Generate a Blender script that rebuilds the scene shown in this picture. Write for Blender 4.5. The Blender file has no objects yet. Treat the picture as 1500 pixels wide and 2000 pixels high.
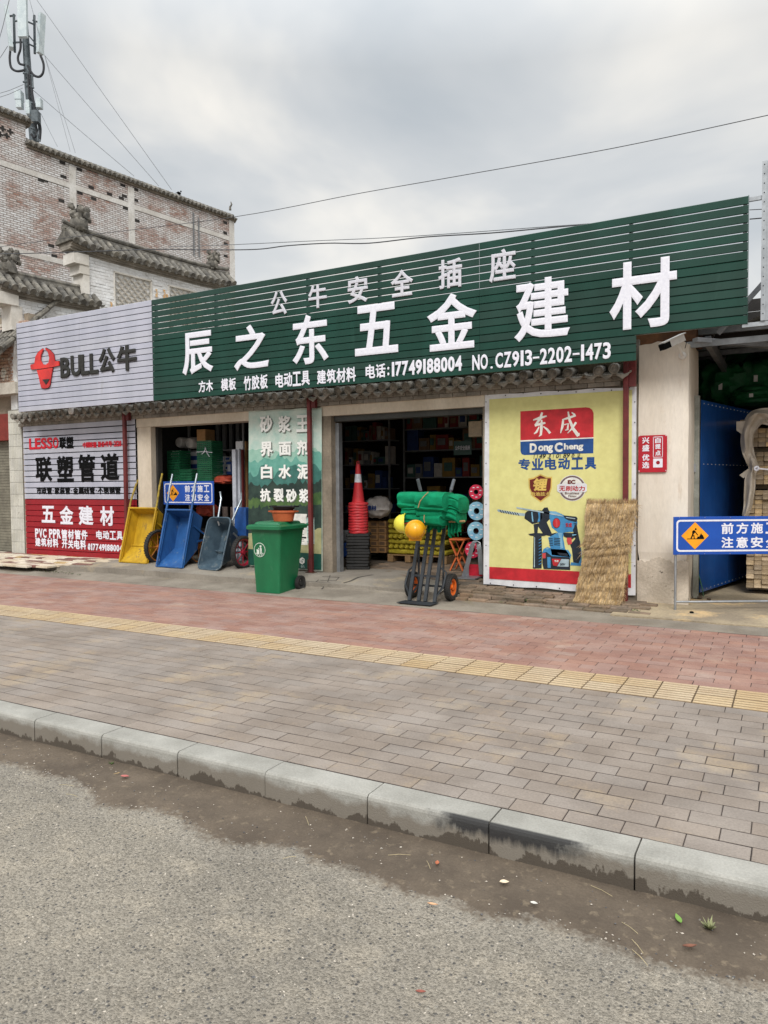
import bpy, bmesh, math, random
from mathutils import Vector, Matrix, noise
random.seed(7)
rnd = random.random
ORD = ['first', 'second', 'third', 'fourth', 'fifth', 'sixth', 'seventh', 'eighth', 'ninth', 'tenth', 'eleventh', 'twelfth', 'thirteenth', 'fourteenth', 'fifteenth', 'sixteenth', 'seventeenth', 'eighteenth', 'nineteenth', 'twentieth']
def U(a, b): return a + (b - a) * random.random()
sc = bpy.context.scene
COL = sc.collection

# ------------------------------------------------------------ camera
CAMH = 1.5
R = Matrix(((0.87573218, -0.01169871, 0.48265545), (0.4827243, 0.0385898, -0.87492176), (-0.00839012, 0.99918665, 0.03944158)))
cd = bpy.data.cameras.new('camera'); cam = bpy.data.objects.new('camera', cd); COL.objects.link(cam)
cd.sensor_fit = 'VERTICAL'; cd.sensor_height = 24.0; cd.lens = 24.0 * 1444 / 2000
cd.clip_start = .05; cd.clip_end = 2000
mw = R.to_4x4(); mw.translation = (0, 0, CAMH); cam.matrix_world = mw
sc.camera = cam

# ------------------------------------------------------------ sky, sun, exposure
SUN_EL, SUN_AZ = math.radians(42), math.radians(158)
w = bpy.data.worlds.new('World'); sc.world = w; w.use_nodes = True
nt = w.node_tree; nt.nodes.clear(); N = nt.nodes.new; L = nt.links.new
out = N('ShaderNodeOutputWorld')
sky = N('ShaderNodeTexSky'); sky.sky_type = 'NISHITA'; sky.sun_disc = False
sky.sun_elevation = SUN_EL; sky.sun_rotation = SUN_AZ; sky.air_density = 1.2; sky.dust_density = 3
bg1 = N('ShaderNodeBackground'); bg1.inputs[1].default_value = .08; L(sky.outputs[0], bg1.inputs[0])
tc = N('ShaderNodeTexCoord'); sep = N('ShaderNodeSeparateXYZ'); L(tc.outputs['Generated'], sep.inputs[0])
def MATH(op, a, b=None, c=None):
    n = N('ShaderNodeMath'); n.operation = op
    for i, v in enumerate((a, b, c)):
        if v is None: continue
        if isinstance(v, (int, float)): n.inputs[i].default_value = v
        else: L(v, n.inputs[i])
    return n.outputs[0]
zc = MATH('MAXIMUM', sep.outputs[2], 0.0)
dz = MATH('ADD', zc, .22)
px_ = MATH('DIVIDE', sep.outputs[0], dz); py_ = MATH('DIVIDE', sep.outputs[1], dz)
cmb = N('ShaderNodeCombineXYZ'); L(px_, cmb.inputs[0]); L(py_, cmb.inputs[1])
n1 = N('ShaderNodeTexNoise'); n1.inputs['Scale'].default_value = 1.5; n1.inputs['Detail'].default_value = 5; n1.inputs['Roughness'].default_value = .5
n1.inputs['Distortion'].default_value = .35
mp = N('ShaderNodeMapping'); mp.inputs['Location'].default_value = (3.3, 1.2, 0); L(cmb.outputs[0], mp.inputs[0]); L(mp.outputs[0], n1.inputs['Vector'])
rp = N('ShaderNodeValToRGB'); L(n1.outputs['Fac'], rp.inputs[0])
e = rp.color_ramp.elements
e[0].position = .34; e[0].color = (.50, .54, .575, 1)
e[1].position = .66; e[1].color = (.92, .89, .83, 1)
m_ = e.new(.50); m_.color = (.64, .66, .672, 1)
# pale band towards the horizon
hz = N('ShaderNodeMapRange'); L(sep.outputs[2], hz.inputs[0]); hz.inputs[1].default_value = 0; hz.inputs[2].default_value = .45
hz.inputs[3].default_value = .55; hz.inputs[4].default_value = 0
mxh = N('ShaderNodeMix'); mxh.data_type = 'RGBA'; L(hz.outputs[0], mxh.inputs[0]); L(rp.outputs[0], mxh.inputs[6]); mxh.inputs[7].default_value = (.84, .85, .85, 1)
# overcast skies grow brighter towards the zenith
zb = N('ShaderNodeMapRange'); L(sep.outputs[2], zb.inputs[0]); zb.inputs[1].default_value = .48; zb.inputs[2].default_value = 1.0
zb.inputs[3].default_value = .71; zb.inputs[4].default_value = 2.6
bg2 = N('ShaderNodeBackground'); L(mxh.outputs[2], bg2.inputs[0]); L(zb.outputs[0], bg2.inputs[1])
mxs = N('ShaderNodeMixShader'); mxs.inputs[0].default_value = .93
L(bg1.outputs[0], mxs.inputs[1]); L(bg2.outputs[0], mxs.inputs[2]); L(mxs.outputs[0], out.inputs[0])
sd = bpy.data.lights.new('sun', 'SUN'); sd.energy = 1.5; sd.angle = math.radians(20); sd.color = (1, .975, .94)
so = bpy.data.objects.new('sun', sd); COL.objects.link(so)
sdir = Vector((math.sin(SUN_AZ) * math.cos(SUN_EL), math.cos(SUN_AZ) * math.cos(SUN_EL), math.sin(SUN_EL)))
so.rotation_euler = (-sdir).to_track_quat('-Z', 'Y').to_euler(); so.location = (0, 0, 30)
sc.view_settings.view_transform = 'Standard'; sc.view_settings.look = 'None'; sc.view_settings.gamma = 1
sc.view_settings.use_curve_mapping = False
sc.view_settings.exposure = 0.58

# ------------------------------------------------------------ measuring: a ray through a photo point, met with a real plane of the place
def ray(px, py): return R @ Vector((px - 750.0, -(py - 1000.0), -1444.0))
def F(px, py, Y=9.3):
    v = ray(px, py); v *= Y / v.y; return Vector((v.x, Y, v.z + CAMH))
def ONX(px, py, X):
    v = ray(px, py); v *= X / v.x; return Vector((X, v.y, v.z + CAMH))
def hf(x): return .16 + .04 * math.exp(-((x + 9.2) / 1.5) ** 4) if x < -5 else (.04 if x > -1.7 else .04 + .12 * (-1.7 - x) / 3.3)
Y0, YS, YF = 7.92, 8.62, 9.3
def gz(x, y):
    h = hf(x)
    if y <= Y0: return 0.0
    if y < YS: return h * .30 * (y - Y0) / (YS - Y0)
    return h * (.66 + .34 * min(1, 2 * (y - YS) / (YF - YS)))
def GH(px, py):
    v = ray(px, py); y = 3.0
    while y < 16:
        s = y / v.y
        if v.z * s + CAMH <= gz(v.x * s, y): break
        y += .01
    return Vector((v.x * y / v.y, y, gz(v.x * y / v.y, y)))

# ------------------------------------------------------------ materials
def lin(c):
    return tuple(((v / 255) / 12.92 if v <= 10 else (((v / 255) + .055) / 1.055) ** 2.4) for v in c) + (1,)
MC = {}
def mat(name, c, c2=None, sc_=4, rough=.75, bump=0, bs=60, metal=0, world=False, spec=.35, contrast=(.38, .62), fine=.12, rand=0, attr=False, wave=None, stretch=None, coat=0, third=None):
    if name in MC: return MC[name]
    m = bpy.data.materials.new(name); m.use_nodes = True; t = m.node_tree; n = t.nodes; l = t.links
    b = n['Principled BSDF']; b.inputs['Roughness'].default_value = rough; b.inputs['Metallic'].default_value = metal
    b.inputs['Specular IOR Level'].default_value = spec
    if coat: b.inputs['Coat Weight'].default_value = coat; b.inputs['Coat Roughness'].default_value = .12
    if world: vec = n.new('ShaderNodeNewGeometry').outputs['Position']
    else: vec = n.new('ShaderNodeTexCoord').outputs['Object']
    if stretch:
        mp = n.new('ShaderNodeMapping'); mp.inputs['Scale'].default_value = stretch; l.new(vec, mp.inputs[0]); vec = mp.outputs[0]
    def noi(s, d=5, r=.6):
        x = n.new('ShaderNodeTexNoise'); x.inputs['Scale'].default_value = s; x.inputs['Detail'].default_value = d; x.inputs['Roughness'].default_value = r
        l.new(vec, x.inputs['Vector']); return x.outputs['Fac']
    c2 = c2 or tuple(v * .86 for v in c)
    rp = n.new('ShaderNodeValToRGB'); rp.color_ramp.elements[0].position = contrast[0]; rp.color_ramp.elements[1].position = contrast[1]
    rp.color_ramp.elements[0].color = lin(c2); rp.color_ramp.elements[1].color = lin(c)
    l.new(noi(sc_), rp.inputs[0]); colr = rp.outputs[0]
    if third:
        tr = n.new('ShaderNodeValToRGB'); tr.color_ramp.elements[0].position = third[2]; tr.color_ramp.elements[1].position = third[2] + third[3]
        l.new(noi(third[1], 8, .7), tr.inputs[0])
        mx = n.new('ShaderNodeMix'); mx.data_type = 'RGBA'; l.new(tr.outputs[0], mx.inputs[0]); l.new(colr, mx.inputs[6]); mx.inputs[7].default_value = lin(third[0]); colr = mx.outputs[2]
    hs = None
    if rand or attr:
        v = None
        if rand:
            oi = n.new('ShaderNodeObjectInfo'); v = oi.outputs['Random']
        if attr:
            a = n.new('ShaderNodeAttribute'); a.attribute_name = 'rnd'
            if v:
                ad = n.new('ShaderNodeMath'); ad.operation = 'ADD'; l.new(v, ad.inputs[0]); l.new(a.outputs['Fac'], ad.inputs[1])
                fr = n.new('ShaderNodeMath'); fr.operation = 'FRACT'; l.new(ad.outputs[0], fr.inputs[0]); v = fr.outputs[0]
            else: v = a.outputs['Fac']
        amt = rand or .3
        mr = n.new('ShaderNodeMapRange'); l.new(v, mr.inputs[0]); mr.inputs[3].default_value = 1 - amt; mr.inputs[4].default_value = 1 + amt
        hs = n.new('ShaderNodeHueSaturation'); l.new(colr, hs.inputs['Color']); l.new(mr.outputs[0], hs.inputs['Value'])
        wn = n.new('ShaderNodeTexWhiteNoise'); wn.noise_dimensions = '1D'; l.new(v, wn.inputs['W'])
        mr2 = n.new('ShaderNodeMapRange'); l.new(wn.outputs[0], mr2.inputs[0]); mr2.inputs[3].default_value = .86; mr2.inputs[4].default_value = 1.14
        l.new(mr2.outputs[0], hs.inputs['Saturation']); colr = hs.outputs[0]
    if fine:
        mr = n.new('ShaderNodeMapRange'); l.new(noi(bs * .7, 3, .6), mr.inputs[0]); mr.inputs[1].default_value = .3; mr.inputs[2].default_value = .7
        mr.inputs[3].default_value = 1 - fine; mr.inputs[4].default_value = 1 + fine
        hv = n.new('ShaderNodeHueSaturation'); l.new(colr, hv.inputs['Color']); l.new(mr.outputs[0], hv.inputs['Value']); colr = hv.outputs[0]
    l.new(colr, b.inputs['Base Color'])
    if bump:
        bp = n.new('ShaderNodeBump'); bp.inputs['Strength'].default_value = min(1, bump); bp.inputs['Distance'].default_value = .01
        l.new(noi(bs, 4, .65), bp.inputs['Height']); l.new(bp.outputs[0], b.inputs['Normal'])
    MC[name] = m; return m
def flat(name, c, rough=.6, metal=0, spec=.3, **k): return mat(name, c, tuple(v * .93 for v in c), rough=rough, metal=metal, spec=spec, fine=.05, **k)

# ------------------------------------------------------------ mesh builder
class MB:
    def __init__(s): s.v = []; s.f = []; s.mi = []; s.rn = []; s.cur = 0; s.r = 0.0
    def add(s, vs, fs, mi=None):
        o = len(s.v); s.v += [tuple(v) for v in vs]
        for f in fs: s.f.append([i + o for i in f]); s.mi.append(s.cur if mi is None else mi); s.rn.append(s.r)
    def box(s, x0, x1, y0, y1, z0, z1, M=None):
        vs = [Vector(p) for p in ((x0, y0, z0), (x1, y0, z0), (x1, y1, z0), (x0, y1, z0), (x0, y0, z1), (x1, y0, z1), (x1, y1, z1), (x0, y1, z1))]
        if M: vs = [M @ v for v in vs]
        s.add(vs, [(3, 2, 1, 0), (4, 5, 6, 7), (0, 1, 5, 4), (1, 2, 6, 5), (2, 3, 7, 6), (3, 0, 4, 7)])
    def cbox(s, x0, x1, y0, y1, z0, z1, c=.004, M=None):      # box with chamfered top
        vs = [(x0, y0, z0), (x1, y0, z0), (x1, y1, z0), (x0, y1, z0), (x0, y0, z1 - c), (x1, y0, z1 - c), (x1, y1, z1 - c), (x0, y1, z1 - c),
              (x0 + c, y0 + c, z1), (x1 - c, y0 + c, z1), (x1 - c, y1 - c, z1), (x0 + c, y1 - c, z1)]
        vs = [Vector(v) for v in vs]
        if M: vs = [M @ v for v in vs]
        s.add(vs, [(0, 1, 5, 4), (1, 2, 6, 5), (2, 3, 7, 6), (3, 0, 4, 7), (4, 5, 9, 8), (5, 6, 10, 9), (6, 7, 11, 10), (7, 4, 8, 11), (8, 9, 10, 11)])
    def rbox(s, x0, x1, y0, y1, z0, z1, c=.01, M=None):       # all edges chamfered
        X = (x0, x0 + c, x1 - c, x1); Y = (y0, y0 + c, y1 - c, y1); Z = (z0, z0 + c, z1 - c, z1)
        idx = {}; vs = []
        def g(i, j, k):
            if (i, j, k) not in idx: idx[(i, j, k)] = len(vs); vs.append(Vector((X[i], Y[j], Z[k])))
            return idx[(i, j, k)]
        fs = []
        a, b = (1, 2)
        fs += [(g(0, a, a), g(0, a, b), g(0, b, b), g(0, b, a)), (g(3, a, a), g(3, b, a), g(3, b, b), g(3, a, b)),
               (g(a, 0, a), g(b, 0, a), g(b, 0, b), g(a, 0, b)), (g(a, 3, a), g(a, 3, b), g(b, 3, b), g(b, 3, a)),
               (g(a, a, 0), g(a, b, 0), g(b, b, 0), g(b, a, 0)), (g(a, a, 3), g(b, a, 3), g(b, b, 3), g(a, b, 3))]
        for (sx, ix) in ((0, 1), (3, 2)):
            for (sy, iy) in ((0, 1), (3, 2)):
                fs.append((g(sx, iy, 1), g(sx, iy, 2), g(ix, sy, 2), g(ix, sy, 1)))
                fs.append((g(1, sx, iy), g(2, sx, iy), g(2, ix, sy), g(1, ix, sy)))
                fs.append((g(sx, 1, iy), g(sx, 2, iy), g(ix, 2, sy), g(ix, 1, sy)))
                for (sz, iz) in ((0, 1), (3, 2)): fs.append((g(sx, iy, iz), g(ix, sy, iz), g(ix, iy, sz)))
        if M: vs = [M @ v for v in vs]
        s.add(vs, fs)
    def tube(s, pts, r, n=8, cap=True, closed=False):
        pts = [Vector(p) for p in pts]; m = len(pts); rs = r if isinstance(r, (list, tuple)) else [r] * m
        prev = None; rings = []
        for i, p in enumerate(pts):
            if closed: d = (pts[(i + 1) % m] - pts[i - 1])
            else: d = pts[min(i + 1, m - 1)] - pts[max(i - 1, 0)]
            if d.length < 1e-9: d = Vector((0, 0, 1))
            d.normalize()
            if prev is None:
                a = Vector((0, 0, 1)) if abs(d.z) < .9 else Vector((1, 0, 0)); u = d.cross(a).normalized()
            else: u = (prev - d * prev.dot(d)).normalized()
            prev = u; q = d.cross(u)
            rings.append([p + (u * math.cos(2 * math.pi * k / n) + q * math.sin(2 * math.pi * k / n)) * rs[i] for k in range(n)])
        vs = [v for rg in rings for v in rg]; fs = []
        for i in range(m if closed else m - 1):
            j = (i + 1) % m
            for k in range(n): fs.append((i * n + k, i * n + (k + 1) % n, j * n + (k + 1) % n, j * n + k))
        if cap and not closed: fs += [tuple(range(n))[::-1], tuple((m - 1) * n + k for k in range(n))]
        s.add(vs, fs)
    def bar(s, a, b, wx, wy, up=(0, 0, 1)):                  # rectangular bar from a to b
        a = Vector(a); b = Vector(b); d = (b - a); ln = d.length; d.normalize(); up = Vector(up)
        if abs(d.dot(up)) > .98: up = Vector((0, 1, 0))
        x = d.cross(up).normalized(); y = x.cross(d)
        vs = [a + x * (i * wx / 2) + y * (j * wy / 2) for i, j in ((-1, -1), (1, -1), (1, 1), (-1, 1))]
        vs += [v + d * ln for v in vs]
        s.add(vs, [(3, 2, 1, 0), (4, 5, 6, 7), (0, 1, 5, 4), (1, 2, 6, 5), (2, 3, 7, 6), (3, 0, 4, 7)])
    def lathe(s, prof, n=24, M=None, cap=True):              # profile (r, z) about z
        vs = []; fs = []
        for r, z in prof:
            for k in range(n): vs.append(Vector((r * math.cos(2 * math.pi * k / n), r * math.sin(2 * math.pi * k / n), z)))
        for i in range(len(prof) - 1):
            for k in range(n): fs.append((i * n + k, i * n + (k + 1) % n, (i + 1) * n + (k + 1) % n, (i + 1) * n + k))
        if cap: fs += [tuple(range(n))[::-1], tuple((len(prof) - 1) * n + k for k in range(n))]
        if M: vs = [M @ v for v in vs]
        s.add(vs, fs)
    def prism(s, poly, d):                                    # poly of 3d points, thickness vector d
        vs = [Vector(p) for p in poly]; n = len(vs); d = Vector(d); vs += [v + d for v in vs]
        s.add(vs, [tuple(range(n))[::-1], tuple(range(n, 2 * n))] + [(i, (i + 1) % n, n + (i + 1) % n, n + i) for i in range(n)])
    def blob(s, c, size, p=2.5, amp=.05, fq=3, seed=0, nu=28, nv=16, M=None, wr=0, wf=14):
        vs = []; fs = []
        sg = lambda t, e: math.copysign(abs(t) ** e, t)
        for j in range(nv + 1):
            ph = math.pi * (j / nv - .5)
            for i in range(nu):
                th = 2 * math.pi * i / nu; e = 2 / p
                d = Vector((sg(math.cos(ph), e) * sg(math.cos(th), e), sg(math.cos(ph), e) * sg(math.sin(th), e), sg(math.sin(ph), e)))
                k = 1 + amp * noise.noise(d * fq + Vector((seed, seed * .7, 0))) * 2
                if wr: k += wr * noise.noise(Vector((d.x * wf, d.y * wf, d.z * wf * .5)) + Vector((seed, 3, 1)))
                v = Vector((d.x * size[0] * k, d.y * size[1] * k, d.z * size[2] * k))
                if M: v = M @ v
                vs.append(v + Vector(c))
        for j in range(nv):
            for i in range(nu): fs.append((j * nu + i, j * nu + (i + 1) % nu, (j + 1) * nu + (i + 1) % nu, (j + 1) * nu + i))
        s.add(vs, fs)
    def build(s, name, mats, parent=None, smooth=False, kind=None, label=None):
        o_ = WL.get(parent.name, Vector((0, 0, 0))) if parent else Vector((0, 0, 0))
        me = bpy.data.meshes.new(name)
        me.from_pydata([(v[0] - o_.x, v[1] - o_.y, v[2] - o_.z) for v in s.v], [], s.f)
        mats = mats if isinstance(mats, (list, tuple)) else [mats]
        for m in mats: me.materials.append(m)
        me.polygons.foreach_set('material_index', s.mi)
        if any(s.rn):
            a = me.attributes.new('rnd', 'FLOAT', 'FACE'); a.data.foreach_set('value', s.rn)
        if smooth: me.polygons.foreach_set('use_smooth', [True] * len(s.f))
        me.update()
        bm = bmesh.new(); bm.from_mesh(me); bmesh.ops.recalc_face_normals(bm, faces=bm.faces); bm.to_mesh(me); bm.free()
        if smooth:
            try: me.set_sharp_from_angle(angle=math.radians(42))
            except Exception: pass
        o = bpy.data.objects.new(name, me); COL.objects.link(o)
        if parent: o.parent = parent
        WL[o.name] = o_.copy()
        if kind: o['kind'] = kind
        if label: o['label'] = label
        return o
WL = {}
def T(name, label, cat, loc=(0, 0, 0), group=None, kind=None):
    o = bpy.data.objects.new(name, None); COL.objects.link(o); o.location = loc; o.empty_display_size = .2
    WL[o.name] = Vector(loc)
    if label: o['label'] = label
    if cat: o['category'] = cat
    if group: o['group'] = group
    if kind: o['kind'] = kind
    return o
def tag(o, label, cat, group=None):
    o['label'] = label; o['category'] = cat
    if group: o['group'] = group
    return o
def inst(me, name, loc, parent, rot=None, scale=None):
    o = bpy.data.objects.new(name, me); COL.objects.link(o)
    if parent: o.parent = parent; loc = Vector(loc) - WL[parent.name]
    o.location = loc
    if rot: o.rotation_euler = rot
    if scale: o.scale = scale
    return o
def copy_tree(o, parent=None, link=True):
    c = o.copy(); COL.objects.link(c); c.parent = parent
    WL[c.name] = WL.get(o.name, Vector((0, 0, 0))).copy()
    for ch in list(o.children): copy_tree(ch, c)
    return c
def mesh_only(mb, mats, smooth=False):
    o = mb.build('piece', mats, None, smooth); me = o.data; bpy.data.objects.remove(o); return me

# ------------------------------------------------------------ lettering
GC = {}
def glyph(s, bev, slant=0):
    k = (s, bev, slant)
    if k in GC: return GC[k]
    c = bpy.data.curves.new('lettering', 'FONT'); c.body = s; c.size = 1; c.extrude = .05; c.resolution_u = 3
    c.bevel_depth = bev; c.bevel_resolution = 0; c.shear = slant
    o = bpy.data.objects.new('lettering', c); COL.objects.link(o)
    dg = bpy.context.evaluated_depsgraph_get(); me = bpy.data.meshes.new_from_object(o.evaluated_get(dg))
    bpy.data.objects.remove(o); bpy.data.curves.remove(c)
    vs = [v.co.copy() for v in me.vertices]
    a = [min(v[i] for v in vs) for i in range(3)]; b = [max(v[i] for v in vs) for i in range(3)]
    fs = [tuple(p.vertices) for p in me.polygons]; bpy.data.meshes.remove(me)
    nv = [((v.x - a[0]) / (b[0] - a[0]), (v.y - a[1]) / (b[1] - a[1]), (v.z - a[2]) / (b[2] - a[2])) for v in vs]
    GC[k] = (nv, fs); return GC[k]
def put_text(mb, s, x0, x1, z0, z1, y, depth, bev=.02, slant=0):      # front faces -Y, back at y
    nv, fs = glyph(s, bev, slant)
    mb.add([(x0 + v[0] * (x1 - x0), y - v[2] * depth, z0 + v[1] * (z1 - z0)) for v in nv], fs)
def ptext(mb, s, a, b, t, bt, Y, depth=.0012, bev=.02, slant=0):       # text by its left/right and its top/bottom at mid-width, on the plane at Y
    c = (a + b) / 2
    put_text(mb, s, F(a, (t + bt) / 2, Y).x, F(b, (t + bt) / 2, Y).x, F(c, bt, Y).z, F(c, t, Y).z, Y, depth, bev, slant)
def P(mb, pts, Y, k=0, mi=None, th=.0008, q=None):                      # printed shape: photo points met with the plane at Y, k layers proud
    y = Y - .0015 * k
    mb.cur = mb.cur if mi is None else mi
    p = [F(a, b, Y) for a, b in pts]
    mb.prism([(v.x, y, v.z) for v in p], (0, -th, 0))
def crop(ox, oy, s): return lambda *pts: [(ox + a / s, oy + b / s) for a, b in pts]

# ============================================================ GROUND
ROAD = -.158; KY = 3.018; KB = 3.19; XL, XR = -19.0, 5.0
def asphalt_nodes(t, geo):
    n = t.nodes; l = t.links
    def noi(sc1, d=5, rr=.6):
        x = n.new('ShaderNodeTexNoise'); x.inputs['Scale'].default_value = sc1; x.inputs['Detail'].default_value = d; x.inputs['Roughness'].default_value = rr; l.new(geo, x.inputs['Vector']); return x.outputs['Fac']
    def mr(v, a, b, c, d):
        x = n.new('ShaderNodeMapRange'); l.new(v, x.inputs[0]); x.inputs[1].default_value = a; x.inputs[2].default_value = b; x.inputs[3].default_value = c; x.inputs[4].default_value = d; return x.outputs[0]
    def mix(f, a, b, mode='MIX'):
        x = n.new('ShaderNodeMix'); x.data_type = 'RGBA'; x.blend_type = mode
        for k, v in ((0, f), (6, a), (7, b)):
            if isinstance(v, (int, float)): x.inputs[k].default_value = v
            elif isinstance(v, tuple): x.inputs[k].default_value = v
            else: l.new(v, x.inputs[k])
        return x.outputs[2]
    base = mix(mr(noi(.9, 5), .35, .65, 0, 1), lin((124, 118, 108)), lin((141, 134, 122)))
    base = mix(mr(noi(5, 4), .5, .72, 0, .7), base, lin((154, 145, 130)))
    v1 = n.new('ShaderNodeTexVoronoi'); v1.inputs['Scale'].default_value = 125; l.new(geo, v1.inputs['Vector'])
    sep1 = n.new('ShaderNodeSeparateColor'); l.new(v1.outputs['Color'], sep1.inputs[0])
    hv = n.new('ShaderNodeHueSaturation'); l.new(base, hv.inputs['Color']); l.new(mr(sep1.outputs[0], 0, 1, .72, 1.30), hv.inputs['Value']); base = hv.outputs[0]
    v2 = n.new('ShaderNodeTexVoronoi'); v2.inputs['Scale'].default_value = 62; v2.inputs['Randomness'].default_value = 1; l.new(geo, v2.inputs['Vector'])
    sep2 = n.new('ShaderNodeSeparateColor'); l.new(v2.outputs['Color'], sep2.inputs[0])
    near = mr(v2.outputs['Distance'], .28, .40, 1, 0)
    def mul(a, b): x = n.new('ShaderNodeMath'); x.operation = 'MULTIPLY'; l.new(a, x.inputs[0]); l.new(b, x.inputs[1]); return x.outputs[0]
    base = mix(mul(near, mr(sep2.outputs[0], .80, .84, 0, .8)), base, lin((74, 74, 76)))
    base = mix(mul(near, mr(sep2.outputs[1], .84, .88, 0, .8)), base, lin((160, 154, 142)))
    hgt = n.new('ShaderNodeMath'); hgt.operation = 'ADD'; l.new(mr(v1.outputs['Distance'], 0, .6, 1, 0), hgt.inputs[0]); l.new(mr(v2.outputs['Distance'], 0, .45, 1.4, 0), hgt.inputs[1])
    bp = n.new('ShaderNodeBump'); bp.inputs['Distance'].default_value = .0045; bp.inputs['Strength'].default_value = 1.0; l.new(hgt.outputs[0], bp.inputs['Height'])
    return base, bp.outputs[0], noi, mr, mix
m_asph = bpy.data.materials.new('road_asphalt'); m_asph.use_nodes = True
_g = m_asph.node_tree.nodes.new('ShaderNodeNewGeometry').outputs['Position']; _c, _b, *_r = asphalt_nodes(m_asph.node_tree, _g); _p = m_asph.node_tree.nodes['Principled BSDF']
m_asph.node_tree.links.new(_c, _p.inputs['Base Color']); m_asph.node_tree.links.new(_b, _p.inputs['Normal']); _p.inputs['Roughness'].default_value = .88; _p.inputs['Specular IOR Level'].default_value = .3
def silt_material():
    m = bpy.data.materials.new('kerb_silt'); m.use_nodes = True; t = m.node_tree; n = t.nodes; l = t.links; p = n['Principled BSDF']; p.inputs['Roughness'].default_value = .92
    g_ = n.new('ShaderNodeNewGeometry').outputs['Position']; c, b_, noi, mr, mix = asphalt_nodes(t, g_)
    a = n.new('ShaderNodeAttribute'); a.attribute_name = 'edge'
    soil = mix(mr(noi(3.5, 6, .65), .36, .64, 0, 1), lin((78, 68, 57)), lin((104, 92, 78))); soil = mix(mr(noi(90, 3), .3, .7, 0, .5), soil, lin((72, 61, 50)))
    soil = mix(mr(noi(22, 5), .58, .7, 0, .5), soil, lin((132, 118, 98)))
    ad = n.new('ShaderNodeMath'); ad.operation = 'ADD'; l.new(a.outputs['Fac'], ad.inputs[0]); l.new(mr(noi(26, 7, .7), 0, 1, -.5, .5), ad.inputs[1])
    f = mr(ad.outputs[0], .06, .36, 0, 1)
    l.new(mix(f, c, soil), p.inputs['Base Color'])
    b2 = n.new('ShaderNodeBump'); b2.inputs['Distance'].default_value = .006; b2.inputs['Strength'].default_value = .8; l.new(noi(70, 5), b2.inputs['Height'])
    mxn = n.new('ShaderNodeMix'); mxn.data_type = 'VECTOR'; l.new(f, mxn.inputs[0]); l.new(b_, mxn.inputs[4]); l.new(b2.outputs[0], mxn.inputs[5]); l.new(mxn.outputs[1], p.inputs['Normal'])
    return m
m_silt = silt_material()
m_soil = mat('damp_soil', (98, 86, 74), (76, 65, 55), 3, .95, .8, 90, world=True, fine=.25)
m_earth = mat('far_ground', (120, 112, 100), None, .2, .95, world=True)
g = MB(); g.box(-400, 400, -400, 400, -1.2, -.4); g.build('ground', m_earth, kind='structure')
g = MB(); g.box(-80, 80, -20, KY + .04, -.5, ROAD); road = g.build('road', m_asph, kind='structure')

# silt along the kerb, its edge as in the photograph
edge = [(0, 1490), (40, 1495), (90, 1515), (140, 1520), (180, 1545), (195, 1573), (250, 1580), (300, 1582), (350, 1595), (370, 1610), (410, 1635), (450, 1650), (520, 1650), (580, 1655),
        (620, 1685), (680, 1695), (740, 1720), (800, 1745), (880, 1755), (940, 1790), (1000, 1792), (1060, 1800), (1130, 1825), (1200, 1850), (1240, 1870), (1300, 1885), (1350, 1900), (1420, 1915), (1500, 1925)]
def onroad(px, py, z=ROAD):
    v = ray(px, py); v *= (z - CAMH) / v.z; return Vector((v.x, v.y, z))
ep = [onroad(*p) for p in edge]; ep = [Vector((-19, ep[0].y + .1, 0)), Vector((-8, ep[0].y + .05, 0))] + ep + [Vector((1.5, ep[-1].y - .05, 0)), Vector((6, ep[-1].y + .1, 0))]
def ey(x):
    for a, b in zip(ep, ep[1:]):
        if a.x <= x <= b.x: return a.y + (b.y - a.y) * (x - a.x) / (b.x - a.x)
    return 2.5
g = MB(); nx, ny = 1500, 14; vs = []
for i in range(nx + 1):
    x = -12 + 16 * i / nx
    y1 = KY + .004; y0 = ey(x) - .16 + .035 * noise.noise(Vector((x * 9, 0, 0))) + .02 * noise.noise(Vector((x * 30, 5, 0)))
    for j in range(ny + 1):
        t = j / ny; y = y0 + (y1 - y0) * t
        z = ROAD + .0005 + .010 * max(0, min(1, (y - ey(x) + .05) * 8)) ** .8 + .022 * max(0, t - .7) + .004 * noise.noise(Vector((x * 12, y * 12, 0))) * min(1, t * 5) * (y > ey(x))
        ty = y1 - y
        if .12 < ty < .22 and x < -2.2: z += .0035 * (1 if math.sin(x * 95 + ty * 60) > 0 else -1) * max(0, noise.noise(Vector((x * .9, 0, 9))) + .35)
        vs.append((x, y, z))
g.add(vs, [(i * (ny + 1) + j, (i + 1) * (ny + 1) + j, (i + 1) * (ny + 1) + j + 1, i * (ny + 1) + j + 1) for i in range(nx) for j in range(ny)])
silt = g.build('silt_strip', m_silt, smooth=True, kind='structure')
at = silt.data.attributes.new('edge', 'FLOAT', 'POINT'); at.data.foreach_set('value', [max(0, min(1, (v[1] - ey(v[0])) / .22 + .28)) for v in vs])

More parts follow.
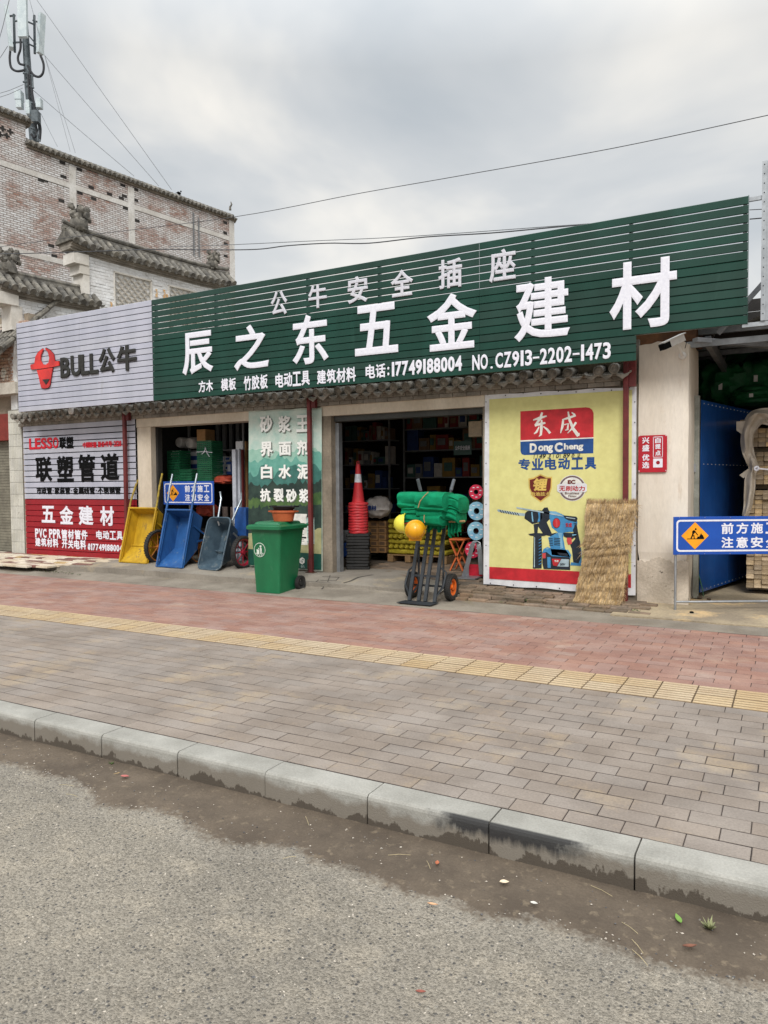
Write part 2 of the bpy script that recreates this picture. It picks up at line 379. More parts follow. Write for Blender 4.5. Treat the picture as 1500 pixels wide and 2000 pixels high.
# aggregate and pebbles
def pebble(mb, c, r, seed):
    M = Matrix.Rotation(seed, 3, 'Z'); sx, sy, sz = r * U(.7, 1.3), r * U(.6, 1), r * U(.35, .6)
    vs = [M @ Vector(v) for v in ((sx, 0, 0), (0, sy, 0), (-sx, 0, 0), (0, -sy, 0), (sx * .4, sy * .3, sz), (-sx * .35, -sy * .3, sz))]
    mb.add([v + Vector(c) for v in vs], [(0, 1, 4), (1, 2, 5), (1, 5, 4), (2, 3, 5), (3, 0, 4), (3, 4, 5)])
g = MB()
m_ag = [mat('stone_grey', (146, 140, 131), (116, 111, 105), 30, .85, world=True), mat('stone_dark', (88, 87, 88), (70, 70, 72), 30, .7, world=True), mat('stone_pale', (196, 188, 175), (170, 160, 148), 30, .85, world=True)]
for i in range(9000):
    y = KY - .1 - abs(random.gauss(0, 1.0)) ** 1.0 * 1.1; x = U(-1.05 * y - 1.6, .15 * y + .5)
    if y < .7: continue
    if y > ey(x) + .02 and rnd() > .12: continue
    g.mi_ = 0; g.cur = random.choices((0, 1, 2), (6, 2.2, 2))[0]; pebble(g, (x, y, ROAD + (.008 if y > ey(x) else -.0012)), U(.0025, .0065) * (1.25 if rnd() < .1 else 1), U(0, 6))
for i in range(420):
    x = U(-6, .8); y = U(ey(x) - .1, KY - .02); g.cur = random.choice((0, 2, 2, 1)); pebble(g, (x, y, ROAD + .013), U(.002, .006), U(0, 6))
g.build('gravel', m_ag, kind='stuff')

# kerb
m_kerb = mat('kerb_concrete', (160, 158, 151), (140, 138, 131), 3, .8, .35, 140, world=True, fine=.12)
def kerb_material():
    m = m_kerb; t = m.node_tree; n = t.nodes; l = t.links; b = n['Principled BSDF']
    src = b.inputs['Base Color'].links[0].from_socket
    geo = n.new('ShaderNodeNewGeometry'); sp = n.new('ShaderNodeSeparateXYZ'); l.new(geo.outputs['Position'], sp.inputs[0])
    def mt(op, a, b_=None, cl=False):
        q = n.new('ShaderNodeMath'); q.operation = op; q.use_clamp = cl
        for i, v in enumerate((a, b_)):
            if v is None: continue
            if isinstance(v, (int, float)): q.inputs[i].default_value = v
            else: l.new(v, q.inputs[i])
        return q.outputs[0]
    def ns(s, d=6, sc3=(1, 1, 1)):
        mp = n.new('ShaderNodeMapping'); mp.inputs['Scale'].default_value = sc3; l.new(geo.outputs['Position'], mp.inputs[0])
        x = n.new('ShaderNodeTexNoise'); x.inputs['Scale'].default_value = s; x.inputs['Detail'].default_value = d; x.inputs['Roughness'].default_value = .65; l.new(mp.outputs[0], x.inputs['Vector']); return x.outputs['Fac']
    def mixc(f, a, c):
        q = n.new('ShaderNodeMix'); q.data_type = 'RGBA'; l.new(f, q.inputs[0]); l.new(a, q.inputs[6]); q.inputs[7].default_value = lin(c); return q.outputs[2]
    z = mt('ADD', sp.outputs[2], .158)                       # height over the road, 0..158 mm
    # mud splash on the face (brownish film), fading out upwards through noise
    f1 = mt('MULTIPLY', mt('SUBTRACT', mt('ADD', mt('MULTIPLY', mt('SUBTRACT', ns(5), .5), .16), .128), z), 30, True)
    c = mixc(mt('MULTIPLY', f1, .85), src, (116, 108, 97))
    # wet edge: crisp ragged outline
    f2 = mt('MULTIPLY', mt('SUBTRACT', mt('ADD', mt('MULTIPLY', mt('SUBTRACT', ns(7.5, 9, (1, 1, .5)), .47), .27), .040), z), 130, True)
    c = mixc(mt('MULTIPLY', f2, .9), c, (74, 66, 57))
    # scorch mark
    X0 = -1.08; dx = mt('MULTIPLY', mt('ABSOLUTE', mt('ADD', sp.outputs[0], -X0)), -1); e1 = mt('MULTIPLY', mt('ADD', mt('ADD', dx, .37), mt('MULTIPLY', mt('SUBTRACT', ns(14), .5), .25)), 9, True)
    e2 = mt('MULTIPLY', mt('SUBTRACT', mt('ADD', z, mt('MULTIPLY', mt('SUBTRACT', ns(9, 5, (3, 1, .5)), .5), .10)), .075), 28, True)
    e3 = mt('MULTIPLY', mt('SUBTRACT', KY + .022, sp.outputs[1]), 90, True)
    c = mixc(mt('MULTIPLY', mt('MULTIPLY', mt('MULTIPLY', e1, e2), e3), .93), c, (40, 40, 42))
    l.new(c, b.inputs['Base Color'])
kerb_material()
kerb = T('kerb', None, None, (0, KY, ROAD), kind='structure')
k = MB(); Lk = .6175; hw = Lk / 2 - .0035
prof = [(0, -.2), (0, .135), (.004, .148), (.012, .156), (.022, .158), (.165, .158), (.172, .153), (.172, -.2)]
n_ = len(prof)
vs = [(-hw, a, b) for a, b in prof] + [(hw, a, b) for a, b in prof]
k.add(vs, [tuple(range(n_)), tuple(range(n_, 2 * n_))[::-1]] + [(i, n_ + i, n_ + (i + 1) % n_, (i + 1) % n_) for i in range(n_)])
kme = mesh_only(k, m_kerb)
for i in range(-31, 10):
    x = -.534 + Lk * (i + .5)
    inst(kme, 'kerb_stone', (x, KY + U(-.003, .003), ROAD + U(-.002, .002)), kerb, rot=(0, U(-.003, .003), U(-.004, .004)))
# pavement bed and bricks
m_bed = mat('joint_sand', (62, 53, 49), (44, 38, 35), 6, .95, .3, 80, world=True)
side = MB(); side.box(XL - 40, XR + 20, KB - .01, Y0 + .02, -.4, -.0028); sidewalk = side.build('sidewalk', m_bed, kind='structure')
WL[sidewalk.name] = Vector((0, 0, 0))
m_grey = mat('grey_paver', (141, 131, 122), (124, 114, 105), 2.0, .88, .35, 120, world=True, rand=.06, attr=True, fine=.13, third=((158, 141, 118), 1.6, .54, .18))
m_red = mat('red_paver', (152, 122, 110), (137, 106, 96), 2.2, .9, .35, 120, world=True, rand=.06, attr=True, fine=.12, third=((164, 142, 128), 2.0, .55, .2))
m_yel = mat('yellow_tile', (182, 163, 134), (170, 149, 120), 2.5, .85, .3, 120, world=True, rand=.025, fine=.12, third=((150, 128, 104), 7, .66, .08))
def field(y0, rows, m, name, x0, x1, stag, budget, seed):
    random.seed(seed)
    me = {}
    for q in range(5):
        b = MB(); b.r = .1 + q * .19; b.cbox(-.1230, .1230, -.0575, .0575, -.05, 0, .0025); me[q] = mesh_only(b, m)
    cells = []
    for r_ in range(rows):
        y = y0 + .125 * (r_ + .5); off = (r_ % 2) * stag + .012 * math.sin(r_ * 2.1)
        i0 = int((x0) / .25) - 1; i1 = int(x1 / .25) + 1
        for i in range(i0, i1):
            x = i * .25 + off; v = Vector((x, y, -CAMH)); c_ = R.transposed() @ v
            px = 750 + 1444 * c_.x / -c_.z if c_.z < -.3 else -9999; py = 1000 - 1444 * c_.y / -c_.z if c_.z < 0 else 0
            inside = 0 <= px <= 1500 and py < 2000
            cells.append((0 if inside else 1, x * x + y * y, x, y))
    cells.sort(); rest = MB()
    for k_, (o_, d_, x, y) in enumerate(cells):
        z = U(-.0010, .0014); rx, ry, rz = U(-.008, .008), U(-.005, .005), U(-.008, .008)
        if k_ < budget and o_ == 0:
            inst(me[random.randrange(5)], name, (x, y, z), sidewalk, rot=(rx, ry, rz))
        else:
            rest.r = U(.05, .95); M = Matrix.Translation((x, y, z)) @ Matrix.Rotation(rz, 4, 'Z') @ Matrix.Rotation(rx, 4, 'X'); rest.cbox(-.1230, .1230, -.0575, .0575, -.05, 0, .0025, M)
    rest.build(name, m, sidewalk, kind='stuff')
field(KB + .002, 17, m_grey, 'grey_paver', XL, XR, .115, 295, 1)
field(5.795, 17, m_red, 'red_paver', XL, XR, .12, 295, 2)
# ribbed guide tiles, two rows
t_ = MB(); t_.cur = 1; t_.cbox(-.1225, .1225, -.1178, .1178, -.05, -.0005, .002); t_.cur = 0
for q in range(4):
    yy = -.0875 + q * .058; t_.cbox(-.119, .119, yy - .0165, yy + .0165, -.004, .005, .003)
tme = mesh_only(t_, [m_yel, mat('yellow_groove_shade', (112, 94, 70), (96, 80, 60), 4, .95, world=True)])  # darker yellow base: shade between the ribs is put into the colour
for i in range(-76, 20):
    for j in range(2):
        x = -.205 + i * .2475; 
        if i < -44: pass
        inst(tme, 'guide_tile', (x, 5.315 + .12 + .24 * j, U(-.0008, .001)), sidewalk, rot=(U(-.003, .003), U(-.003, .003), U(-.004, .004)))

# forecourt concrete
m_conc = mat('forecourt_concrete', (144, 137, 126), (124, 117, 107), 1.3, .9, .4, 70, world=True, fine=.1, third=((172, 156, 128), .9, .56, .15))
m_conc2 = mat('edge_concrete', (142, 134, 122), (118, 110, 99), 1.8, .9, .4, 70, world=True, fine=.12, third=((128, 118, 98), 2.5, .58, .12))
def sheet(name, m, x0, x1, ya, yb, nx, ny, zf, kind='structure', thick=.12, ja=0, parent=None):
    b = MB(); vs = []
    for i in range(nx + 1):
        x = x0 + (x1 - x0) * i / nx
        a = ya(x) if callable(ya) else ya
        if ja: a += ja * noise.noise(Vector((x * 2.2, 1, 0))) + ja * .3 * noise.noise(Vector((x * 15, 1, 0)))
        bb = yb(x) if callable(yb) else yb
        for j in range(ny + 1):
            y = a + (bb - a) * j / ny; vs.append((x, y, zf(x, y)))
    o = len(vs)
    for i in range(nx + 1): v = vs[i * (ny + 1)]; vs.append((v[0], v[1] + .004, v[2] - thick))
    f = [(i * (ny + 1) + j, (i + 1) * (ny + 1) + j, (i + 1) * (ny + 1) + j + 1, i * (ny + 1) + j + 1) for i in range(nx) for j in range(ny)]
    f += [(o + i, o + i + 1, (i + 1) * (ny + 1), i * (ny + 1)) for i in range(nx)]
    b.add(vs, f); return b.build(name, m, parent, kind=kind)
sheet('concrete_verge', m_conc2, XL - 30, XR + 20, Y0, YF + .3, 500, 16, lambda x, y: min(gz(x, y), .3 * hf(x)) - .004 + .004 * noise.noise(Vector((x * 1.5, y * 3, 0))) if y < YS else (gz(x, y) - .03), ja=.015)
sheet('forecourt', m_conc, -11.6, -3.95, lambda x: YS - .17 + .16 * max(0, min(1, (x + 9) / 4)), 10.0, 400, 14, lambda x, y: gz(x, max(y, YS + .002)) + .003 * noise.noise(Vector((x * 1.5, y * 3, 2))), ja=.045)
sheet('yard_ground', mat('yard_dirt', (176, 160, 132), (136, 124, 106), .9, .95, .5, 50, world=True, fine=.15, third=((196, 168, 126), 1.4, .55, .1)), -1.75, 9, lambda x: 8.35, 40, 120, 60, lambda x, y: .038 + .008 * noise.noise(Vector((x * 1.3, y * 1.3, 2))) - (.02 if y < 8.45 else 0), ja=.06)
# red mason's marks on the concrete left out; dark joint line and scratched characters pressed into it
m_joint = mat('dark_joint', (88, 84, 78), None, 20, .95, world=True)
jn = MB()
def groove(pts, wd):
    for (a, b), (c, d) in zip(pts, pts[1:]):
        p, q = GH(a, b), GH(c, d); n_s = max(1, int((q - p).length / .06)); prev = None
        for i in range(n_s):
            u = p.lerp(q, i / n_s); v = p.lerp(q, (i + 1) / n_s); u.z = gz(u.x, u.y) + .0035; v.z = gz(v.x, v.y) + .0035
            jn.bar(u, v, wd, .003)
groove([(728, 1123), (705, 1127), (685, 1135), (665, 1149)], .035)
for st in ([(630, 1127), (663, 1128)], [(626, 1134), (656, 1135), (662, 1128)], [(645, 1124), (640, 1137)], [(622, 1133), (617, 1139), (645, 1139)], [(597, 1143), (634, 1144), (628, 1151)], [(598, 1143), (594, 1149)]): groove(st, .012)
jn.build('pressed_marks', m_joint, kind='structure')

# ============================================================ HARDWARE SHOP
m_plas = mat('aged_plaster', (212, 200, 182), (190, 177, 158), 1.6, .9, .35, 45, world=True, fine=.06, third=((160, 142, 120), 2.2, .60, .12), stretch=(1, 1, .45))
m_plas2 = mat('dirty_concrete', (150, 138, 122), (122, 112, 98), 2.4, .92, .5, 40, world=True, fine=.12, third=((108, 98, 88), 5, .60, .08))
m_brick = mat('grey_brick', (146, 139, 129), (118, 112, 103), 4, .92, .5, 70, world=True, rand=.14, fine=.12)
m_tile = mat('grey_roof_tile', (150, 145, 136), (112, 109, 102), 9, .9, .5, 60, world=True, rand=.16, fine=.12)
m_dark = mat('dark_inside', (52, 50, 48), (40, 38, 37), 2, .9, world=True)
m_galv = mat('galvanised_steel', (168, 172, 176), (148, 152, 156), 8, .42, metal=.65, spec=.5, fine=.05)
m_maroon = mat('maroon_paint', (112, 44, 44), (92, 38, 38), 6, .5, fine=.08, third=((80, 50, 40), 14, .62, .06))
shop = T('hardware_shop', 'long one-storey shop with grey tile eaves and two open shopfronts beneath the green signboard', 'shop', (-7, 9.3, .1))
def part(name, m, x0, x1, y0, y1, z0, z1, parent=None, **k):
    b = MB(); b.box(x0, x1, y0, y1, z0, z1); return b.build(name, m, parent or shop, **k)
WT = 2.665
part('wall', m_plas2, -13.2, -10.062, 9.3, 9.5, 0, WT + .35)
part('door_jamb', m_plas, -10.06, -9.72, 9.29, 9.55, .0, 2.50)
part('lintel', m_plas, -10.1, -7.4, 9.275, 9.55, 2.502, WT - .005)
part('wall', m_plas2, -7.45, -6.19, 9.302, 9.5, 0, WT)
part('door_jamb', m_plas2, -6.185, -6.01, 9.285, 9.56, 0, 2.50)
part('lintel', m_plas, -6.19, -3.58, 9.28, 9.55, 2.502, WT - .005)
part('wall', m_plas2, -3.62, -1.63, 9.31, 9.52, 0, WT)
part('shutter_housing', mat('shutter_grey', (70, 72, 70), None, 4, .6, world=True), -6.0, -3.63, 9.36, 9.54, 2.42, 2.50)
part('shutter_rail', m_galv, -6.008, -5.95, 9.40, 9.5, .1, 2.4)
part('shutter_rail', m_dark, -9.72, -9.67, 9.40, 9.5, .1, 2.5)
part('roof_slab', m_plas2, -13.2, -1.7, 9.36, 14.2, 3.02, 3.2)
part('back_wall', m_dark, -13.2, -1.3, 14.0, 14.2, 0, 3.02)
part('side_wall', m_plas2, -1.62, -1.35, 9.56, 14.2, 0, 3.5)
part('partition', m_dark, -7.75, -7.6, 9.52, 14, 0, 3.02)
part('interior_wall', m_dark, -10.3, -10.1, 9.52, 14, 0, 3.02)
part('floor', mat('inside_floor', (118, 108, 96), (98, 90, 80), 3, .85, world=True), -13.2, -1.62, 9.3, 14, -.1, .135)
# roof behind the sign, grey tile rising to the ridge
b = MB(); b.prism([(-13.1, 9.2, 2.98), (-13.1, 11.9, 3.62), (-13.1, 14.4, 3.0)], (11.4, 0, 0)); b.build('roof', m_tile, shop)
# paving of the shop floor
fl = MB(); random.seed(4)
for r_ in range(22):
    for i in range(-30, -18):
        x = i * .2 + (r_ % 2) * .1; y = 9.42 + r_ * .1
        if -6.0 < x < -3.7: fl.r = U(.05, .95); fl.cbox(x - .097, x + .097, y - .047, y + .047, .12, .158 + U(-.002, .002), .003)
fl.build('floor_brick', mat('floor_brick', (134, 116, 98), (108, 96, 84), 4, .85, .3, 60, world=True, attr=True), shop, kind='stuff')
# end pillar with broken top and battered foot
def pillar():
    x0, x1, y0, y1 = -1.622, -1.054, 9.29, 10.2
    b = MB(); rows = 34; ring = []
    pts = [(x0 + (x1 - x0) * i / 8, y0) for i in range(9)] + [(x1, y0 + (y1 - y0) * i / 6) for i in range(1, 7)] + [(x1 - (x1 - x0) * i / 8, y1) for i in range(1, 9)] + [(x0, y1 - (y1 - y0) * i / 6) for i in range(1, 6)]
    nn = len(pts); vs = []
    for j in range(rows + 1):
        z = .0 + 3.12 * j / rows
        for i, (x, y) in enumerate(pts):
            zz = z
            if j == rows: zz += .03 * noise.noise(Vector((x * 9, y * 9, 1))) + (-.05 if i in (8, 9) else 0)
            d = .006 * noise.noise(Vector((x * 3, y * 3, z * 3)))
            if z < .62: d -= .012 + (.012 if z < .3 else 0) + .01 * noise.noise(Vector((x * 14, y * 14, z * 14)))
            if i == 8: d -= .01
            cx, cy = (x0 + x1) / 2, (y0 + y1) / 2
            vs.append((x + d * (1 if x > cx else -1 if x < cx else 0) * (1 if i in (0, 8) or x in (x0, x1) else 0), y + d * (-1 if y == y0 else 1 if y == y1 else 0) * -1 * -1, zz))
    b.add(vs, [(j * nn + i, j * nn + (i + 1) % nn, (j + 1) * nn + (i + 1) % nn, (j + 1) * nn + i) for j in range(rows) for i in range(nn)] + [tuple(rows * nn + i for i in range(nn))])
    o = b.build('pillar', mat('pillar_plaster', (226, 217, 204), (208, 197, 181), 1.1, .9, .3, 40, world=True, fine=.05, third=((176, 152, 126), 1.9, .60, .16), stretch=(1.4, 1, .35)), shop, label='cream plastered end pillar with a broken top and stained foot')
    p2 = MB(); p2.box(x0 - .004, x1 + .004, y0 - .004, y0 + .05, 0, .13); 
    pw = MB(); vs = []
    nx = 60
    pts = []
    for i in range(nx + 1):
        x = x0 - .006 + (x1 - x0 + .012) * i / nx; pts.append((x, y0 - .003, .54 + .12 * noise.noise(Vector((x * 4, 0, 3))) + .03 * noise.noise(Vector((x * 25, 0, 3)))))
    low = [(p[0], p[1], .0) for p in pts]
    pw.prism([low[0]] + pts + [low[-1]], (0, .012, 0))
    pw.build('plaster_patch', mat('foot_plaster', (196, 184, 168), (172, 160, 144), 3, .95, .5, 50, world=True, third=((92, 84, 76), 7, .60, .03)), shop)
pillar()
b = MB(); b.box(-2.1, -1.0, 9.42, 10.1, 3.14, 3.34); b.build('beam', mat('wood_beam', (110, 74, 48), (84, 58, 40), 6, .85, world=True), shop)
b = MB(); b.box(-1.75, -1.63, 9.34, 9.5, 2.2, 3.2); b.build('wall', m_brick, shop)
# three courses of grey brick under the eaves
random.seed(9)
gbm = MB(); gbm.rbox(-.097, .097, -.04, .06, -.027, .027, .004); gbme = mesh_only(gbm, m_brick)
for c in range(3):
    z = WT + .012 + c * .056
    for i in range(int((13.15 - 1.75) / .2)):
        x = -13.12 + i * .2 + (c % 2) * .1
        inst(gbme, 'brick', (x, 9.27 - c * .022 + U(-.003, .003), z), shop, rot=(0, U(-.01, .01), U(-.01, .01)))
part('eaves_backing', m_plas2, -13.2, -1.65, 9.32, 9.5, WT, 3.02)
# eaves: round end tiles over drip tiles
rt = MB(); M0 = Matrix.Rotation(math.radians(90), 4, 'X')
rt.lathe([(.052, 0), (.052, .30)], 14, M=Matrix.Rotation(math.radians(-90), 4, 'X'), cap=False)
rt.lathe([(.062, -.022), (.062, 0)], 18, M=Matrix.Rotation(math.radians(-90), 4, 'X'))
rt.lathe([(.050, -.030), (.060, -.024), (.062, -.022)], 18, M=Matrix.Rotation(math.radians(-90), 4, 'X'), cap=False)
rt.lathe([(.0, -.034), (.016, -.031), (.024, -.0255), (.034, -.0255), (.038, -.030), (.05, -.0225)], 16, M=Matrix.Rotation(math.radians(-90), 4, 'X'), cap=False)
rtme = mesh_only(rt, m_tile, True)
dt = MB()
pts = [(.085 * math.cos(math.pi * (1 + i / 8)), .035 * math.sin(math.pi * (1 + i / 8))) for i in range(9)]
vs = [(a, 0, b) for a, b in pts] + [(a, .3, b + .02) for a, b in pts] + [(a, 0, b + .012) for a, b in pts] + [(a, .3, b + .032) for a, b in pts]
dt.add(vs, [(i, i + 1, 10 + i, 9 + i) for i in range(8)] + [(18 + i, 19 + i, 28 + i, 27 + i) for i in range(8)] + [(i, i + 1, 19 + i, 18 + i) for i in range(8)])
dt.prism([(-.08, -.012, -.005), (-.065, -.012, -.04), (-.03, -.012, -.06), (0, -.012, -.082), (.03, -.012, -.06), (.065, -.012, -.04), (.08, -.012, -.005), (.04, -.012, -.028), (0, -.012, -.034), (-.04, -.012, -.028)], (0, .014, 0))
dtme = mesh_only(dt, m_tile)
x = -13.08; skip = (-5.35, -2.45)
while x < -1.72:
    if not (-2.28 < x < -2.1):
        inst(rtme, 'round_tile', (x, 9.03 + U(-.02, .02), 2.825 + U(-.01, .01)), shop, rot=(math.radians(10) + U(-.04, .04), U(-.3, .3), U(-.06, .06)))
    inst(dtme, 'drip_tile', (x + .092, 9.05 + U(-.015, .015), 2.785 + U(-.008, .008)), shop, rot=(math.radians(8) + U(-.04, .04), U(-.05, .05), U(-.06, .06)))
    x += .184
# pillars at the left: narrow white wall tiles
m_wt = mat('white_wall_tile', (196, 194, 184), (176, 174, 164), 3, .5, .1, 60, world=True, rand=.05, fine=.05, third=((140, 134, 124), 6, .63, .06))
b = MB(); b.box(-13.60, -13.19, 9.29, 9.6, .0, 3.0); b.build('corner_pillar', mat('tile_joint', (128, 124, 116), None, 10, .9, world=True), shop)
tm = MB(); tm.cbox(-.0235, .0235, -.115, .115, 0, .008, .0015); tme2 = mesh_only(tm, m_wt)
for r_ in range(12):
    for c in range(8):
        inst(tme2, 'wall_tile', (-13.575 + c * .0503, 9.29, .16 + .118 + r_ * .235), shop, rot=(math.radians(90), 0, 0))
# paving bricks, old and uneven, at the wall foot; mixed tiles at the left
m_ob = mat('old_brick', (136, 116, 98), (104, 92, 78), 3, .95, .7, 50, world=True, rand=.22, fine=.15, third=((90, 92, 64), 5, .62, .1))
ob = MB(); ob.rbox(-.12, .12, -.055, .055, -.05, .0, .008); obme = mesh_only(ob, m_ob)
brickpave = T('brick_paving', None, None, (-2.5, 9, .05), kind='structure')
random.seed(12)
for r_ in range(6):
    y = 8.55 + r_ * .122
    x = -3.75 + (r_ % 2) * .12 + (5 - r_) * .02
    while x < -1.45:
        inst(obme, 'old_brick', (x + U(-.01, .01), y + U(-.008, .008), gz(x, max(y, 8.6)) + .022 + U(-.006, .006)), brickpave, rot=(U(-.04, .04), U(-.04, .04), U(-.05, .05)))
        x += .25 if rnd() > .1 else .18
mt_c = [mat('beige_slab', (206, 192, 168), (184, 170, 148), 4, .8, .2, 60, world=True, fine=.06), mat('maroon_slab', (134, 98, 88), (112, 84, 76), 5, .8, .2, 60, world=True), mat('ochre_slab', (196, 166, 116), (170, 144, 100), 5, .8, .2, 60, world=True), mat('cream_slab', (216, 206, 188), (196, 186, 168), 5, .8, .2, 60, world=True)]
tpatch = T('tile_paving', None, None, (-12.5, 9, .1), kind='structure')
b = MB(); random.seed(21)
tms = []
for m in mt_c:
    q = MB(); q.cbox(-.15, .15, -.05, .05, -.03, 0, .002); tms.append(mesh_only(q, m))
for r_ in range(12):
    y = 8.16 + r_ * .105; x = -15.5 + U(0, .3)
    while x < -10.55 - max(0, (8.9 - y)) * 1.3:
        L_ = random.choice((.6, .8, 1, 1.2, 1.6)); k_ = random.choices((0, 1, 2, 3), ((5, 3, 1, 5) if r_ > 1 else (3, 6, 1, 1)))[0]
        inst(tms[k_], 'paving_slab', (x + .15 * L_, y, gz(x, max(y, 8.63)) + .014 + U(-.003, .003)), tpatch, rot=(.035 if y > YS else .03, U(-.008, .008), U(-.01, .01)), scale=(L_ * .98, .98, 1))
        x += .3 * L_

# ============================================================ SIGNBOARDS
m_green = mat('green_enamel', (24, 62, 52), (18, 54, 44), 1.5, .40, fine=.04, spec=.35, bump=.25, bs=2.2, rand=.06, third=((50, 84, 74), 2.2, .62, .25), stretch=(1.6, 1, .35))
m_white = mat('white_enamel', (178, 179, 191), (168, 170, 182), 1.5, .45, fine=.03, spec=.45, bump=.2, bs=2.2, rand=.025, third=((160, 158, 160), 2.5, .62, .2), stretch=(1.6, 1, .35))
m_redp = mat('red_enamel', (150, 22, 34), (136, 18, 30), 1.5, .4, fine=.04, spec=.45)
m_let = mat('white_letter', (226, 226, 234), (216, 216, 226), 30, .55, fine=.03)
m_letg = mat('pale_letter', (206, 206, 214), (192, 192, 200), 30, .55, fine=.03)
m_letd = mat('charcoal_letter', (58, 58, 56), (50, 50, 48), 30, .7, fine=.03, spec=.15)
m_letb = mat('black_letter', (18, 19, 20), (12, 13, 14), 30, .8, fine=.03, spec=.1)
m_letr = mat('red_letter', (206, 24, 46), (190, 20, 40), 30, .45, fine=.03)
SY = 8.70
def slat(mb, x0, x1, z0, z1, y, th=.014, gap=.012):
    # pressed strip: flat face with a returned lip at top and bottom
    pr = [(0, z0 + gap * .5), (-th, z0 + gap * .5 + .004), (-th, z1 - gap * .5 - .006), (-th * .5, z1 - gap * .5), (.004, z1 - gap * .5 + .001), (.004, z1 - gap * .5 - .002), (-th * .4, z1 - gap * .5 - .006), (-th + .002, z1 - gap * .5 - .009), (-th + .002, z0 + gap * .5 + .007), (.0, z0 + gap * .5 + .003)]
    vs = [(x0, y + a, z) for a, z in pr] + [(x1, y + a, z) for a, z in pr]; n = len(pr)
    mb.add(vs, [(i, (i + 1) % n, n + (i + 1) % n, n + i) for i in range(n)] + [tuple(range(n)), tuple(range(n, 2 * n))])
def steel_frame(parent, xs, z0, z1, y, hz=()):
    for x in xs:
        b = MB(); b.box(x - .02, x + .02, y + .006, y + .046, z0, z1); b.build('frame_post', m_galv, parent)
    for z, xa, xb in hz:
        b = MB(); b.box(xa, xb, y + .048, y + .088, z - .02, z + .02); b.build('frame_rail', m_galv, parent)
GX0, GX1 = F(299, 690, SY).x, F(1461, 500, SY).x
WX0 = F(36, 720, SY).x
ZB, ZT = 2.845, 4.46
P_ = (ZT - ZB) / 17
gs = T('green_signboard', 'long dark green slatted shop signboard with big white characters over the eaves', 'signboard', (-4.5, SY, ZB))
ws = T('white_signboard', 'pale grey slatted signboard with a red bull emblem left of the green one', 'signboard', (-10.6, SY, ZB))
XS3 = F(1243, 680, SY).x
cuts = [GX0 + .004, F(937, 500, SY).x, GX1]
for i in range(17):
    z0 = ZB + P_ * i; z1 = z0 + P_
    gap = .0105 if i >= 11 else .0065
    if i < 3:
        b = MB(); slat(b, GX0 + .004, XS3, z0, z1, SY - .004 * 0, gap=gap); b.build('slat', m_green, gs)
    else:
        for a, c in zip(cuts, cuts[1:]):
            b = MB(); slat(b, a + .0015, c - .0015, z0 + U(-.0008, .0008), z1, SY, gap=gap); b.build('slat', m_green, gs)
    for a, c in ((WX0, F(158, 700, SY).x), (F(158, 700, SY).x, GX0)):
        b = MB(); slat(b, a + .001, c - .001, z0, z1, SY, gap=.0085); b.build('slat', m_white, ws)
steel_frame(gs, [GX0 + .06, F(420, 600, SY).x, F(600, 600, SY).x, F(740, 600, SY).x, F(1040, 500, SY).x, F(1232, 450, SY).x, GX1 - .03], ZB + 3 * P_ + .01, ZT - .01, SY, [(ZB + .32, GX0, GX1), (ZT - .8, GX0, GX1)])
steel_frame(ws, [WX0 + .03, (WX0 + GX0) / 2, GX0 - .05], ZB + .01, ZT - .01, SY, [(ZB + .1, WX0, GX0), (ZT - .1, WX0, GX0)])
b = MB(); b.box(WX0 - .004, WX0, SY - .016, SY + .03, ZB, ZT); b.build('edge_trim', m_white, ws)
b = MB(); b.box(GX1, GX1 + .004, SY - .016, SY + .03, ZB + 3 * P_, ZT); b.build('edge_trim', m_green, gs)
for zc_ in (3.1, 4.15):
    b = MB(); b.tube([(WX0 - .03, SY + .02, zc_), (WX0 + .02, SY + .02, zc_)], .02, 8); b.build('bracket', m_letb, ws)
FY = SY - .0145
def chars(parent, s, boxes, m, Y=None, depth=.03, bev=.024, name='letter'):
    Y = Y or FY; k = 0
    for ch in s:
        if ch == ' ': continue
        x0, x1, t, bt = boxes[k]; k += 1
        b = MB(); ptext(b, ch, x0, x1, t, bt, Y, depth, bev); b.build(name, m, parent)
def rowch(parent, s, a, c, t, bt, m, Y=None, depth=.011, bev=.018, fill=.9, name='letter', t2=None, b2=None):
    """one run of characters between photo columns a and c; t,bt at mid run"""
    Y = Y or FY; x0 = F(a, (t + bt) / 2, Y).x; x1 = F(c, (t + bt) / 2, Y).x
    zt = F((a + c) / 2, t, Y).z; zb = F((a + c) / 2, bt, Y).z
    wd = []
    for ch in s:
        wd.append(.5 if ch in '-.:·' else .35 if ch == ' ' else 1 if ord(ch) > 0x2000 else .36 if ch in '1I' else .56 if not ch.isalpha() else .62)
    tot = sum(wd); u = (x1 - x0) / tot; x = x0; H = zt - zb
    for ch, wch in zip(s, wd):
        if ch != ' ':
            nv, fs = glyph(ch, bev)
            xa, xb = x + u * wch * (1 - fill) / 2, x + u * wch * (1 + fill) / 2; za, zb_ = zb, zt
            if ch == '-': za, zb_ = zb + H * .40, zb + H * .52
            elif ch == '.': za, zb_ = zb, zb + H * .16; xm = (xa + xb) / 2; xa, xb = xm - H * .08, xm + H * .08
            elif ch == ':': za, zb_ = zb + H * .1, zb + H * .72; xm = (xa + xb) / 2; xa, xb = xm - H * .08, xm + H * .08
            elif ch == '·': za, zb_ = zb + H * .42, zb + H * .58; xm = (xa + xb) / 2; xa, xb = xm - H * .08, xm + H * .08
            elif ch == '1': xa, xb = x + u * wch * .22, x + u * wch * .78
            b = MB(); put_text(b, ch, xa, xb, za, zb_, Y, depth, bev); b.build(name, m, parent)
        x += u * wch
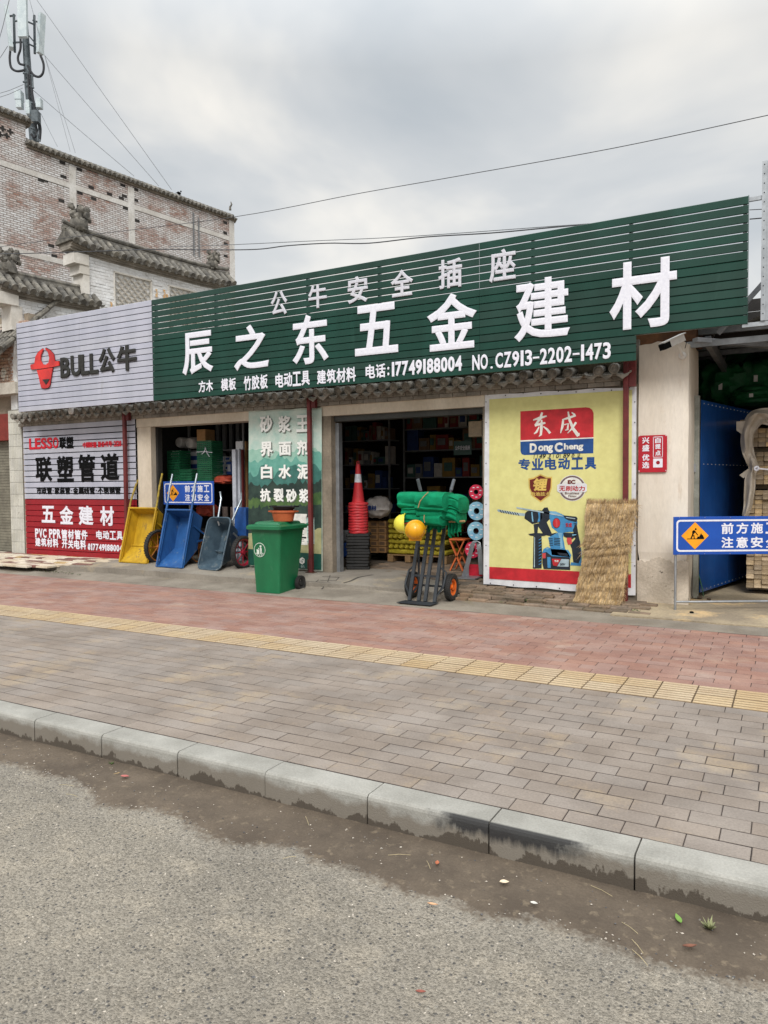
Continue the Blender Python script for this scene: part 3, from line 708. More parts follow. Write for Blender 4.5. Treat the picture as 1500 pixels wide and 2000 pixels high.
chars(gs, '公牛安全插座', [(530, 562, 569, 616), (603, 639, 556, 602), (680, 719, 540, 592), (764, 808, 527, 579), (857, 903, 506, 563), (956, 1008, 487, 550)], m_letg, bev=.022, depth=.02)
chars(gs, '辰之东五金建材', [(357, 417, 648, 731), (458, 526, 634, 722), (572, 642, 614, 711), (694, 778, 594, 692), (835, 932, 573, 683), (1005, 1114, 543, 664), (1191, 1322, 508, 641)], m_let, bev=.024, depth=.018)
for s, a, c, t, bt in (('方木', 388, 417, 743, 766), ('模板', 432, 462, 739, 763), ('竹胶板', 476, 524, 733, 761), ('电动工具', 538, 606, 727, 755), ('建筑材料', 619, 696, 720, 748), ('电话:', 714, 764, 711, 738), ('17749188004', 764, 903, 701, 730)):
    rowch(gs, s, a, c, t, bt, m_let, bev=.026 if ord(s[0]) > 999 else .04, fill=.94)
rowch(gs, 'NO.CZ913-2202-1473', 922, 1194, 681, 712, m_let, bev=.03, fill=.9)
# white board: emblem and name
cb = crop(0, 580, 3.571)
def curve(pts, n=6):
    """closed Catmull-Rom outline"""
    o = []; m = len(pts)
    for i in range(m):
        p0, p1, p2, p3 = (Vector(pts[(i + k) % m]) for k in (-1, 0, 1, 2))
        for q in range(n):
            t = q / n; o.append(tuple(.5 * ((2 * p1) + (p2 - p0) * t + (2 * p0 - 5 * p1 + 4 * p2 - p3) * t * t + (3 * p1 - p0 - 3 * p2 + p3) * t ** 3)))
    return o
def solid(parent, name, pts, m, Y, d):
    b = MB(); p = [F(a, c, Y) for a, c in pts]; b.prism([(v.x, Y, v.z) for v in p], (0, -d, 0)); return b.build(name, m, parent)
m_bull = mat('emblem_red', (214, 40, 30), (176, 20, 18), 3.2, .25, fine=.02, spec=.6, contrast=(.42, .58))
hat = cb((218, 482), (222, 472), (246, 466), (252, 420), (270, 388), (302, 362), (306, 368), (288, 410), (288, 445), (302, 470), (325, 474), (345, 458), (350, 425), (340, 385), (320, 364), (324, 358), (352, 372), (378, 402), (386, 448), (414, 448), (418, 478), (380, 488), (300, 500), (224, 508))
solid(ws, 'emblem_outline', [(a + (a - 87) * .035, c + (c - 720) * .035) for a, c in hat], m_letd, FY, .012)
solid(ws, 'emblem_horns', hat, m_bull, FY - .013, .02)
fc = cb((262, 512), (372, 494), (360, 560), (352, 616), (340, 634), (312, 640), (292, 632), (284, 600), (276, 560))
solid(ws, 'emblem_outline', [(a + (a - 87.5) * .05, c + (c - 740) * .04) for a, c in fc], m_letd, FY, .012)
solid(ws, 'emblem_face', fc, m_bull, FY - .013, .018)
solid(ws, 'emblem_nose', cb((296, 576), (348, 572), (322, 612)), m_letd, FY - .032, .006)
chars(ws, 'BULL', [(120, 138, 698, 738), (140, 160, 694, 735), (160, 175, 692, 733), (177, 193, 690, 731)], m_letd, bev=.03)
chars(ws, '公牛', [(194, 226, 680, 729), (230, 268, 674, 724)], m_letd, bev=.035)

# the next signboard at the right edge, on its own galvanised post
nb = T('pale_signboard', 'pale pink and white slatted signboard cut by the right edge, on a punched galvanised post', 'signboard', (0, SY, 3.1))
b = MB(); b.box(-.305, -.262, SY - .02, SY + .03, 3.15, 4.775); b.box(-.262, -.225, SY - .005, SY + .0, 3.15, 4.78); b.build('frame_post', m_galv, nb)
dots = MB()
for i in range(17): dots.tube([(-.283, SY - .0225, 3.22 + i * .095), (-.283, SY - .019, 3.22 + i * .095)], .006, 6)
dots.build('punched_hole', m_letb, nb)
m_pink = mat('pale_pink_enamel', (226, 216, 216), (216, 204, 206), 2, .4, fine=.03)
for i in range(17):
    b = MB(); slat(b, -.222, 3.4, 3.16 + i * .0955, 3.16 + (i + 1) * .0955, SY, gap=.008); b.build('slat', m_pink, nb)
b = MB(); b.box(GX1 - .05, 3.4, SY + .0, SY + .05, 3.10, 3.145); b.build('bottom_rail', m_galv, nb)
b = MB(); b.bar((GX1, SY + .02, 4.42), (-.29, SY + .02, 4.42), .03, .04); b.build('tie_rail', m_galv, nb)
b = MB(); b.bar((-.75, SY + .5, 3.15), (.4, SY + .35, 4.4), .03, .05); b.build('brace', m_galv, nb)
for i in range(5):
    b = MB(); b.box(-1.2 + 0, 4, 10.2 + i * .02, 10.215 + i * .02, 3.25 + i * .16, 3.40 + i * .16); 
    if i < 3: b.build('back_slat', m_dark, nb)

# board of the pipe brand on the wall at the left: white slats over red slats
lb = T('pipe_signboard', 'white over red slatted wall sign with black and red characters at the left end', 'signboard', (-11.6, 9.27, .2))
LY = 9.262; LX0, LX1 = F(49, 950, LY).x, F(243, 1000, LY).x
LXw = F(266, 880, LY).x
zsplit = F(60, 975, LY).z; zt = F(55, 832, LY).z; zb = F(60, 1083, LY).z
nw = 13; p = (zt - zsplit) / nw
b = MB(); b.box(LX0, LXw, LY + .012, LY + .03, zb, zt + .02); b.build('back_panel', m_letb, lb)
for i in range(nw):
    b = MB(); slat(b, LX0, LXw, zsplit + i * p, zsplit + (i + 1) * p, LY, gap=.015); b.build('slat', m_white, lb)
nr = 10; p = (zsplit - zb) / nr
for i in range(nr):
    b = MB(); slat(b, LX0 + .01, LXw, zb + i * p, zb + (i + 1) * p, LY, gap=.008); b.build('slat', m_redp, lb)
LF = LY - .0145
rowch(lb, 'LESSO', 57, 115, 855, 877, m_letr, LF, bev=.035, fill=.93)
rowch(lb, '联塑', 116, 144, 853, 876, m_letb, LF, bev=.035, fill=.96)
rowch(lb, '中国联塑 股份代号:2128.HK', 162, 250, 862, 873, m_letr, LF, bev=.035, fill=.96)
chars(lb, '联塑管道', [(70, 102, 892, 941), (112, 144, 890, 941), (153, 186, 887, 941), (197, 233, 885, 939)], m_letb, LF, depth=.012, bev=.03)
rowch(lb, '市政管·家装管·金属线管·不锈钢管', 72, 236, 951, 965, m_letb, LF, bev=.03, fill=.96)
chars(lb, '五金建材', [(82, 108, 988, 1021), (117, 144, 988, 1024), (154, 183, 988, 1026), (196, 223, 989, 1027)], m_let, LF, depth=.012, bev=.03)
rowch(lb, 'PVC PPR管材管件', 69, 172, 1034, 1052, m_let, LF, bev=.035)
rowch(lb, '电动工具', 188, 241, 1037, 1054, m_let, LF, bev=.03)
rowch(lb, '建筑材料', 69, 115, 1051, 1068, m_let, LF, bev=.03)
rowch(lb, '开关电料', 121, 169, 1054, 1072, m_let, LF, bev=.03)
rowch(lb, '@17749188004', 172, 240, 1063, 1076, m_let, LF, bev=.04)

# maroon steel posts that carry the boards
def post(px, ytop, ybot, lab, zt_=2.95, Yp=9.16):
    a = F(px, ybot, Yp); x = a.x; z0 = gz(x, Yp)
    t = T('steel_post', lab, 'post', (x, Yp, z0), 'maroon posts carrying the signboards')
    b = MB(); b.rbox(x - .03, x + .03, Yp - .03, Yp + .03, z0, zt_, .006); b.build('shaft', m_maroon, t)
    b = MB(); b.box(x - .07, x + .06, Yp - .06, Yp + .06, z0 - .004, z0 + .012); b.build('base_plate', mat('rusty_steel', (98, 60, 44), (64, 42, 34), 20, .85, .4, 60), t)
    b = MB(); b.box(x + .032, x + .11, Yp - .01, Yp + .05, 2.62, zt_ - .02); b.build('bracket', m_maroon, t)
    b = MB(); b.box(x - .05, x - .033, Yp - .03, Yp + .03, z0, z0 + .2); b.build('stub', MC['rusty_steel'], t)
post(249, 800, 1090, 'maroon square post at the right end of the white and red wall sign')
post(608, 765, 1115, 'maroon square post in front of the green mountain banner, between the two shopfronts')
post(1221, 715, 1170, 'maroon square post in front of the yellow banner, behind the straw mat')

# ============================================================ BANNERS
m_vin = lambda n, c, c2=None: mat(n, c, c2, 6, .55, .12, 25, fine=.03, spec=.3)
db = T('tool_banner', 'yellow vinyl banner printed with a blue cordless hammer drill and red stripe', 'banner', (-2.6, 9.27, .2))
BY = 9.262
ys = [m_vin('banner_yellow', (216, 211, 142), (208, 202, 134)), m_vin('banner_white', (222, 222, 224), (204, 204, 208)), m_vin('print_red', (196, 44, 52)), m_vin('print_blue', (34, 76, 138)),
      m_vin('print_white', (232, 230, 222)), m_vin('print_black', (30, 33, 38)), m_vin('tool_blue', (70, 140, 186), (56, 120, 168)), m_vin('tool_dark', (38, 46, 56), (28, 34, 42)), m_vin('print_steel', (176, 194, 200), (140, 160, 170)),
      m_vin('print_gold', (216, 184, 96)), m_vin('print_brown', (110, 36, 30)), m_vin('print_coral', (206, 74, 78)), m_vin('tool_light', (122, 176, 206)), m_vin('print_greybrown', (120, 100, 96))]
# vinyl sheet, slightly slack, with a hem
def vinyl(parent, name, m, corners, Y, nx=30, nz=40, amp=.006, seed=0, th=.003):
    a, b_, c, d = [F(*p, Y) for p in corners]    # TL TR BR BL
    g = MB(); vs = []
    for j in range(nz + 1):
        for i in range(nx + 1):
            s, t = i / nx, j / nz
            p = (a * (1 - s) + b_ * s) * (1 - t) + (d * (1 - s) + c * s) * t
            k = min(s, 1 - s) * min(t, 1 - t) * 8
            vs.append((p.x, Y + min(1, k) * amp * noise.noise(Vector((p.x * 1.6 + seed, p.z * 1.1, 0))) * 0 + amp * .5, p.z + (.006 * math.sin(s * 19) if j in (0, nz) else 0)))
    n0 = len(vs); vs2 = [(v[0], v[1] + th, v[2]) for v in vs]
    g.add(vs + vs2, [(j * (nx + 1) + i, j * (nx + 1) + i + 1, (j + 1) * (nx + 1) + i + 1, (j + 1) * (nx + 1) + i) for j in range(nz) for i in range(nx)] + [(n0 + j * (nx + 1) + i, n0 + (j + 1) * (nx + 1) + i, n0 + (j + 1) * (nx + 1) + i + 1, n0 + j * (nx + 1) + i + 1) for j in range(nz) for i in range(nx)])
    return g.build(name, m, parent)
vinyl(db, 'sheet', ys[1], [(947, 771), (1243, 755), (1241, 1163), (944, 1141)], BY)
pr = MB(); c5 = crop(920, 740, 3.75); c6 = crop(950, 960, 5)
P(pr, c5((134, 150), (1180, 80), (1172, 1520), (134, 1463)), BY, 1, 0)
P(pr, c5((134, 1376), (1172, 1430), (1172, 1530), (134, 1463)), BY, 2, 2)
# logo panels with one rounded corner each
P(pr, c5((362, 238), (840, 208), (868, 212), (888, 226), (898, 250), (898, 428), (362, 450)), BY, 2, 2)
P(pr, c5((362, 450), (898, 428), (898, 436), (362, 460)), BY, 2, 4)
P(pr, c5((362, 460), (898, 436), (896, 545), (392, 558), (372, 552), (363, 530)), BY, 2, 3)
# brushed characters, drawn stroke by stroke
SK = [0]
def stroke(pts, ws_, cr, k, mi, Y=BY):
    SK[0] += 1; k = k + .06 * SK[0]
    q = cr(*pts); L_, R_ = [], []
    for i, p in enumerate(q):
        a = Vector(q[max(0, i - 1)]); b = Vector(q[min(len(q) - 1, i + 1)]); d = (b - a).normalized(); nrm = Vector((-d.y, d.x)); p = Vector(p); hw_ = ws_[i] / 2 / (cr((1, 0))[0][0] - cr((0, 0))[0][0]) ** -1
        L_.append(p + nrm * hw_); R_.append(p - nrm * hw_)
    for i in range(len(q) - 1):
        P(pr, [L_[i], L_[i + 1], R_[i + 1], R_[i]], Y, k + .02 * i, mi, th=.0002)
S = lambda pts, w_, k=3, mi=4: stroke(pts, w_, c5, k, mi)
S([(455, 302), (500, 288), (555, 272)], [8, 20, 10]); S([(522, 246), (508, 290), (480, 328), (468, 340)], [14, 20, 16, 8]); S([(468, 342), (510, 330), (545, 322)], [16, 18, 12])
S([(518, 300), (516, 360), (512, 410), (498, 422)], [12, 20, 16, 4]); S([(500, 350), (480, 390), (462, 402)], [8, 16, 6]); S([(530, 348), (560, 372), (580, 398)], [8, 16, 18])
S([(668, 300), (720, 284), (768, 268)], [8, 18, 12]); S([(676, 298), (670, 350), (656, 398)], [14, 18, 6]); S([(684, 336), (712, 328), (708, 372), (690, 376)], [10, 12, 16, 6])
S([(712, 240), (722, 300), (748, 364), (788, 418)], [10, 18, 22, 26]); S([(770, 318), (742, 362), (708, 398)], [16, 14, 4]); S([(738, 246), (758, 262), (764, 270)], [8, 16, 6]); S([(786, 418), (794, 396)], [16, 4])
g5 = lambda a, b_, t, bt: (920 + a / 3.75, 920 + b_ / 3.75, 740 + t / 3.75, 740 + bt / 3.75)
def bt(s, box, mi, k=3, bev=.03, slant=0): pr.cur = mi; ptext(pr, s, *box, BY - .0015 * k, .0012, bev, slant)
bt('D', g5(430, 482, 472, 540), 4, bev=.05); bt('ong', g5(492, 600, 487, 545), 4, bev=.045); bt('C', g5(612, 670, 466, 536), 4, bev=.05); bt('heng', g5(680, 822, 470, 530), 4, bev=.04)
for i, ch in enumerate('专业电动工具'):
    bt(ch, g5(345 + i * 97 + 2, 345 + i * 97 + 88, 584 - i * 2.2, 668 - i * 1.2), 3, bev=.036)
for i, (ch, x) in enumerate(zip('1149310189办证', (462, 486, 510, 535, 572, 604, 634, 655, 686, 712, 745, 790))):
    bt(ch, g5(x - (4 if ch == '1' else 12), x + (4 if ch == '1' else 13), 552 - i, 586 - i), 5, 5, bev=.008, slant=.3)
# shield and round badge
P(pr, c5((508, 697), (560, 718), (595, 716), (592, 800), (570, 860), (510, 905), (450, 862), (424, 800), (420, 730), (460, 722)), BY, 2, 9)
P(pr, c5((508, 707), (556, 728), (586, 727), (583, 798), (562, 852), (510, 893), (457, 854), (433, 798), (430, 740), (462, 732)), BY, 3, 10)
bt('锂', g5(455, 560, 727, 822), 9, 5, bev=.04, slant=.15); bt('电池技术', g5(438, 580, 828, 858), 9, 5, bev=.02)
cx_, cy_ = 742, 800
circ = lambda r, n=40: c5(*[(cx_ + r * math.cos(2 * math.pi * i / n), cy_ + r * .96 * math.sin(2 * math.pi * i / n)) for i in range(n)])
P(pr, circ(99), BY, 2, 1); P(pr, circ(95), BY, 3, 13); P(pr, circ(82), BY, 4, 1); P(pr, circ(78), BY, 5, 4)
P(pr, c5((632, 778), (646, 770), (838, 764), (850, 774), (850, 820), (838, 830), (646, 832), (632, 822)), BY, 6, 1)
bt('EC', g5(708, 764, 740, 770), 10, 7, bev=.05)
for i, ch in enumerate('无刷动力'): bt(ch, g5(645 + i * 48, 690 + i * 48, 784, 822), 2, 8, bev=.02)
bt('Brushless', g5(688, 792, 828, 846), 13, 7, bev=.02); bt('Motor', g5(712, 774, 850, 866), 13, 7, bev=.02)
# the hammer drill, flat print built of shapes (crop at 5x)
D = lambda mi, k, *p: P(pr, c6(*p), BY, k, mi)
D(8, 2, (104, 180), (120, 172), (150, 180), (220, 192), (300, 205), (392, 216), (392, 242), (330, 236), (240, 222), (160, 206), (118, 198))
for i in range(8): D(7, 3, (128 + i * 24, 180 + i * 4), (136 + i * 24, 178 + i * 4), (156 + i * 24, 206 + i * 4), (146 + i * 24, 208 + i * 4))
D(7, 3, (372, 262), (380, 210), (398, 192), (470, 184), (540, 186), (545, 260), (520, 300), (450, 318), (400, 282))
D(6, 4, (505, 200), (525, 200), (525, 290), (500, 300), (512, 250)); D(12, 4, (440, 200), (450, 198), (462, 296), (448, 292))
D(7, 3, (540, 190), (565, 158), (598, 154), (618, 200), (618, 270), (590, 300), (640, 410), (690, 400), (640, 440), (560, 420), (500, 330), (530, 280))
D(6, 4, (600, 190), (680, 195), (780, 240), (880, 255), (890, 300), (880, 390), (810, 395), (760, 400), (750, 450), (770, 560), (800, 600), (820, 640), (640, 620), (620, 520), (605, 450), (700, 400), (640, 350), (620, 270))
D(12, 5, (625, 192), (690, 200), (745, 235), (625, 215)); D(12, 5, (700, 400), (745, 405), (738, 440), (752, 550), (725, 560), (712, 450))
D(8, 6, (294, 150), (300, 165), (560, 210), (750, 245), (752, 236), (570, 198)); D(7, 6, (556, 180), (600, 175), (618, 196), (618, 268), (575, 262))
D(7, 5, (755, 232), (880, 245), (892, 262), (880, 300), (800, 280), (768, 262)); D(8, 6, (775, 248), (868, 262), (866, 268), (782, 256))
D(7, 5, (845, 375), (880, 300), (900, 420), (920, 520), (928, 640), (900, 700), (850, 690), (836, 560), (820, 520), (870, 460)); D(6, 4, (895, 450), (915, 480), (932, 600), (928, 725), (820, 720), (830, 690), (900, 700))
n_ = 24; P(pr, c6(*[(686 + 38 * math.cos(2 * math.pi * i / n_), 308 + 50 * math.sin(2 * math.pi * i / n_)) for i in range(n_)]), BY, 6, 7); P(pr, c6(*[(687 + 34 * math.cos(2 * math.pi * i / n_), 308 + 45 * math.sin(2 * math.pi * i / n_)) for i in range(n_)]), BY, 7, 2)
D(11, 8, (676, 270), (694, 270), (700, 348), (684, 352))
D(7, 5, (750, 402), (880, 405), (875, 440), (830, 470), (760, 440)); D(11, 6, (788, 450), (832, 450), (838, 510), (800, 520), (786, 480)); D(12, 6, (838, 420), (880, 415), (878, 424), (842, 432))
for i in range(5): D(7, 6, (612 + i, 455 + i * 16), (650 + i, 457 + i * 16), (650 + i, 463 + i * 16), (612 + i, 461 + i * 16)); D(7, 6, (660, 450 + i * 16), (722, 455 + i * 16), (724, 462 + i * 16), (664, 458 + i * 16))
for i in range(4): D(7, 6, (850 + i * 3, 305 + i * 16), (880, 308 + i * 16), (880, 315 + i * 16), (856 + i * 3, 312 + i * 16))
D(7, 5, (410, 414), (480, 404), (560, 408), (600, 420), (570, 432), (500, 436), (430, 430)); D(7, 4, (462, 320), (510, 310), (500, 410), (470, 410))
D(7, 4, (462, 436), (540, 436), (545, 600), (540, 750), (455, 752), (458, 600)); D(8, 5, (470, 445), (476, 445), (474, 740), (466, 740))
for i in range(9): D(6, 5, (512, 470 + i * 30), (538, 456 + i * 30), (540, 462 + i * 30), (514, 476 + i * 30))
D(6, 4, (545, 600), (560, 560), (600, 540), (640, 560), (800, 570), (830, 620), (820, 660), (560, 640)); D(12, 5, (582, 552), (606, 542), (612, 560), (590, 568)); D(7, 5, (690, 595), (790, 605), (800, 630), (720, 622))
D(7, 5, (548, 600), (590, 590), (640, 630), (815, 640), (820, 765), (560, 755), (548, 700)); D(11, 6, (548, 602), (582, 600), (580, 650), (550, 652)); D(6, 6, (596, 640), (628, 640), (630, 745), (600, 744))
D(2, 7, (640, 655), (730, 658), (690, 728), (655, 722)); D(8, 7, (735, 658), (808, 662), (806, 734), (694, 730))
pr.cur = 4; q = lambda a, b_, t, bt_: (950 + a / 5, 950 + b_ / 5, 960 + t / 5, 960 + bt_ / 5)
bt('东成', q(664, 704, 668, 690), 4, 9, .03); bt('20V', q(716, 772, 700, 722), 5, 9, .04, .2); bt('东成', q(772, 835, 305, 350), 2, 8, .03)
# stroke-built grommets
for i in range(9): pr.cur = 5; a = F(953 + 34.5 * i, 771 - 1.7 * i + (3 if i % 2 else 0), BY); pr.lathe([(.008, 0), (.008, .002)], 8, M=Matrix.Translation((a.x, BY - .004, a.z)) @ Matrix.Rotation(math.radians(90), 4, 'X'))
for i in range(9):
    for px in (949.5, 1240):
        a = F(px, 785 + 40 * i, BY); pr.lathe([(.007, 0), (.007, .002)], 8, M=Matrix.Translation((a.x, BY - .004, a.z)) @ Matrix.Rotation(math.radians(90), 4, 'X'))
for i in range(5): a = F(958 + 45 * i, 1139 + 3.3 * i, BY); pr.lathe([(.008, 0), (.008, .002)], 8, M=Matrix.Translation((a.x, BY - .004, a.z)) @ Matrix.Rotation(math.radians(90), 4, 'X'))
pr.build('print', ys, db)

# green mountain banner
mbn = T('mortar_banner', 'green banner of misty mountains with white characters behind the wheelie bin', 'banner', (-6.9, 9.27, .2))
GY = 9.255
gm = [m_vin('mist', (196, 208, 198), (170, 196, 186)), m_vin('teal_far', (150, 188, 172), (136, 178, 162)), m_vin('teal_mid', (108, 166, 152), (92, 152, 138)), m_vin('teal_near', (70, 120, 112), (56, 104, 96)),
      m_vin('forest', (52, 70, 62), (36, 52, 48)), m_vin('meadow', (84, 110, 62), (56, 84, 50)), m_vin('wheat', (172, 168, 126), (146, 146, 104)), m_vin('band_green', (30, 82, 70)), m_vin('char_grey', (238, 238, 234), (226, 226, 222)), m_vin('char_shadow', (112, 118, 112)), ys[4], m_vin('pale_teal', (190, 214, 206)), ys[5]]
vinyl(mbn, 'sheet', m_vin('sheet_white', (190, 200, 186)), [(485.5, 803), (628, 796), (630, 1116), (486, 1106)], GY, 12, 20)
pr = MB(); X0_, X1_ = 486, 628.5
def GP(mi, k, *p): P(pr, p, GY, k, mi)
GP(0, 1, (X0_, 806), (X1_, 799), (X1_, 1060), (X0_, 1050))
def ridge(y0, y1, amp, f, seed, mi, k, low):
    pts = []; n = 46
    for i in range(n + 1):
        x = X0_ + (X1_ - X0_) * i / n; pts.append((x, y0 + (y1 - y0) * i / n - amp * (noise.noise(Vector((i * f, seed, 0))) + .4 * noise.noise(Vector((i * f * 3, seed, 4))))))
    GP(mi, k, *pts, (X1_, low), (X0_, low))
ridge(880, 884, 22, .11, 3, 1, 2, 1050); ridge(900, 892, 26, .13, 9, 2, 3, 1050); ridge(925, 912, 22, .16, 17, 3, 4, 1055); ridge(948, 940, 14, .3, 5, 4, 5, 1060); ridge(975, 962, 9, .5, 31, 5, 6, 1000); ridge(992, 985, 10, .8, 41, 4, 7, 1062)
ridge(1042, 1032, 4, .3, 7, 6, 8, 1083); GP(7, 9, (X0_, 1072), (X1_, 1082), (X1_, 1113), (X0_, 1103))
for ch, x, y, w_, h_ in (('砂', 519.6, 828, 25, 33), ('浆', 555.4, 828, 25, 33), ('王', 591, 827, 25, 33), ('界', 520.5, 877, 25, 29), ('面', 556.5, 876, 24, 27), ('剂', 591.5, 874, 24, 29), ('白', 520.5, 921, 22, 28), ('水', 556, 921, 25, 27), ('泥', 592.5, 921, 25, 30),
                         ('抗', 518, 967, 20, 26), ('裂', 544, 967, 20, 26), ('砂', 569, 968, 21, 26), ('浆', 594, 968, 21, 27)):
    pr.cur = 9; ptext(pr, ch, x - w_ / 2 + 1.6, x + w_ / 2 + 1.6, y - h_ / 2 + 1.6, y + h_ / 2 + 1.6, GY - .014, .001, .02)
    pr.cur = 8; ptext(pr, ch, x - w_ / 2, x + w_ / 2, y - h_ / 2, y + h_ / 2, GY - .016, .001, .036)
c7 = crop(560, 980, 13.34)
G7 = lambda mi, k, *p: P(pr, c7(*p), GY, k, mi)
G7(10, 10, (90, 160), (200, 170), (230, 310), (545, 318), (520, 420), (560, 1130), (240, 1110), (100, 500)); G7(11, 11, (520, 410), (735, 420), (740, 1100), (560, 1080)); G7(10, 11, (520, 400), (740, 415), (735, 440), (520, 425))
G7(2, 12, (160, 270), (200, 270), (215, 340)); G7(3, 12, (525, 640), (525, 560), (590, 525)); G7(12, 12, (290, 905), (525, 912), (525, 955), (290, 945)); G7(3, 12, (540, 1035), (735, 1045), (735, 1055), (540, 1045))
for yy, a_, b_ in ((655, 310, 440), (715, 320, 470), (800, 310, 420), (845, 310, 470), (975, 330, 470), (1015, 310, 480)):
    G7(13 if 0 else 12, 12, (a_, yy), (b_, yy + 4), (b_, yy + 12), (a_, yy + 8))
for yy in (740, 820, 855, 890, 925): G7(12, 13, (560, yy), (640, yy + 4), (640, yy + 14), (560, yy + 10))
for cx7 in (418, 245):
    G7(10, 11, *[(cx7 + 75 * math.cos(math.pi / 6 + i * math.pi / 3), 1535 + 95 * math.sin(math.pi / 6 + i * math.pi / 3)) for i in range(6)])
G7(7, 12, (375, 1540), (440, 1480), (460, 1500), (420, 1590)); G7(10, 13, (395, 1540), (435, 1500), (445, 1510), (415, 1570))
pr.cur = 11
ptext(pr, '耐久', 588, 595.5, 1104, 1109.5, GY - .018, .001, .01); ptext(pr, '环保', 575, 582, 1103, 1108, GY - .018, .001, .01)
pr.build('print', gm, mbn)

# small red plate on the pillar
pl_ = T('pickup_plate', 'small red plate with white characters screwed to the cream pillar', 'plate', (-1.4, 9.27, 1.8)); PY = 9.268
def rr(px0, py0, px1, py1, r, Y, sk=0):
    a = F(px0, py0, Y); c = F(px1, py1, Y); x0, x1, z0, z1 = a.x, c.x, c.z, a.z; o = []
    for cx, cz, a0 in ((x1 - r, z1 - r, 0), (x0 + r, z1 - r, 90), (x0 + r, z0 + r, 180), (x1 - r, z0 + r, 270)):
        for i in range(5): t = math.radians(a0 + i * 22.5); o.append((cx + r * math.cos(t), Y, cz + r * math.sin(t)))
    return o
b = MB(); b.prism(rr(1247, 851, 1302.5, 922, .02, PY), (0, .006, 0)); b.build('plate_body', flat('plate_red', (180, 20, 40), .35, spec=.5), pl_)
b = MB(); c5p = lambda a, b_, t, bt_: (920 + a / 3.75, 920 + b_ / 3.75, 740 + t / 3.75, 740 + bt_ / 3.75)
for ch, t in zip('兴盛优选', (426, 482, 552, 608)): ptext(b, ch, *c5p(1253, 1306, t, t + 48), PY - .001, .001, .03)
for ch, t in zip('自提点', (432, 476, 524)): ptext(b, ch, *c5p(1348, 1390, t, t + 38), PY - .001, .001, .03)
for bx in ((1334, 1404, 424, 426.5), (1334, 1404, 572, 574.5), (1334, 1337, 424, 574), (1401, 1404, 424, 574)):
    x0, x1, t, bb_ = c5p(*bx); p0 = F(x0, t, PY); p1 = F(x1, bb_, PY); b.box(p0.x, p1.x, PY - .002, PY - .0005, p1.z, p0.z)
b.prism(rr(*[c5p(1334, 1403, 584, 648)[i] for i in (0, 2, 1, 3)], .006, PY - .0005), (0, -.0012, 0))
for bx in ((1228, 1234, 414, 420), (1425, 1431, 412, 418), (1228, 1234, 672, 678), (1424, 1430, 668, 674)):
    x0, x1, t, bb_ = c5p(*bx); p0 = F(x0, t, PY); p1 = F(x1, bb_, PY); b.box(p0.x, p1.x, PY - .003, PY - .0005, p1.z, p0.z)
b.build('lettering', m_let, pl_, kind='stuff')
b = MB(); a = F(1285.2, 903.5, PY); b.lathe([(.022, 0), (.022, .001), (.016, .001), (.016, 0)], 20, M=Matrix.Translation((a.x, PY - .002, a.z)) @ Matrix.Rotation(math.radians(90), 4, 'X')); b.lathe([(.011, 0), (.011, .001)], 16, M=Matrix.Translation((a.x, PY - .002, a.z)) @ Matrix.Rotation(math.radians(90), 4, 'X'))
b.build('round_mark', MC['plate_red'], pl_)
b = MB(); b.box(WX0 + .01, GX0 - .01, SY + .004, SY + .006, ZB + .01, ZT - .01); b.build('backing_sheet', mat('dark_sheet2', (70, 70, 74), None, 3, .7), ws)
b = MB(); b.box(GX0 + .02, GX1 - .04, SY + .002, SY + .005, ZB + 3 * P_ + .01, ZB + 11 * P_ - .004); b.box(GX0 + .02, XS3 - .02, SY + .002, SY + .005, ZB + .02, ZB + 3 * P_ + .008)
b.build('backing_sheet', mat('dark_sheet', (46, 60, 56), None, 3, .7), gs)

# ============================================================ THE WHEELBARROWS AND WHAT STANDS BEFORE THE SHOP
m_rub = mat('rubber', (48, 47, 46), (38, 38, 38), 12, .8, .3, 60, fine=.1)
m_chrome = mat('bright_steel', (190, 200, 206), (160, 170, 178), 6, .3, metal=.8, spec=.6, fine=.05)
def wheel(parent, c, r, w, m_rim, spokes=8, ang=0, tyre_t=.045):
    """axis along X rotated by ang about Z"""
    M = Matrix.Translation(c) @ Matrix.Rotation(ang, 4, 'Z') @ Matrix.Rotation(math.radians(90), 4, 'Y')
    t = T('wheel', None, None, c); t.parent = parent; t.location = Vector(c) - WL[parent.name]
    b = MB(); ri = r - tyre_t; n = 40
    pr_ = [(ri, -w * .32), (ri + .008, -w * .46), (r - .014, -w * .5), (r - .004, -w * .36), (r, -w * .15), (r, w * .15), (r - .004, w * .36), (r - .014, w * .5), (ri + .008, w * .46), (ri, w * .32)]
    b.lathe(pr_ + [pr_[0]], n, M=M, cap=False)
    for i in range(n):
        a = 2 * math.pi * i / n; q = M @ Matrix.Rotation(a, 4, 'Z')
        b.box(r - .004, r + .004, -.006, .006, -w * .42, -w * .05, q @ Matrix.Rotation(0, 4, 'Z')); b.box(r - .004, r + .004, .010, .020, w * .05, w * .42, q)
    o = b.build('tyre', m_rub, t, True)
    b = MB(); b.lathe([(ri - .022, -w * .25), (ri + .002, -w * .34), (ri + .002, w * .34), (ri - .022, w * .25), (ri - .022, -w * .25)], 36, M=M, cap=False)
    for i in range(spokes):
        a = 2 * math.pi * i / spokes; p = M @ Vector((.02 * math.cos(a), .02 * math.sin(a), 0)); q = M @ Vector(((ri - .015) * math.cos(a), (ri - .015) * math.sin(a), 0)); b.tube([p, q], .009, 6)
    b.lathe([(.034, -w * .4), (.034, w * .4)], 14, M=M)
    b.build('rim', m_rim, t, True); return t
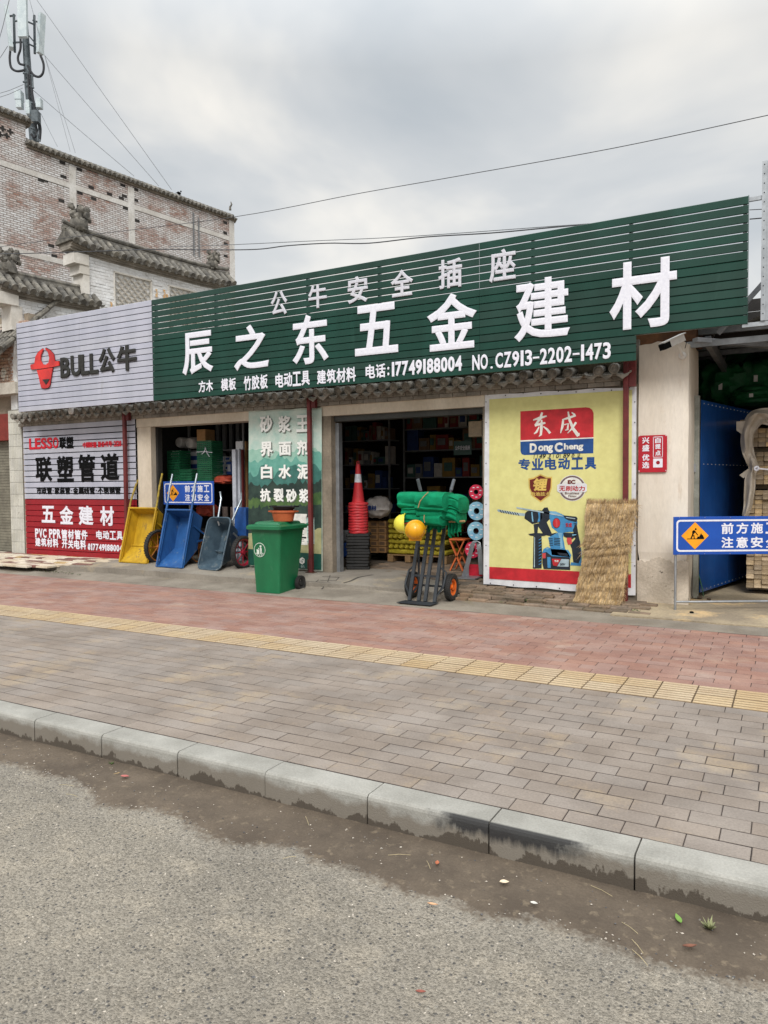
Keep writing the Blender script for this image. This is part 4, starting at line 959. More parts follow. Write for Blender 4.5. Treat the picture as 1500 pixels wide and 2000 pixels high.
def wheelbarrow(lab, bl, br, tl, tr, hl, hr, mt_in, mt_pipe, depth, wc, wr, m_rim, both, plastic=False, grip=None):
    A = GH(*bl); B = GH(*br); A.y = B.y = (A.y + B.y) / 2; z0 = gz(A.x, A.y) + .012; A = Vector((A.x, A.y, z0)); B = Vector((B.x, B.y, z0))
    C_ = ONX(*tl, A.x); D_ = ONX(*tr, B.x); yt, ztp = (C_.y + D_.y) / 2, (C_.z + D_.z) / 2
    C_ = Vector((A.x, yt, ztp)); D_ = Vector((B.x, yt, ztp))
    t = T('wheelbarrow', lab, 'wheelbarrow', ((A.x + B.x) / 2, A.y, z0 - .012), 'wheelbarrows tipped up against the shopfront')
    Lv = (C_ - A); ln = Lv.length; Lv.normalize(); D = Vector((0, Lv.z, -Lv.y)); W_ = B.x - A.x
    def pt(s, u, d): return A + Vector((s * W_, 0, 0)) + Lv * (u * ln) + D * d
    def shell(e, prof):      # rings of (s-inset, u0, u1, d)
        rings = []
        for ins, u0, u1, d, rad in prof:
            x0, x1, a0, a1 = ins - e, 1 - ins + e, u0 - e, u1 + e; ring = []
            nn = 5 if plastic else 1
            for cs, cu, st in ((x0, a0, 180), (x1, a0, 270), (x1, a1, 0), (x0, a1, 90)):
                sx = rad / W_ * (1 if cs == x0 else -1); su = rad / ln * (1 if cu == a0 else -1)
                for k in range(nn):
                    an = math.radians(st + 90 * (k / max(1, nn - 1) if nn > 1 else .5))
                    if nn == 1: ring.append(pt(cs, cu, d))
                    else: ring.append(pt(cs + sx + math.cos(an) * rad / W_, cu + su + math.sin(an) * rad / ln, d))
            rings.append(ring)
        return rings
    if plastic: prof = [(0, 0, 1, 0, .09), (.03, .03, .97, .03, .085), (.13, .22, .90, depth * .8, .07), (.17, .27, .87, depth, .05)]
    else: prof = [(0, 0, 1, 0, 0), (.055, .38, .93, depth, 0)]
    b = MB()
    for e, fl_ in ((0, 1), (.012, 0)):
        rg = shell(e, [(p[0], p[1], p[2], p[3] + (.006 if e else 0), p[4]) for p in prof]); n = len(rg[0])
        b.add([v for r_ in rg for v in r_], [(j * n + i, j * n + (i + 1) % n, (j + 1) * n + (i + 1) % n, (j + 1) * n + i) for j in range(len(rg) - 1) for i in range(n)] + [tuple((len(rg) - 1) * n + i for i in range(n))])
    b.build('tray', mt_in, t, plastic)
    b = MB()
    if plastic:
        rg = shell(.01, [prof[0]])[0]; b.tube(rg, .014, 8, closed=True); b.build('rim_lip', mt_in, t, True)
        b = MB()
        for u in (.35, .42, .49): b.bar(pt(.36 + (u - .35), .36, depth - .004), pt(.36 + (u - .35) , .80, depth - .004), .012, .006)
        b.build('floor_rib', mt_in, t)
    else:
        b.tube([A, C_], .017, 8); b.build('side_rail', mt_in, t, True); b = MB(); b.tube([B, D_], .017, 8); b.build('side_rail', mt_in, t, True)
        b = MB(); b.tube([C_ + Vector((-.02, 0, 0)), D_ + Vector((.02, 0, 0))], .016, 8); b.build('top_rail', mt_in, t, True)
        b = MB(); b.bar(A + Vector((0, 0, .006)), B + Vector((0, 0, .006)), .02, .015); b.build('front_lip', mt_in, t)
        for s in (0, 1):
            b = MB(); b.bar(pt(s, .0, .02), pt(s, .95, .02), .006, .05, (1, 0, 0)); b.build('side_flange', mt_in, t)
    for s, hp, c in ((0, hl, C_), (1, hr, D_)):
        x = (A if s == 0 else B).x; h_ = ONX(*hp, x); b = MB()
        st = pt(s, .55, .0 if not plastic else depth * .6) if plastic else c - Lv * .02
        if plastic: pts = [pt((.30, .95)[s], .90, .12), pt((.30, .95)[s], .985, .06) , Vector((h_.x + (.02 if s == 0 else 0), h_.y - .0, h_.z - .12)), h_]
        else: pts = [st, c + Lv * .12, c.lerp(h_, .62) + Vector((0, -.012, 0)), c.lerp(h_, .85) + Vector((0, -.004, 0)), h_]
        b.tube(pts, .017, 10); b.build('handle', mt_pipe, t, True)
        if grip:
            b = MB(); b.tube([c + Lv * -.02, c + Lv * .25], .0185, 10); b.build('painted_sleeve', grip, t, True)
    w_ = Vector(wc); wheel(t, w_, wr, .075, m_rim)
    if both: wheel(t, Vector((A.x - .07, w_.y, w_.z)), wr, .075, m_rim)
    b = MB(); b.tube([(A.x - .0, w_.y, w_.z), (w_.x, w_.y, w_.z)], .013, 8); b.build('axle', mt_in, t, True)
    for s in (0, 1):
        b = MB(); b.bar(pt(s, .75, depth * .4), pt(s, .62, depth + .22), .03, .008, (1, 0, 0)); b.bar(pt(s, .62, depth + .22), pt(s, .50, depth * .8), .03, .008, (1, 0, 0)); b.build('leg', mt_pipe if plastic else mt_in, t)
    return t
m_ybar = mat('yellow_paint', (192, 154, 34), (166, 130, 28), 7, .5, .08, 30, fine=.05, third=((128, 104, 62), 9, .58, .08), stretch=(1, 1, .4))
m_bbar = mat('blue_paint', (44, 92, 150), (34, 76, 130), 6, .45, .08, 30, fine=.05, third=((96, 116, 138), 9, .58, .08), stretch=(1, 1, .4))
m_gtub = mat('grey_plastic', (72, 90, 102), (58, 74, 86), 5, .42, .06, 30, fine=.05, third=((116, 122, 122), 9, .57, .10))
m_orr = mat('orange_rim', (176, 112, 52), (150, 92, 42), 10, .5)
m_pipey = mat('yellow_pipe', (176, 152, 52), (130, 110, 44), 14, .5)
def WCn(px, py, X): 
    p = ONX(px, py, X); return p
zt_ = .16
def wcen(px, X, r): v = F(px, 1050, 9.3); k = X / v.x; return (X, 9.3 * k, zt_ + r)
wheelbarrow('yellow wheelbarrow tipped up in front of the red slatted wall sign', (236, 1098), (283, 1103), (255, 992), (303, 993), (273, 925), (317, 925), m_ybar, m_pipey, .20, wcen(308, -9.40, .29), .29, m_orr, False)
wheelbarrow('blue wheelbarrow tipped up in front of the warning sign', (305, 1108), (355, 1111), (326, 995), (373, 997), (337, 926), (385, 925), m_bbar, m_chrome, .30, wcen(388, -8.62, .31), .31, m_orr, True, grip=m_bbar)
wheelbarrow('grey plastic wheelbarrow with rounded tray, between the blue barrow and the wheelie bin', (383, 1113), (433, 1115), (408, 1012), (452, 1012), (430, 960), (471, 962), m_gtub, m_chrome, .30, wcen(474, -7.60, .26), .26, mat('dark_red_rim', (150, 30, 50), None, 8, .5), False, plastic=True)
b = MB(); 
# a second barrow's wheel and blue frame stands behind the bin
bw = T('barrow_wheel', 'spare black wheel with blue rim leaning behind the wheelie bin', 'wheel', (-7.25, 9.25, .16)); wheel(bw, (-7.28, 9.2, .42), .26, .07, mat('blue_rim', (40, 70, 150), None, 8, .5), 6, ang=.5)
blx = T('blue_crate', 'small blue plastic crate behind the grey barrow', 'crate', (-7.5, 9.6, .16))
b = MB(); c0 = F(463, 1003, 9.45); b.rbox(c0.x - .02, c0.x + .22, 9.4, 9.6, c0.z - .42, c0.z + .10, .01); b.build('crate_body', mat('crate_blue', (40, 84, 150), None, 8, .5), blx)

# wheelie bin
m_bin = mat('bin_green', (22, 106, 66), (18, 96, 60), 3, .38, .05, 20, fine=.05, spec=.5, third=((62, 118, 88), 5, .60, .14), stretch=(1, 1, .5))
g0 = GH(497, 1157); g1 = GH(540, 1159); BY_ = (g0.y + g1.y) / 2; bx0 = g0.x; bx1 = F(545, 1159, BY_).x
bz = gz(bx1, BY_); sc_b = (bx1 - bx0)
wb = T('wheelie_bin', 'green wheelie bin with a tidy-person emblem standing at the kerbside before the shop', 'bin', ((bx0 + bx1) / 2, BY_ + .25, bz))
zt2 = F(540, 1030, BY_).z; xt0 = F(485, 1030, BY_ - .02).x; xt1 = F(540, 1030, BY_ - .02).x
H = zt2 - bz; dpt = .50
def frus(z0, z1, a, c): 
    return [(a[0], a[2], z0), (a[1], a[2], z0), (a[1], a[3], z0), (a[0], a[3], z0), (c[0], c[2], z1), (c[1], c[2], z1), (c[1], c[3], z1), (c[0], c[3], z1)]
b = MB(); ctr = (bx0 + bx1) / 2
lo = (bx0, bx1, BY_, BY_ + .42); hi = (bx0 - .055, bx1 + .045, BY_ - .03, BY_ + .56)
n = 6
def rring(q, z, r):
    o = []
    for cx, cy, a0 in ((q[1] - r, q[3] - r, 0), (q[0] + r, q[3] - r, 90), (q[0] + r, q[2] + r, 180), (q[1] - r, q[2] + r, 270)):
        for i in range(n): t = math.radians(a0 + i * 90 / (n - 1)); o.append(Vector((cx + r * math.cos(t), cy + r * math.sin(t), z)))
    return o
def lerp4(u): return tuple(lo[i] + (hi[i] - lo[i]) * u for i in range(4))
rings = [rring(lerp4(0), bz, .03), rring(lerp4(.02), bz + .02, .035), rring(lerp4(.5), bz + H * .5, .04), rring(lerp4(.93), bz + H * .93, .045)]
q = lerp4(.93); q = (q[0] - .012, q[1] + .012, q[2] - .012, q[3] + .012); rings += [rring(q, bz + H * .935, .05), rring(q, bz + H * .99, .05)]
m_ = len(rings[0]); b.add([v for r_ in rings for v in r_], [(j * m_ + i, j * m_ + (i + 1) % m_, (j + 1) * m_ + (i + 1) % m_, (j + 1) * m_ + i) for j in range(len(rings) - 1) for i in range(m_)] + [tuple(range(m_))[::-1], tuple((len(rings) - 1) * m_ + i for i in range(m_))])
b.build('body', m_bin, wb, True)
b = MB(); LQ = (hi[0] - .035, hi[1] + .03, hi[2] - .05, hi[3] + .03); lz = bz + H
LR = [rring(LQ, lz - .035, .05), rring((LQ[0] - .008, LQ[1] + .008, LQ[2] - .008, LQ[3] + .008), lz - .03, .05), rring((LQ[0] - .008, LQ[1] + .008, LQ[2] - .008, LQ[3] + .008), lz + .01, .05), rring((LQ[0] + .02, LQ[1] - .02, LQ[2] + .02, LQ[3] - .02), lz + .03, .05), rring((LQ[0] + .06, LQ[1] - .06, LQ[2] + .08, LQ[3] - .05), lz + .034, .05), rring((LQ[0] + .075, LQ[1] - .075, LQ[2] + .10, LQ[3] - .06), lz + .062, .05), rring((LQ[0] + .1, LQ[1] - .1, LQ[2] + .13, LQ[3] - .09), lz + .07, .04)]
b.add([v for r_ in LR for v in r_], [(j * m_ + i, j * m_ + (i + 1) % m_, (j + 1) * m_ + (i + 1) % m_, (j + 1) * m_ + i) for j in range(len(LR) - 1) for i in range(m_)] + [tuple(range(m_))[::-1], tuple((len(LR) - 1) * m_ + i for i in range(m_))])
lid = b.build('lid', m_bin, wb, True)
b = MB(); b.tube([(hi[0] + .03, hi[3] + .04, lz - .02), (hi[0] + .03, hi[3] + .12, lz + .0), (hi[1] - .03, hi[3] + .12, lz + .0), (hi[1] - .03, hi[3] + .04, lz - .02)], .016, 8); b.build('handle', m_bin, wb, True)
for s in (0, 1):
    wheel(wb, ((bx0 - .03, bx1 + .055)[s], BY_ + .42, bz + .10), .10, .05, m_rub, 5, tyre_t=.03)
b = MB(); b.tube([(bx0 - .03, BY_ + .42, bz + .10), (bx1 + .05, BY_ + .42, bz + .10)], .012, 8); b.build('axle', m_galv, wb, True)
# emblem on the front
ex, ez = F(507.5, 1074, BY_ - .02).x, F(507.5, 1074, BY_ - .02).z; yb = BY_ - .03 * ((ez - bz) / H) - .0035
b = MB(); u = .098
b.lathe([(u, 0), (u, .002), (u * .92, .002), (u * .92, 0)], 32, M=Matrix.Translation((ex, yb, ez)) @ Matrix.Rotation(math.radians(90), 4, 'X'), cap=False)
def E_(pts): b.prism([(ex + x * u, yb, ez + z * u) for x, z in pts], (0, -.002, 0))
E_([(-.55, .05), (-.05, .05), (-.1, -.6), (-.48, -.6)]); E_([(-.3, .2), (-.12, .14), (-.05, .2), (-.2, .3)])
E_([(.05, .3), (.3, .32), (.36, .1), (.34, -.2), (.5, -.62), (.36, -.62), (.22, -.25), (.15, -.62), (.02, -.62), (.1, -.2), (.1, .05), (-.15, .1), (-.15, .02), (.06, -.02)])
b.lathe([(.016, 0), (.016, .002)], 12, M=Matrix.Translation((ex + .16 * u, yb, ez + .5 * u)) @ Matrix.Rotation(math.radians(90), 4, 'X'))
for i, ch in enumerate('请保持清洁'):
    a = math.radians(-140 + i * 25); put_text(b, ch, ex + math.cos(a) * u * .78 - .009, ex + math.cos(a) * u * .78 + .009, ez + math.sin(a) * u * .78 - .009, ez + math.sin(a) * u * .78 + .009, yb, .002, .02)
b.build('emblem', mat('emblem_white', (214, 226, 214), None, 10, .6), wb, kind='stuff')
# tubs on the lid
m_terra = mat('terracotta_plastic', (178, 92, 54), (164, 80, 46), 8, .5, fine=.05)
def oval_tub(name, lab, c, a, bb, h, m, cat):
    t = T(name, lab, cat, c); b = MB(); vs = []; n = 32; R_ = [(.72, 0), (.78, .0), (.92, h * .75), (1.0, h * .8), (1.04, h * .82), (1.04, h), (.98, h), (.90, h * .75), (.74, .012), (.3, .012)]
    for k, z in R_: vs += [Vector((c[0] + math.cos(2 * math.pi * i / n) * a * k, c[1] + math.sin(2 * math.pi * i / n) * bb * k, c[2] + z)) for i in range(n)]
    b.add(vs, [(j * n + i, j * n + (i + 1) % n, (j + 1) * n + (i + 1) % n, (j + 1) * n + i) for j in range(len(R_) - 1) for i in range(n)] + [tuple(range(n))[::-1], tuple(range((len(R_) - 1) * n, len(R_) * n))])
    b.build('basin', m, t, True)
    for s in (-1, 1):
        b = MB(); b.bar((c[0] + s * a * 1.0, c[1] - .06, c[2] + h * .9), (c[0] + s * a * 1.0, c[1] + .06, c[2] + h * .9), .05, .02); b.build('grip', m, t)
    return t
cx = (bx0 + bx1) / 2 + .10; cyb = BY_ + .26
oval_tub('plastic_tub', 'terracotta oval tub sitting on the lid of the green wheelie bin', (cx, cyb, lz + .072), .19, .14, .15, m_terra, 'tub')
oval_tub('black_tub', 'black oval tub nested on top of the terracotta tub', (cx + .01, cyb, lz + .072 + .155), .19, .14, .055, mat('black_plastic', (34, 34, 36), None, 8, .45), 'tub')

# cones
m_cone = mat('cone_red', (190, 50, 56), (172, 42, 48), 6, .5, .1, 30, fine=.08, third=((150, 74, 72), 9, .6, .1))
m_band = mat('reflective_band', (214, 216, 224), None, 10, .4)
cb_ = Vector((-5.94, 9.93, .16)); s_z = cb_.z
rb = MB(); rb.rbox(-.18, .18, -.18, .18, 0, .038, .012); rb.rbox(-.172, .172, -.172, .172, .036, .046, .004); rbm = mesh_only(rb, m_rub)
for i in range(12):
    o = inst(rbm, 'rubber_base', (cb_.x + U(-.008, .008), cb_.y + U(-.008, .008), s_z + i * .0465), None, rot=(U(-.02, .02), U(-.02, .02), .45 + U(-.06, .06)))
    tag(o, '%s black rubber base from the ground in the pile under the red cones' % ORD[i], 'cone base', 'black rubber bases piled under the cones')
z = s_z + 12 * .0465 + .002
def cone_parts(t, base):
    n = 28; b = MB()
    R_ = [(.155, 0), (.157, .012), (.157, .030), (.148, .040), (.105, .046), (.100, .052)] ; R2 = [(.098, .052), (.062, .33)]
    b.lathe([(.14, 0)] + R_ + R2 + [(.060, .36)], n, M=Matrix.Translation(base), cap=False)
    b.lathe([(.047, .48), (.034, .62), (.028, .64), (.022, .642), (.0, .642)], n, M=Matrix.Translation(base), cap=False)
    b.build('cone_body', m_cone, t, True)
    b = MB(); b.lathe([(.0605, .355), (.0475, .485)], n, M=Matrix.Translation(base), cap=False); b.build('reflective_band', m_band, t, True)
def cone_body2(): pass
for i in range(11):
    top = i == 10
    base = (cb_.x + U(-.004, .004), cb_.y + U(-.004, .004), z + i * .0435)
    t = T('traffic_cone', 'topmost red traffic cone with white band and ring, on the stack inside the doorway' if top else '%s red cone skirt below the topmost cone in the tall stack' % ORD[9 - i], 'traffic cone', base, 'stacked traffic cones')
    if top:
        cone_parts(t, base)
        b = MB(); b.tube([(base[0] + .022 * math.cos(a * math.pi / 8), base[1], base[2] + .662 + .022 * math.sin(a * math.pi / 8)) for a in range(16)], .007, 6, closed=True); b.build('ring', m_cone, t, True)
    else:
        b = MB(); n = 24; wv = [(.155, 0), (.158, .012), (.156, .030), (.146, .040), (.105, .0415)]
        vs = []
        for r, zz in wv:
            for k in range(n): rr_ = r * (1 + .012 * math.sin(k * 1.7 + i * 2)); vs.append(Vector((base[0] + rr_ * math.cos(2 * math.pi * k / n), base[1] + rr_ * math.sin(2 * math.pi * k / n), base[2] + zz + .004 * math.sin(k * 1.3 + i))))
        b.add(vs, [(j * n + k, j * n + (k + 1) % n, (j + 1) * n + (k + 1) % n, (j + 1) * n + k) for j in range(len(wv) - 1) for k in range(n)])
        b.build('cone_skirt', m_cone, t, True)

# sack truck with nets and helmets
m_iron = mat('dark_iron', (56, 60, 64), (46, 50, 54), 8, .5, .1, 50, metal=.1, fine=.06)
c4 = lambda x, y: (600 + x / 4.167, 780 + y / 4.167)
hb = GH(*c4(920, 1655)); HY = hb.y
ht = T('sack_truck', 'dark iron sack truck with orange-hubbed wheels carrying green nets', 'hand truck', (hb.x, HY, hb.z))
def hp(x, y, X): return ONX(*c4(x, y), X)
railsX = []
for k_, (bx, by, tx, ty) in enumerate(((830, 1640, 850, 1120), (905, 1645, 938, 1120), (958, 1650, 1022, 1030), (1034, 1655, 1110, 1100))):
    X = F(*c4(bx, by), HY).x; railsX.append(X)
Xl, Xr = railsX[0], railsX[3]; tp = hp(1110, 1100, Xr); slope = (tp.y - HY) / (tp.z - hb.z)
zb_ = hb.z + .02
def onr(X, z): return Vector((X, HY + slope * (z - hb.z), z))
zt_s = hp(1022, 1030, railsX[2]).z
for i, X in enumerate(railsX):
    b = MB(); b.bar(onr(X, zb_), onr(X, zt_s if i in (1, 2) else zt_s + .25), .042, .03, (0, 1, 0)); b.build('upright', m_iron, ht)
for y in (1200, 1437):
    z = hp(960, y, (Xl + Xr) / 2).z; b = MB(); b.bar(onr(Xl, z), onr(Xr, z), .028, .024); b.build('crossbar', m_iron, ht)
hr_ = hp(1150, 830, Xr); hr2 = hp(1195, 655, Xr - .0); hl2 = hp(900, 650, Xl - .02); 
for X, e1, e2, s in ((Xr, hr_, hr2, 1), (Xl, Vector((Xl, hr_.y, hr_.z)), hl2, 0)):
    b = MB(); b.tube([onr(X, zt_s), e1, e1.lerp(e2, .45) + Vector((0, -.015, 0)), e2], [.018, .018, .018, .02], 10); b.build('handle', m_iron, ht, True)
    b = MB(); b.tube([e1.lerp(e2, .5) + Vector((0, -.012, 0)), e2], .022, 10); b.build('grip', mat('grey_grip', (92, 96, 102), None, 10, .7), ht, True)
b = MB(); pa = GH(*c4(760, 1668)); b.prism([(Xl - .06, HY + .02, hb.z + .008), (Xr + .05, HY + .02, hb.z + .008), (Xr + .03, HY - .17, hb.z + .004), (Xl - .10, HY - .15, hb.z + .004)], (0, 0, .008)); b.build('toe_plate', m_iron, ht)
wcR = ONX(*c4(1192, 1525), Xr + .14); wy = HY + .27; wz = gz(Xr, wy) + .165
for X in (Xl - .09, Xr + .11): wheel(ht, (X, wy, wz), .165, .075, mat('orange_plastic', (224, 106, 34), None, 8, .45), 5, tyre_t=.062)
b = MB(); b.tube([(Xl - .09, wy, wz), (Xr + .11, wy, wz)], .013, 8); b.build('axle', m_iron, ht, True)
for X in (Xl, Xr):
    s = -1 if X == Xl else 1
    b = MB(); b.bar(onr(X, zb_ + .05), (X, wy, wz), .02, .02); b.bar((X, wy, wz), onr(X, zt_s - .1), .02, .02); b.build('brace', m_iron, ht)
    b = MB(); a = onr(X, zb_ + .42); c_ = onr(X, zb_ + .04); b.bar(a, (X + s * .09, a.y + .02, a.z - .07), .018, .018); b.bar((X + s * .09, a.y + .02, a.z - .07), (X + s * .09, c_.y + .05, c_.z + .14), .018, .018); b.bar((X + s * .09, c_.y + .05, c_.z + .14), c_, .018, .018); b.build('wheel_guard', m_iron, ht)
m_net = mat('green_netting', (14, 132, 92), (10, 116, 78), 7, .9, .5, 90, fine=.06, spec=.15)
nets = T('net_bundle', 'bundles of folded green safety net tied with cord on the sack truck', 'nets', (hb.x, HY + .1, 1.1))
def pb(name, m, x0, y0, x1, y1, Y, dy, parent, crp=c4, **k):
    a = F(*crp(x0, y0), Y); c = F(*crp(x1, y1), Y); b = MB()
    b.blob(((a.x + c.x) / 2, Y, (a.z + c.z) / 2), (abs(c.x - a.x) / 2, dy, abs(a.z - c.z) / 2), **k); return b.build(name, m, parent, True)
NY = HY + .10
def fold(x0, y0, x1, y1, Y, dy, seed, layers, rot=0, droop=0):
    """a folded bundle: a long rounded slab whose front shows the fold lines"""
    a = F(*c4(x0, y0), Y); c = F(*c4(x1, y1), Y); cx, cz, hx, hz_ = (a.x + c.x) / 2, (a.z + c.z) / 2, (c.x - a.x) / 2, (a.z - c.z) / 2
    b = MB(); nu, nv = 90, 44; vs = []
    for i in range(nu + 1):
        s = -1 + 2 * i / nu
        e = (max(0, 1 - abs(s) ** 5)) ** .3
        for j in range(nv):
            t = 2 * math.pi * j / nv; cy, sz = math.copysign(abs(math.cos(t)) ** .6, math.cos(t)), math.copysign(abs(math.sin(t)) ** .6, math.sin(t))
            k = (.86 + .14 * e) if abs(s) < 1 else 0; k = e if abs(s) > .93 else k
            gr = 1 - (.13 * max(0, math.cos(sz * math.pi * layers / 1.0 + seed + s * .7)) ** 5 if cy < .3 else 0)
            v = Vector((cx + s * hx, Y + cy * dy * k * gr, cz + sz * hz_ * k - droop * max(0, s) ** 2))
            d = noise.noise(Vector((v.x * 5, v.z * 9, seed))) * .022 + noise.noise(Vector((v.x * 14, v.z * 22, seed))) * .008
            vs.append(v + Vector((0, -d, d * .5)))
    b.add(vs, [(i * nv + j, i * nv + (j + 1) % nv, (i + 1) * nv + (j + 1) % nv, (i + 1) * nv + j) for i in range(nu) for j in range(nv)] + [tuple(range(nv)), tuple(nu * nv + j for j in range(nv))])
    return b.build('folded_net', m_net, nets, True)
fold(775, 752, 1010, 890, NY - .04, .19, 1.0, 1); fold(920, 755, 1165, 915, NY - .07, .21, 2.2, 1.5); fold(1120, 770, 1282, 900, NY + .05, .18, 3.1, 2, droop=.05)
fold(800, 865, 1000, 955, NY - .03, .17, 4.0, 2.5); fold(925, 890, 1150, 970, NY - .04, .18, 5.2, 2.6); fold(1110, 870, 1262, 985, NY + .05, .17, 6.3, 3, droop=.05)
fold(805, 925, 965, 1012, NY - .05, .17, 7.4, 1); fold(955, 935, 1130, 1028, NY - .06, .18, 8.6, 1)
# hanging tail with pleats
b = MB(); vs = []; nu, nv = 60, 24
a0 = F(*c4(1135, 960), NY + .06); a1 = F(*c4(1250, 940), NY + .06); z1 = F(*c4(1200, 1105), NY + .06).z
for i in range(nu + 1):
    s = i / nu
    for j in range(nv + 1):
        t = j / nv; x = a0.x + (a1.x - a0.x) * s + .02 * t * (1 - s); zz = a0.z + (z1 - a0.z + .03 * math.sin(s * 23) + .04 * (s - .5)) * t
        vs.append((x, NY + .05 + .028 * math.sin(s * 26 + t * 2) * (.3 + t) + .02 * noise.noise(Vector((s * 6, t * 5, 2))), zz))
b.add(vs, [(i * (nv + 1) + j, (i + 1) * (nv + 1) + j, (i + 1) * (nv + 1) + j + 1, i * (nv + 1) + j + 1) for i in range(nu) for j in range(nv)]); b.build('loose_net', m_net, nets, True)
a = F(*c4(985, 1010), NY); b = MB(); vs = []
for i in range(41):
    for j in range(9):
        s, t = i / 40, j / 8; p = F(*c4(985 + 150 * s, 1005), NY); vs.append((p.x, NY - .02 + .02 * math.sin(s * 30), p.z - t * (.09 + .03 * math.sin(s * 11 + 1))))
b.add(vs, [(i * 9 + j, (i + 1) * 9 + j, (i + 1) * 9 + j + 1, i * 9 + j + 1) for i in range(40) for j in range(8)]); b.build('loose_net', m_net, nets, True)
m_cord = mat('jute_cord', (178, 140, 100), None, 30, .9)
b = MB(); b.tube([F(*c4(x, y), NY - .285) for x, y in ((985, 755), (950, 790), (918, 830), (903, 882))], .006, 6); b.build('cord', m_cord, nets, True)
b = MB(); b.tube([F(*c4(x, y), NY - .27) for x, y in ((953, 940), (950, 975), (956, 1005))], .005, 6); b.build('cord', m_cord, nets, True)
stk = T('wooden_stick', 'short pale wooden stick poking out below the green nets', 'stick', (hb.x, HY, 1.1))
b = MB(); b.tube([F(*c4(1155, 995), NY), F(*c4(1283, 991), NY - .02)], .012, 8); b.build('shaft', m_cord, stk, True)
def helmet(c, axis, m, lab, r=.125):
    t = T('safety_helmet', lab, 'helmet', c); q = Vector(axis).normalized().to_track_quat('Z', 'Y').to_matrix().to_4x4(); M = Matrix.Translation(c) @ q
    b = MB(); n = 36; prof = [(r * 1.10, -.004), (r * 1.12, .002), (r * 1.02, .012)] + [(r * math.cos(a), .012 + r * 1.08 * math.sin(a)) for a in [math.pi / 2 * i / 12 for i in range(1, 13)]]
    b.lathe(prof, n, M=M, cap=False); b.lathe([(r * 1.10, -.004), (r * .98, .006)] + [(r * .97 * math.cos(a), .010 + r * 1.02 * math.sin(a)) for a in [math.pi / 2 * i / 8 for i in range(1, 9)]], n, M=M, cap=False)
    b.build('shell', m, t, True)
    b = MB(); b.tube([M @ Vector((0, r * math.cos(a) * 1.0, .012 + r * 1.09 * math.sin(a))) for a in [math.pi * (.12 + .76 * i / 12) for i in range(13)]], .006, 6); b.build('ridge', m, t, True)
    b = MB(); b.bar(M @ Vector((-r * .7, -r * 1.0, 0)), M @ Vector((r * .7, -r * 1.0, 0)), .045, .004, M.to_3x3() @ Vector((0, 0, 1))); b.build('peak', m, t)
    b = MB(); b.tube([M @ Vector((-r * .9, 0, .0)), M @ Vector((-r * .5, .02, -.07)), M @ Vector((0, .03, -.09)), M @ Vector((r * .6, .02, -.06)), M @ Vector((r * .9, 0, 0))], .005, 6); b.build('strap', mat('red_strap', (170, 30, 36), None, 10, .7), t, True)
HYh = NY - .30
helmet(F(*c4(880, 1063), HYh), (.52, -.82, -.12), mat('helmet_amber', (222, 160, 24), (208, 148, 18), 4, .3, fine=.02, spec=.5), 'amber safety helmet hanging under the green nets, crown towards the street', .112)
helmet(F(*c4(800, 1012), HYh + .06), (-.95, -.30, -.04), mat('helmet_lemon', (226, 218, 76), (212, 204, 64), 4, .35, fine=.02, spec=.5), 'lemon yellow safety helmet hanging sideways left of the amber one', .118)

# ============================================================ GOODS INSIDE THE SHOP
def pbox(name, m, x0, y0, x1, y1, Y, d, parent=None, c=.004):
    a = F(x0, y0, Y); q = F(x1, y1, Y); b = MB(); b.rbox(min(a.x, q.x), max(a.x, q.x), Y, Y + d, min(a.z, q.z), max(a.z, q.z), c); return b.build(name, m, parent)
def carton(name, lab, cat, m, x0, y0, x1, y1, Y, d, group=None, label_m=None):
    a = F(x0, y0, Y); q = F(x1, y1, Y); t = T(name, lab, cat, ((a.x + q.x) / 2, Y, q.z), group)
    pbox('box_body', m, x0, y0, x1, y1, Y, d, t)
    if label_m: pbox('printed_face', label_m, x0 + (x1 - x0) * .12, y0 + (y1 - y0) * .2, x1 - (x1 - x0) * .2, y1 - (y1 - y0) * .25, Y - .002, .0018, t, .0003)
    return t
m_cart = mat('carton_brown', (176, 136, 92), (156, 118, 78), 4, .85); m_cw = mat('carton_white', (206, 208, 210), (186, 188, 192), 4, .8); m_cblue = mat('carton_blue', (40, 78, 150), None, 4, .6)
m_foil = mat('foam_wrap', (226, 220, 214), (204, 198, 194), 8, .6, .3, 20); m_gcr = mat('crate_green', (40, 110, 76), (30, 92, 62), 8, .5); m_shelf = mat('shelf_grey', (120, 122, 124), None, 6, .5)
m_tarp = mat('red_tarp', (176, 74, 52), (150, 58, 42), 6, .6, .3, 20); m_alu = mat('white_profile', (196, 200, 208), (176, 180, 190), 6, .45)
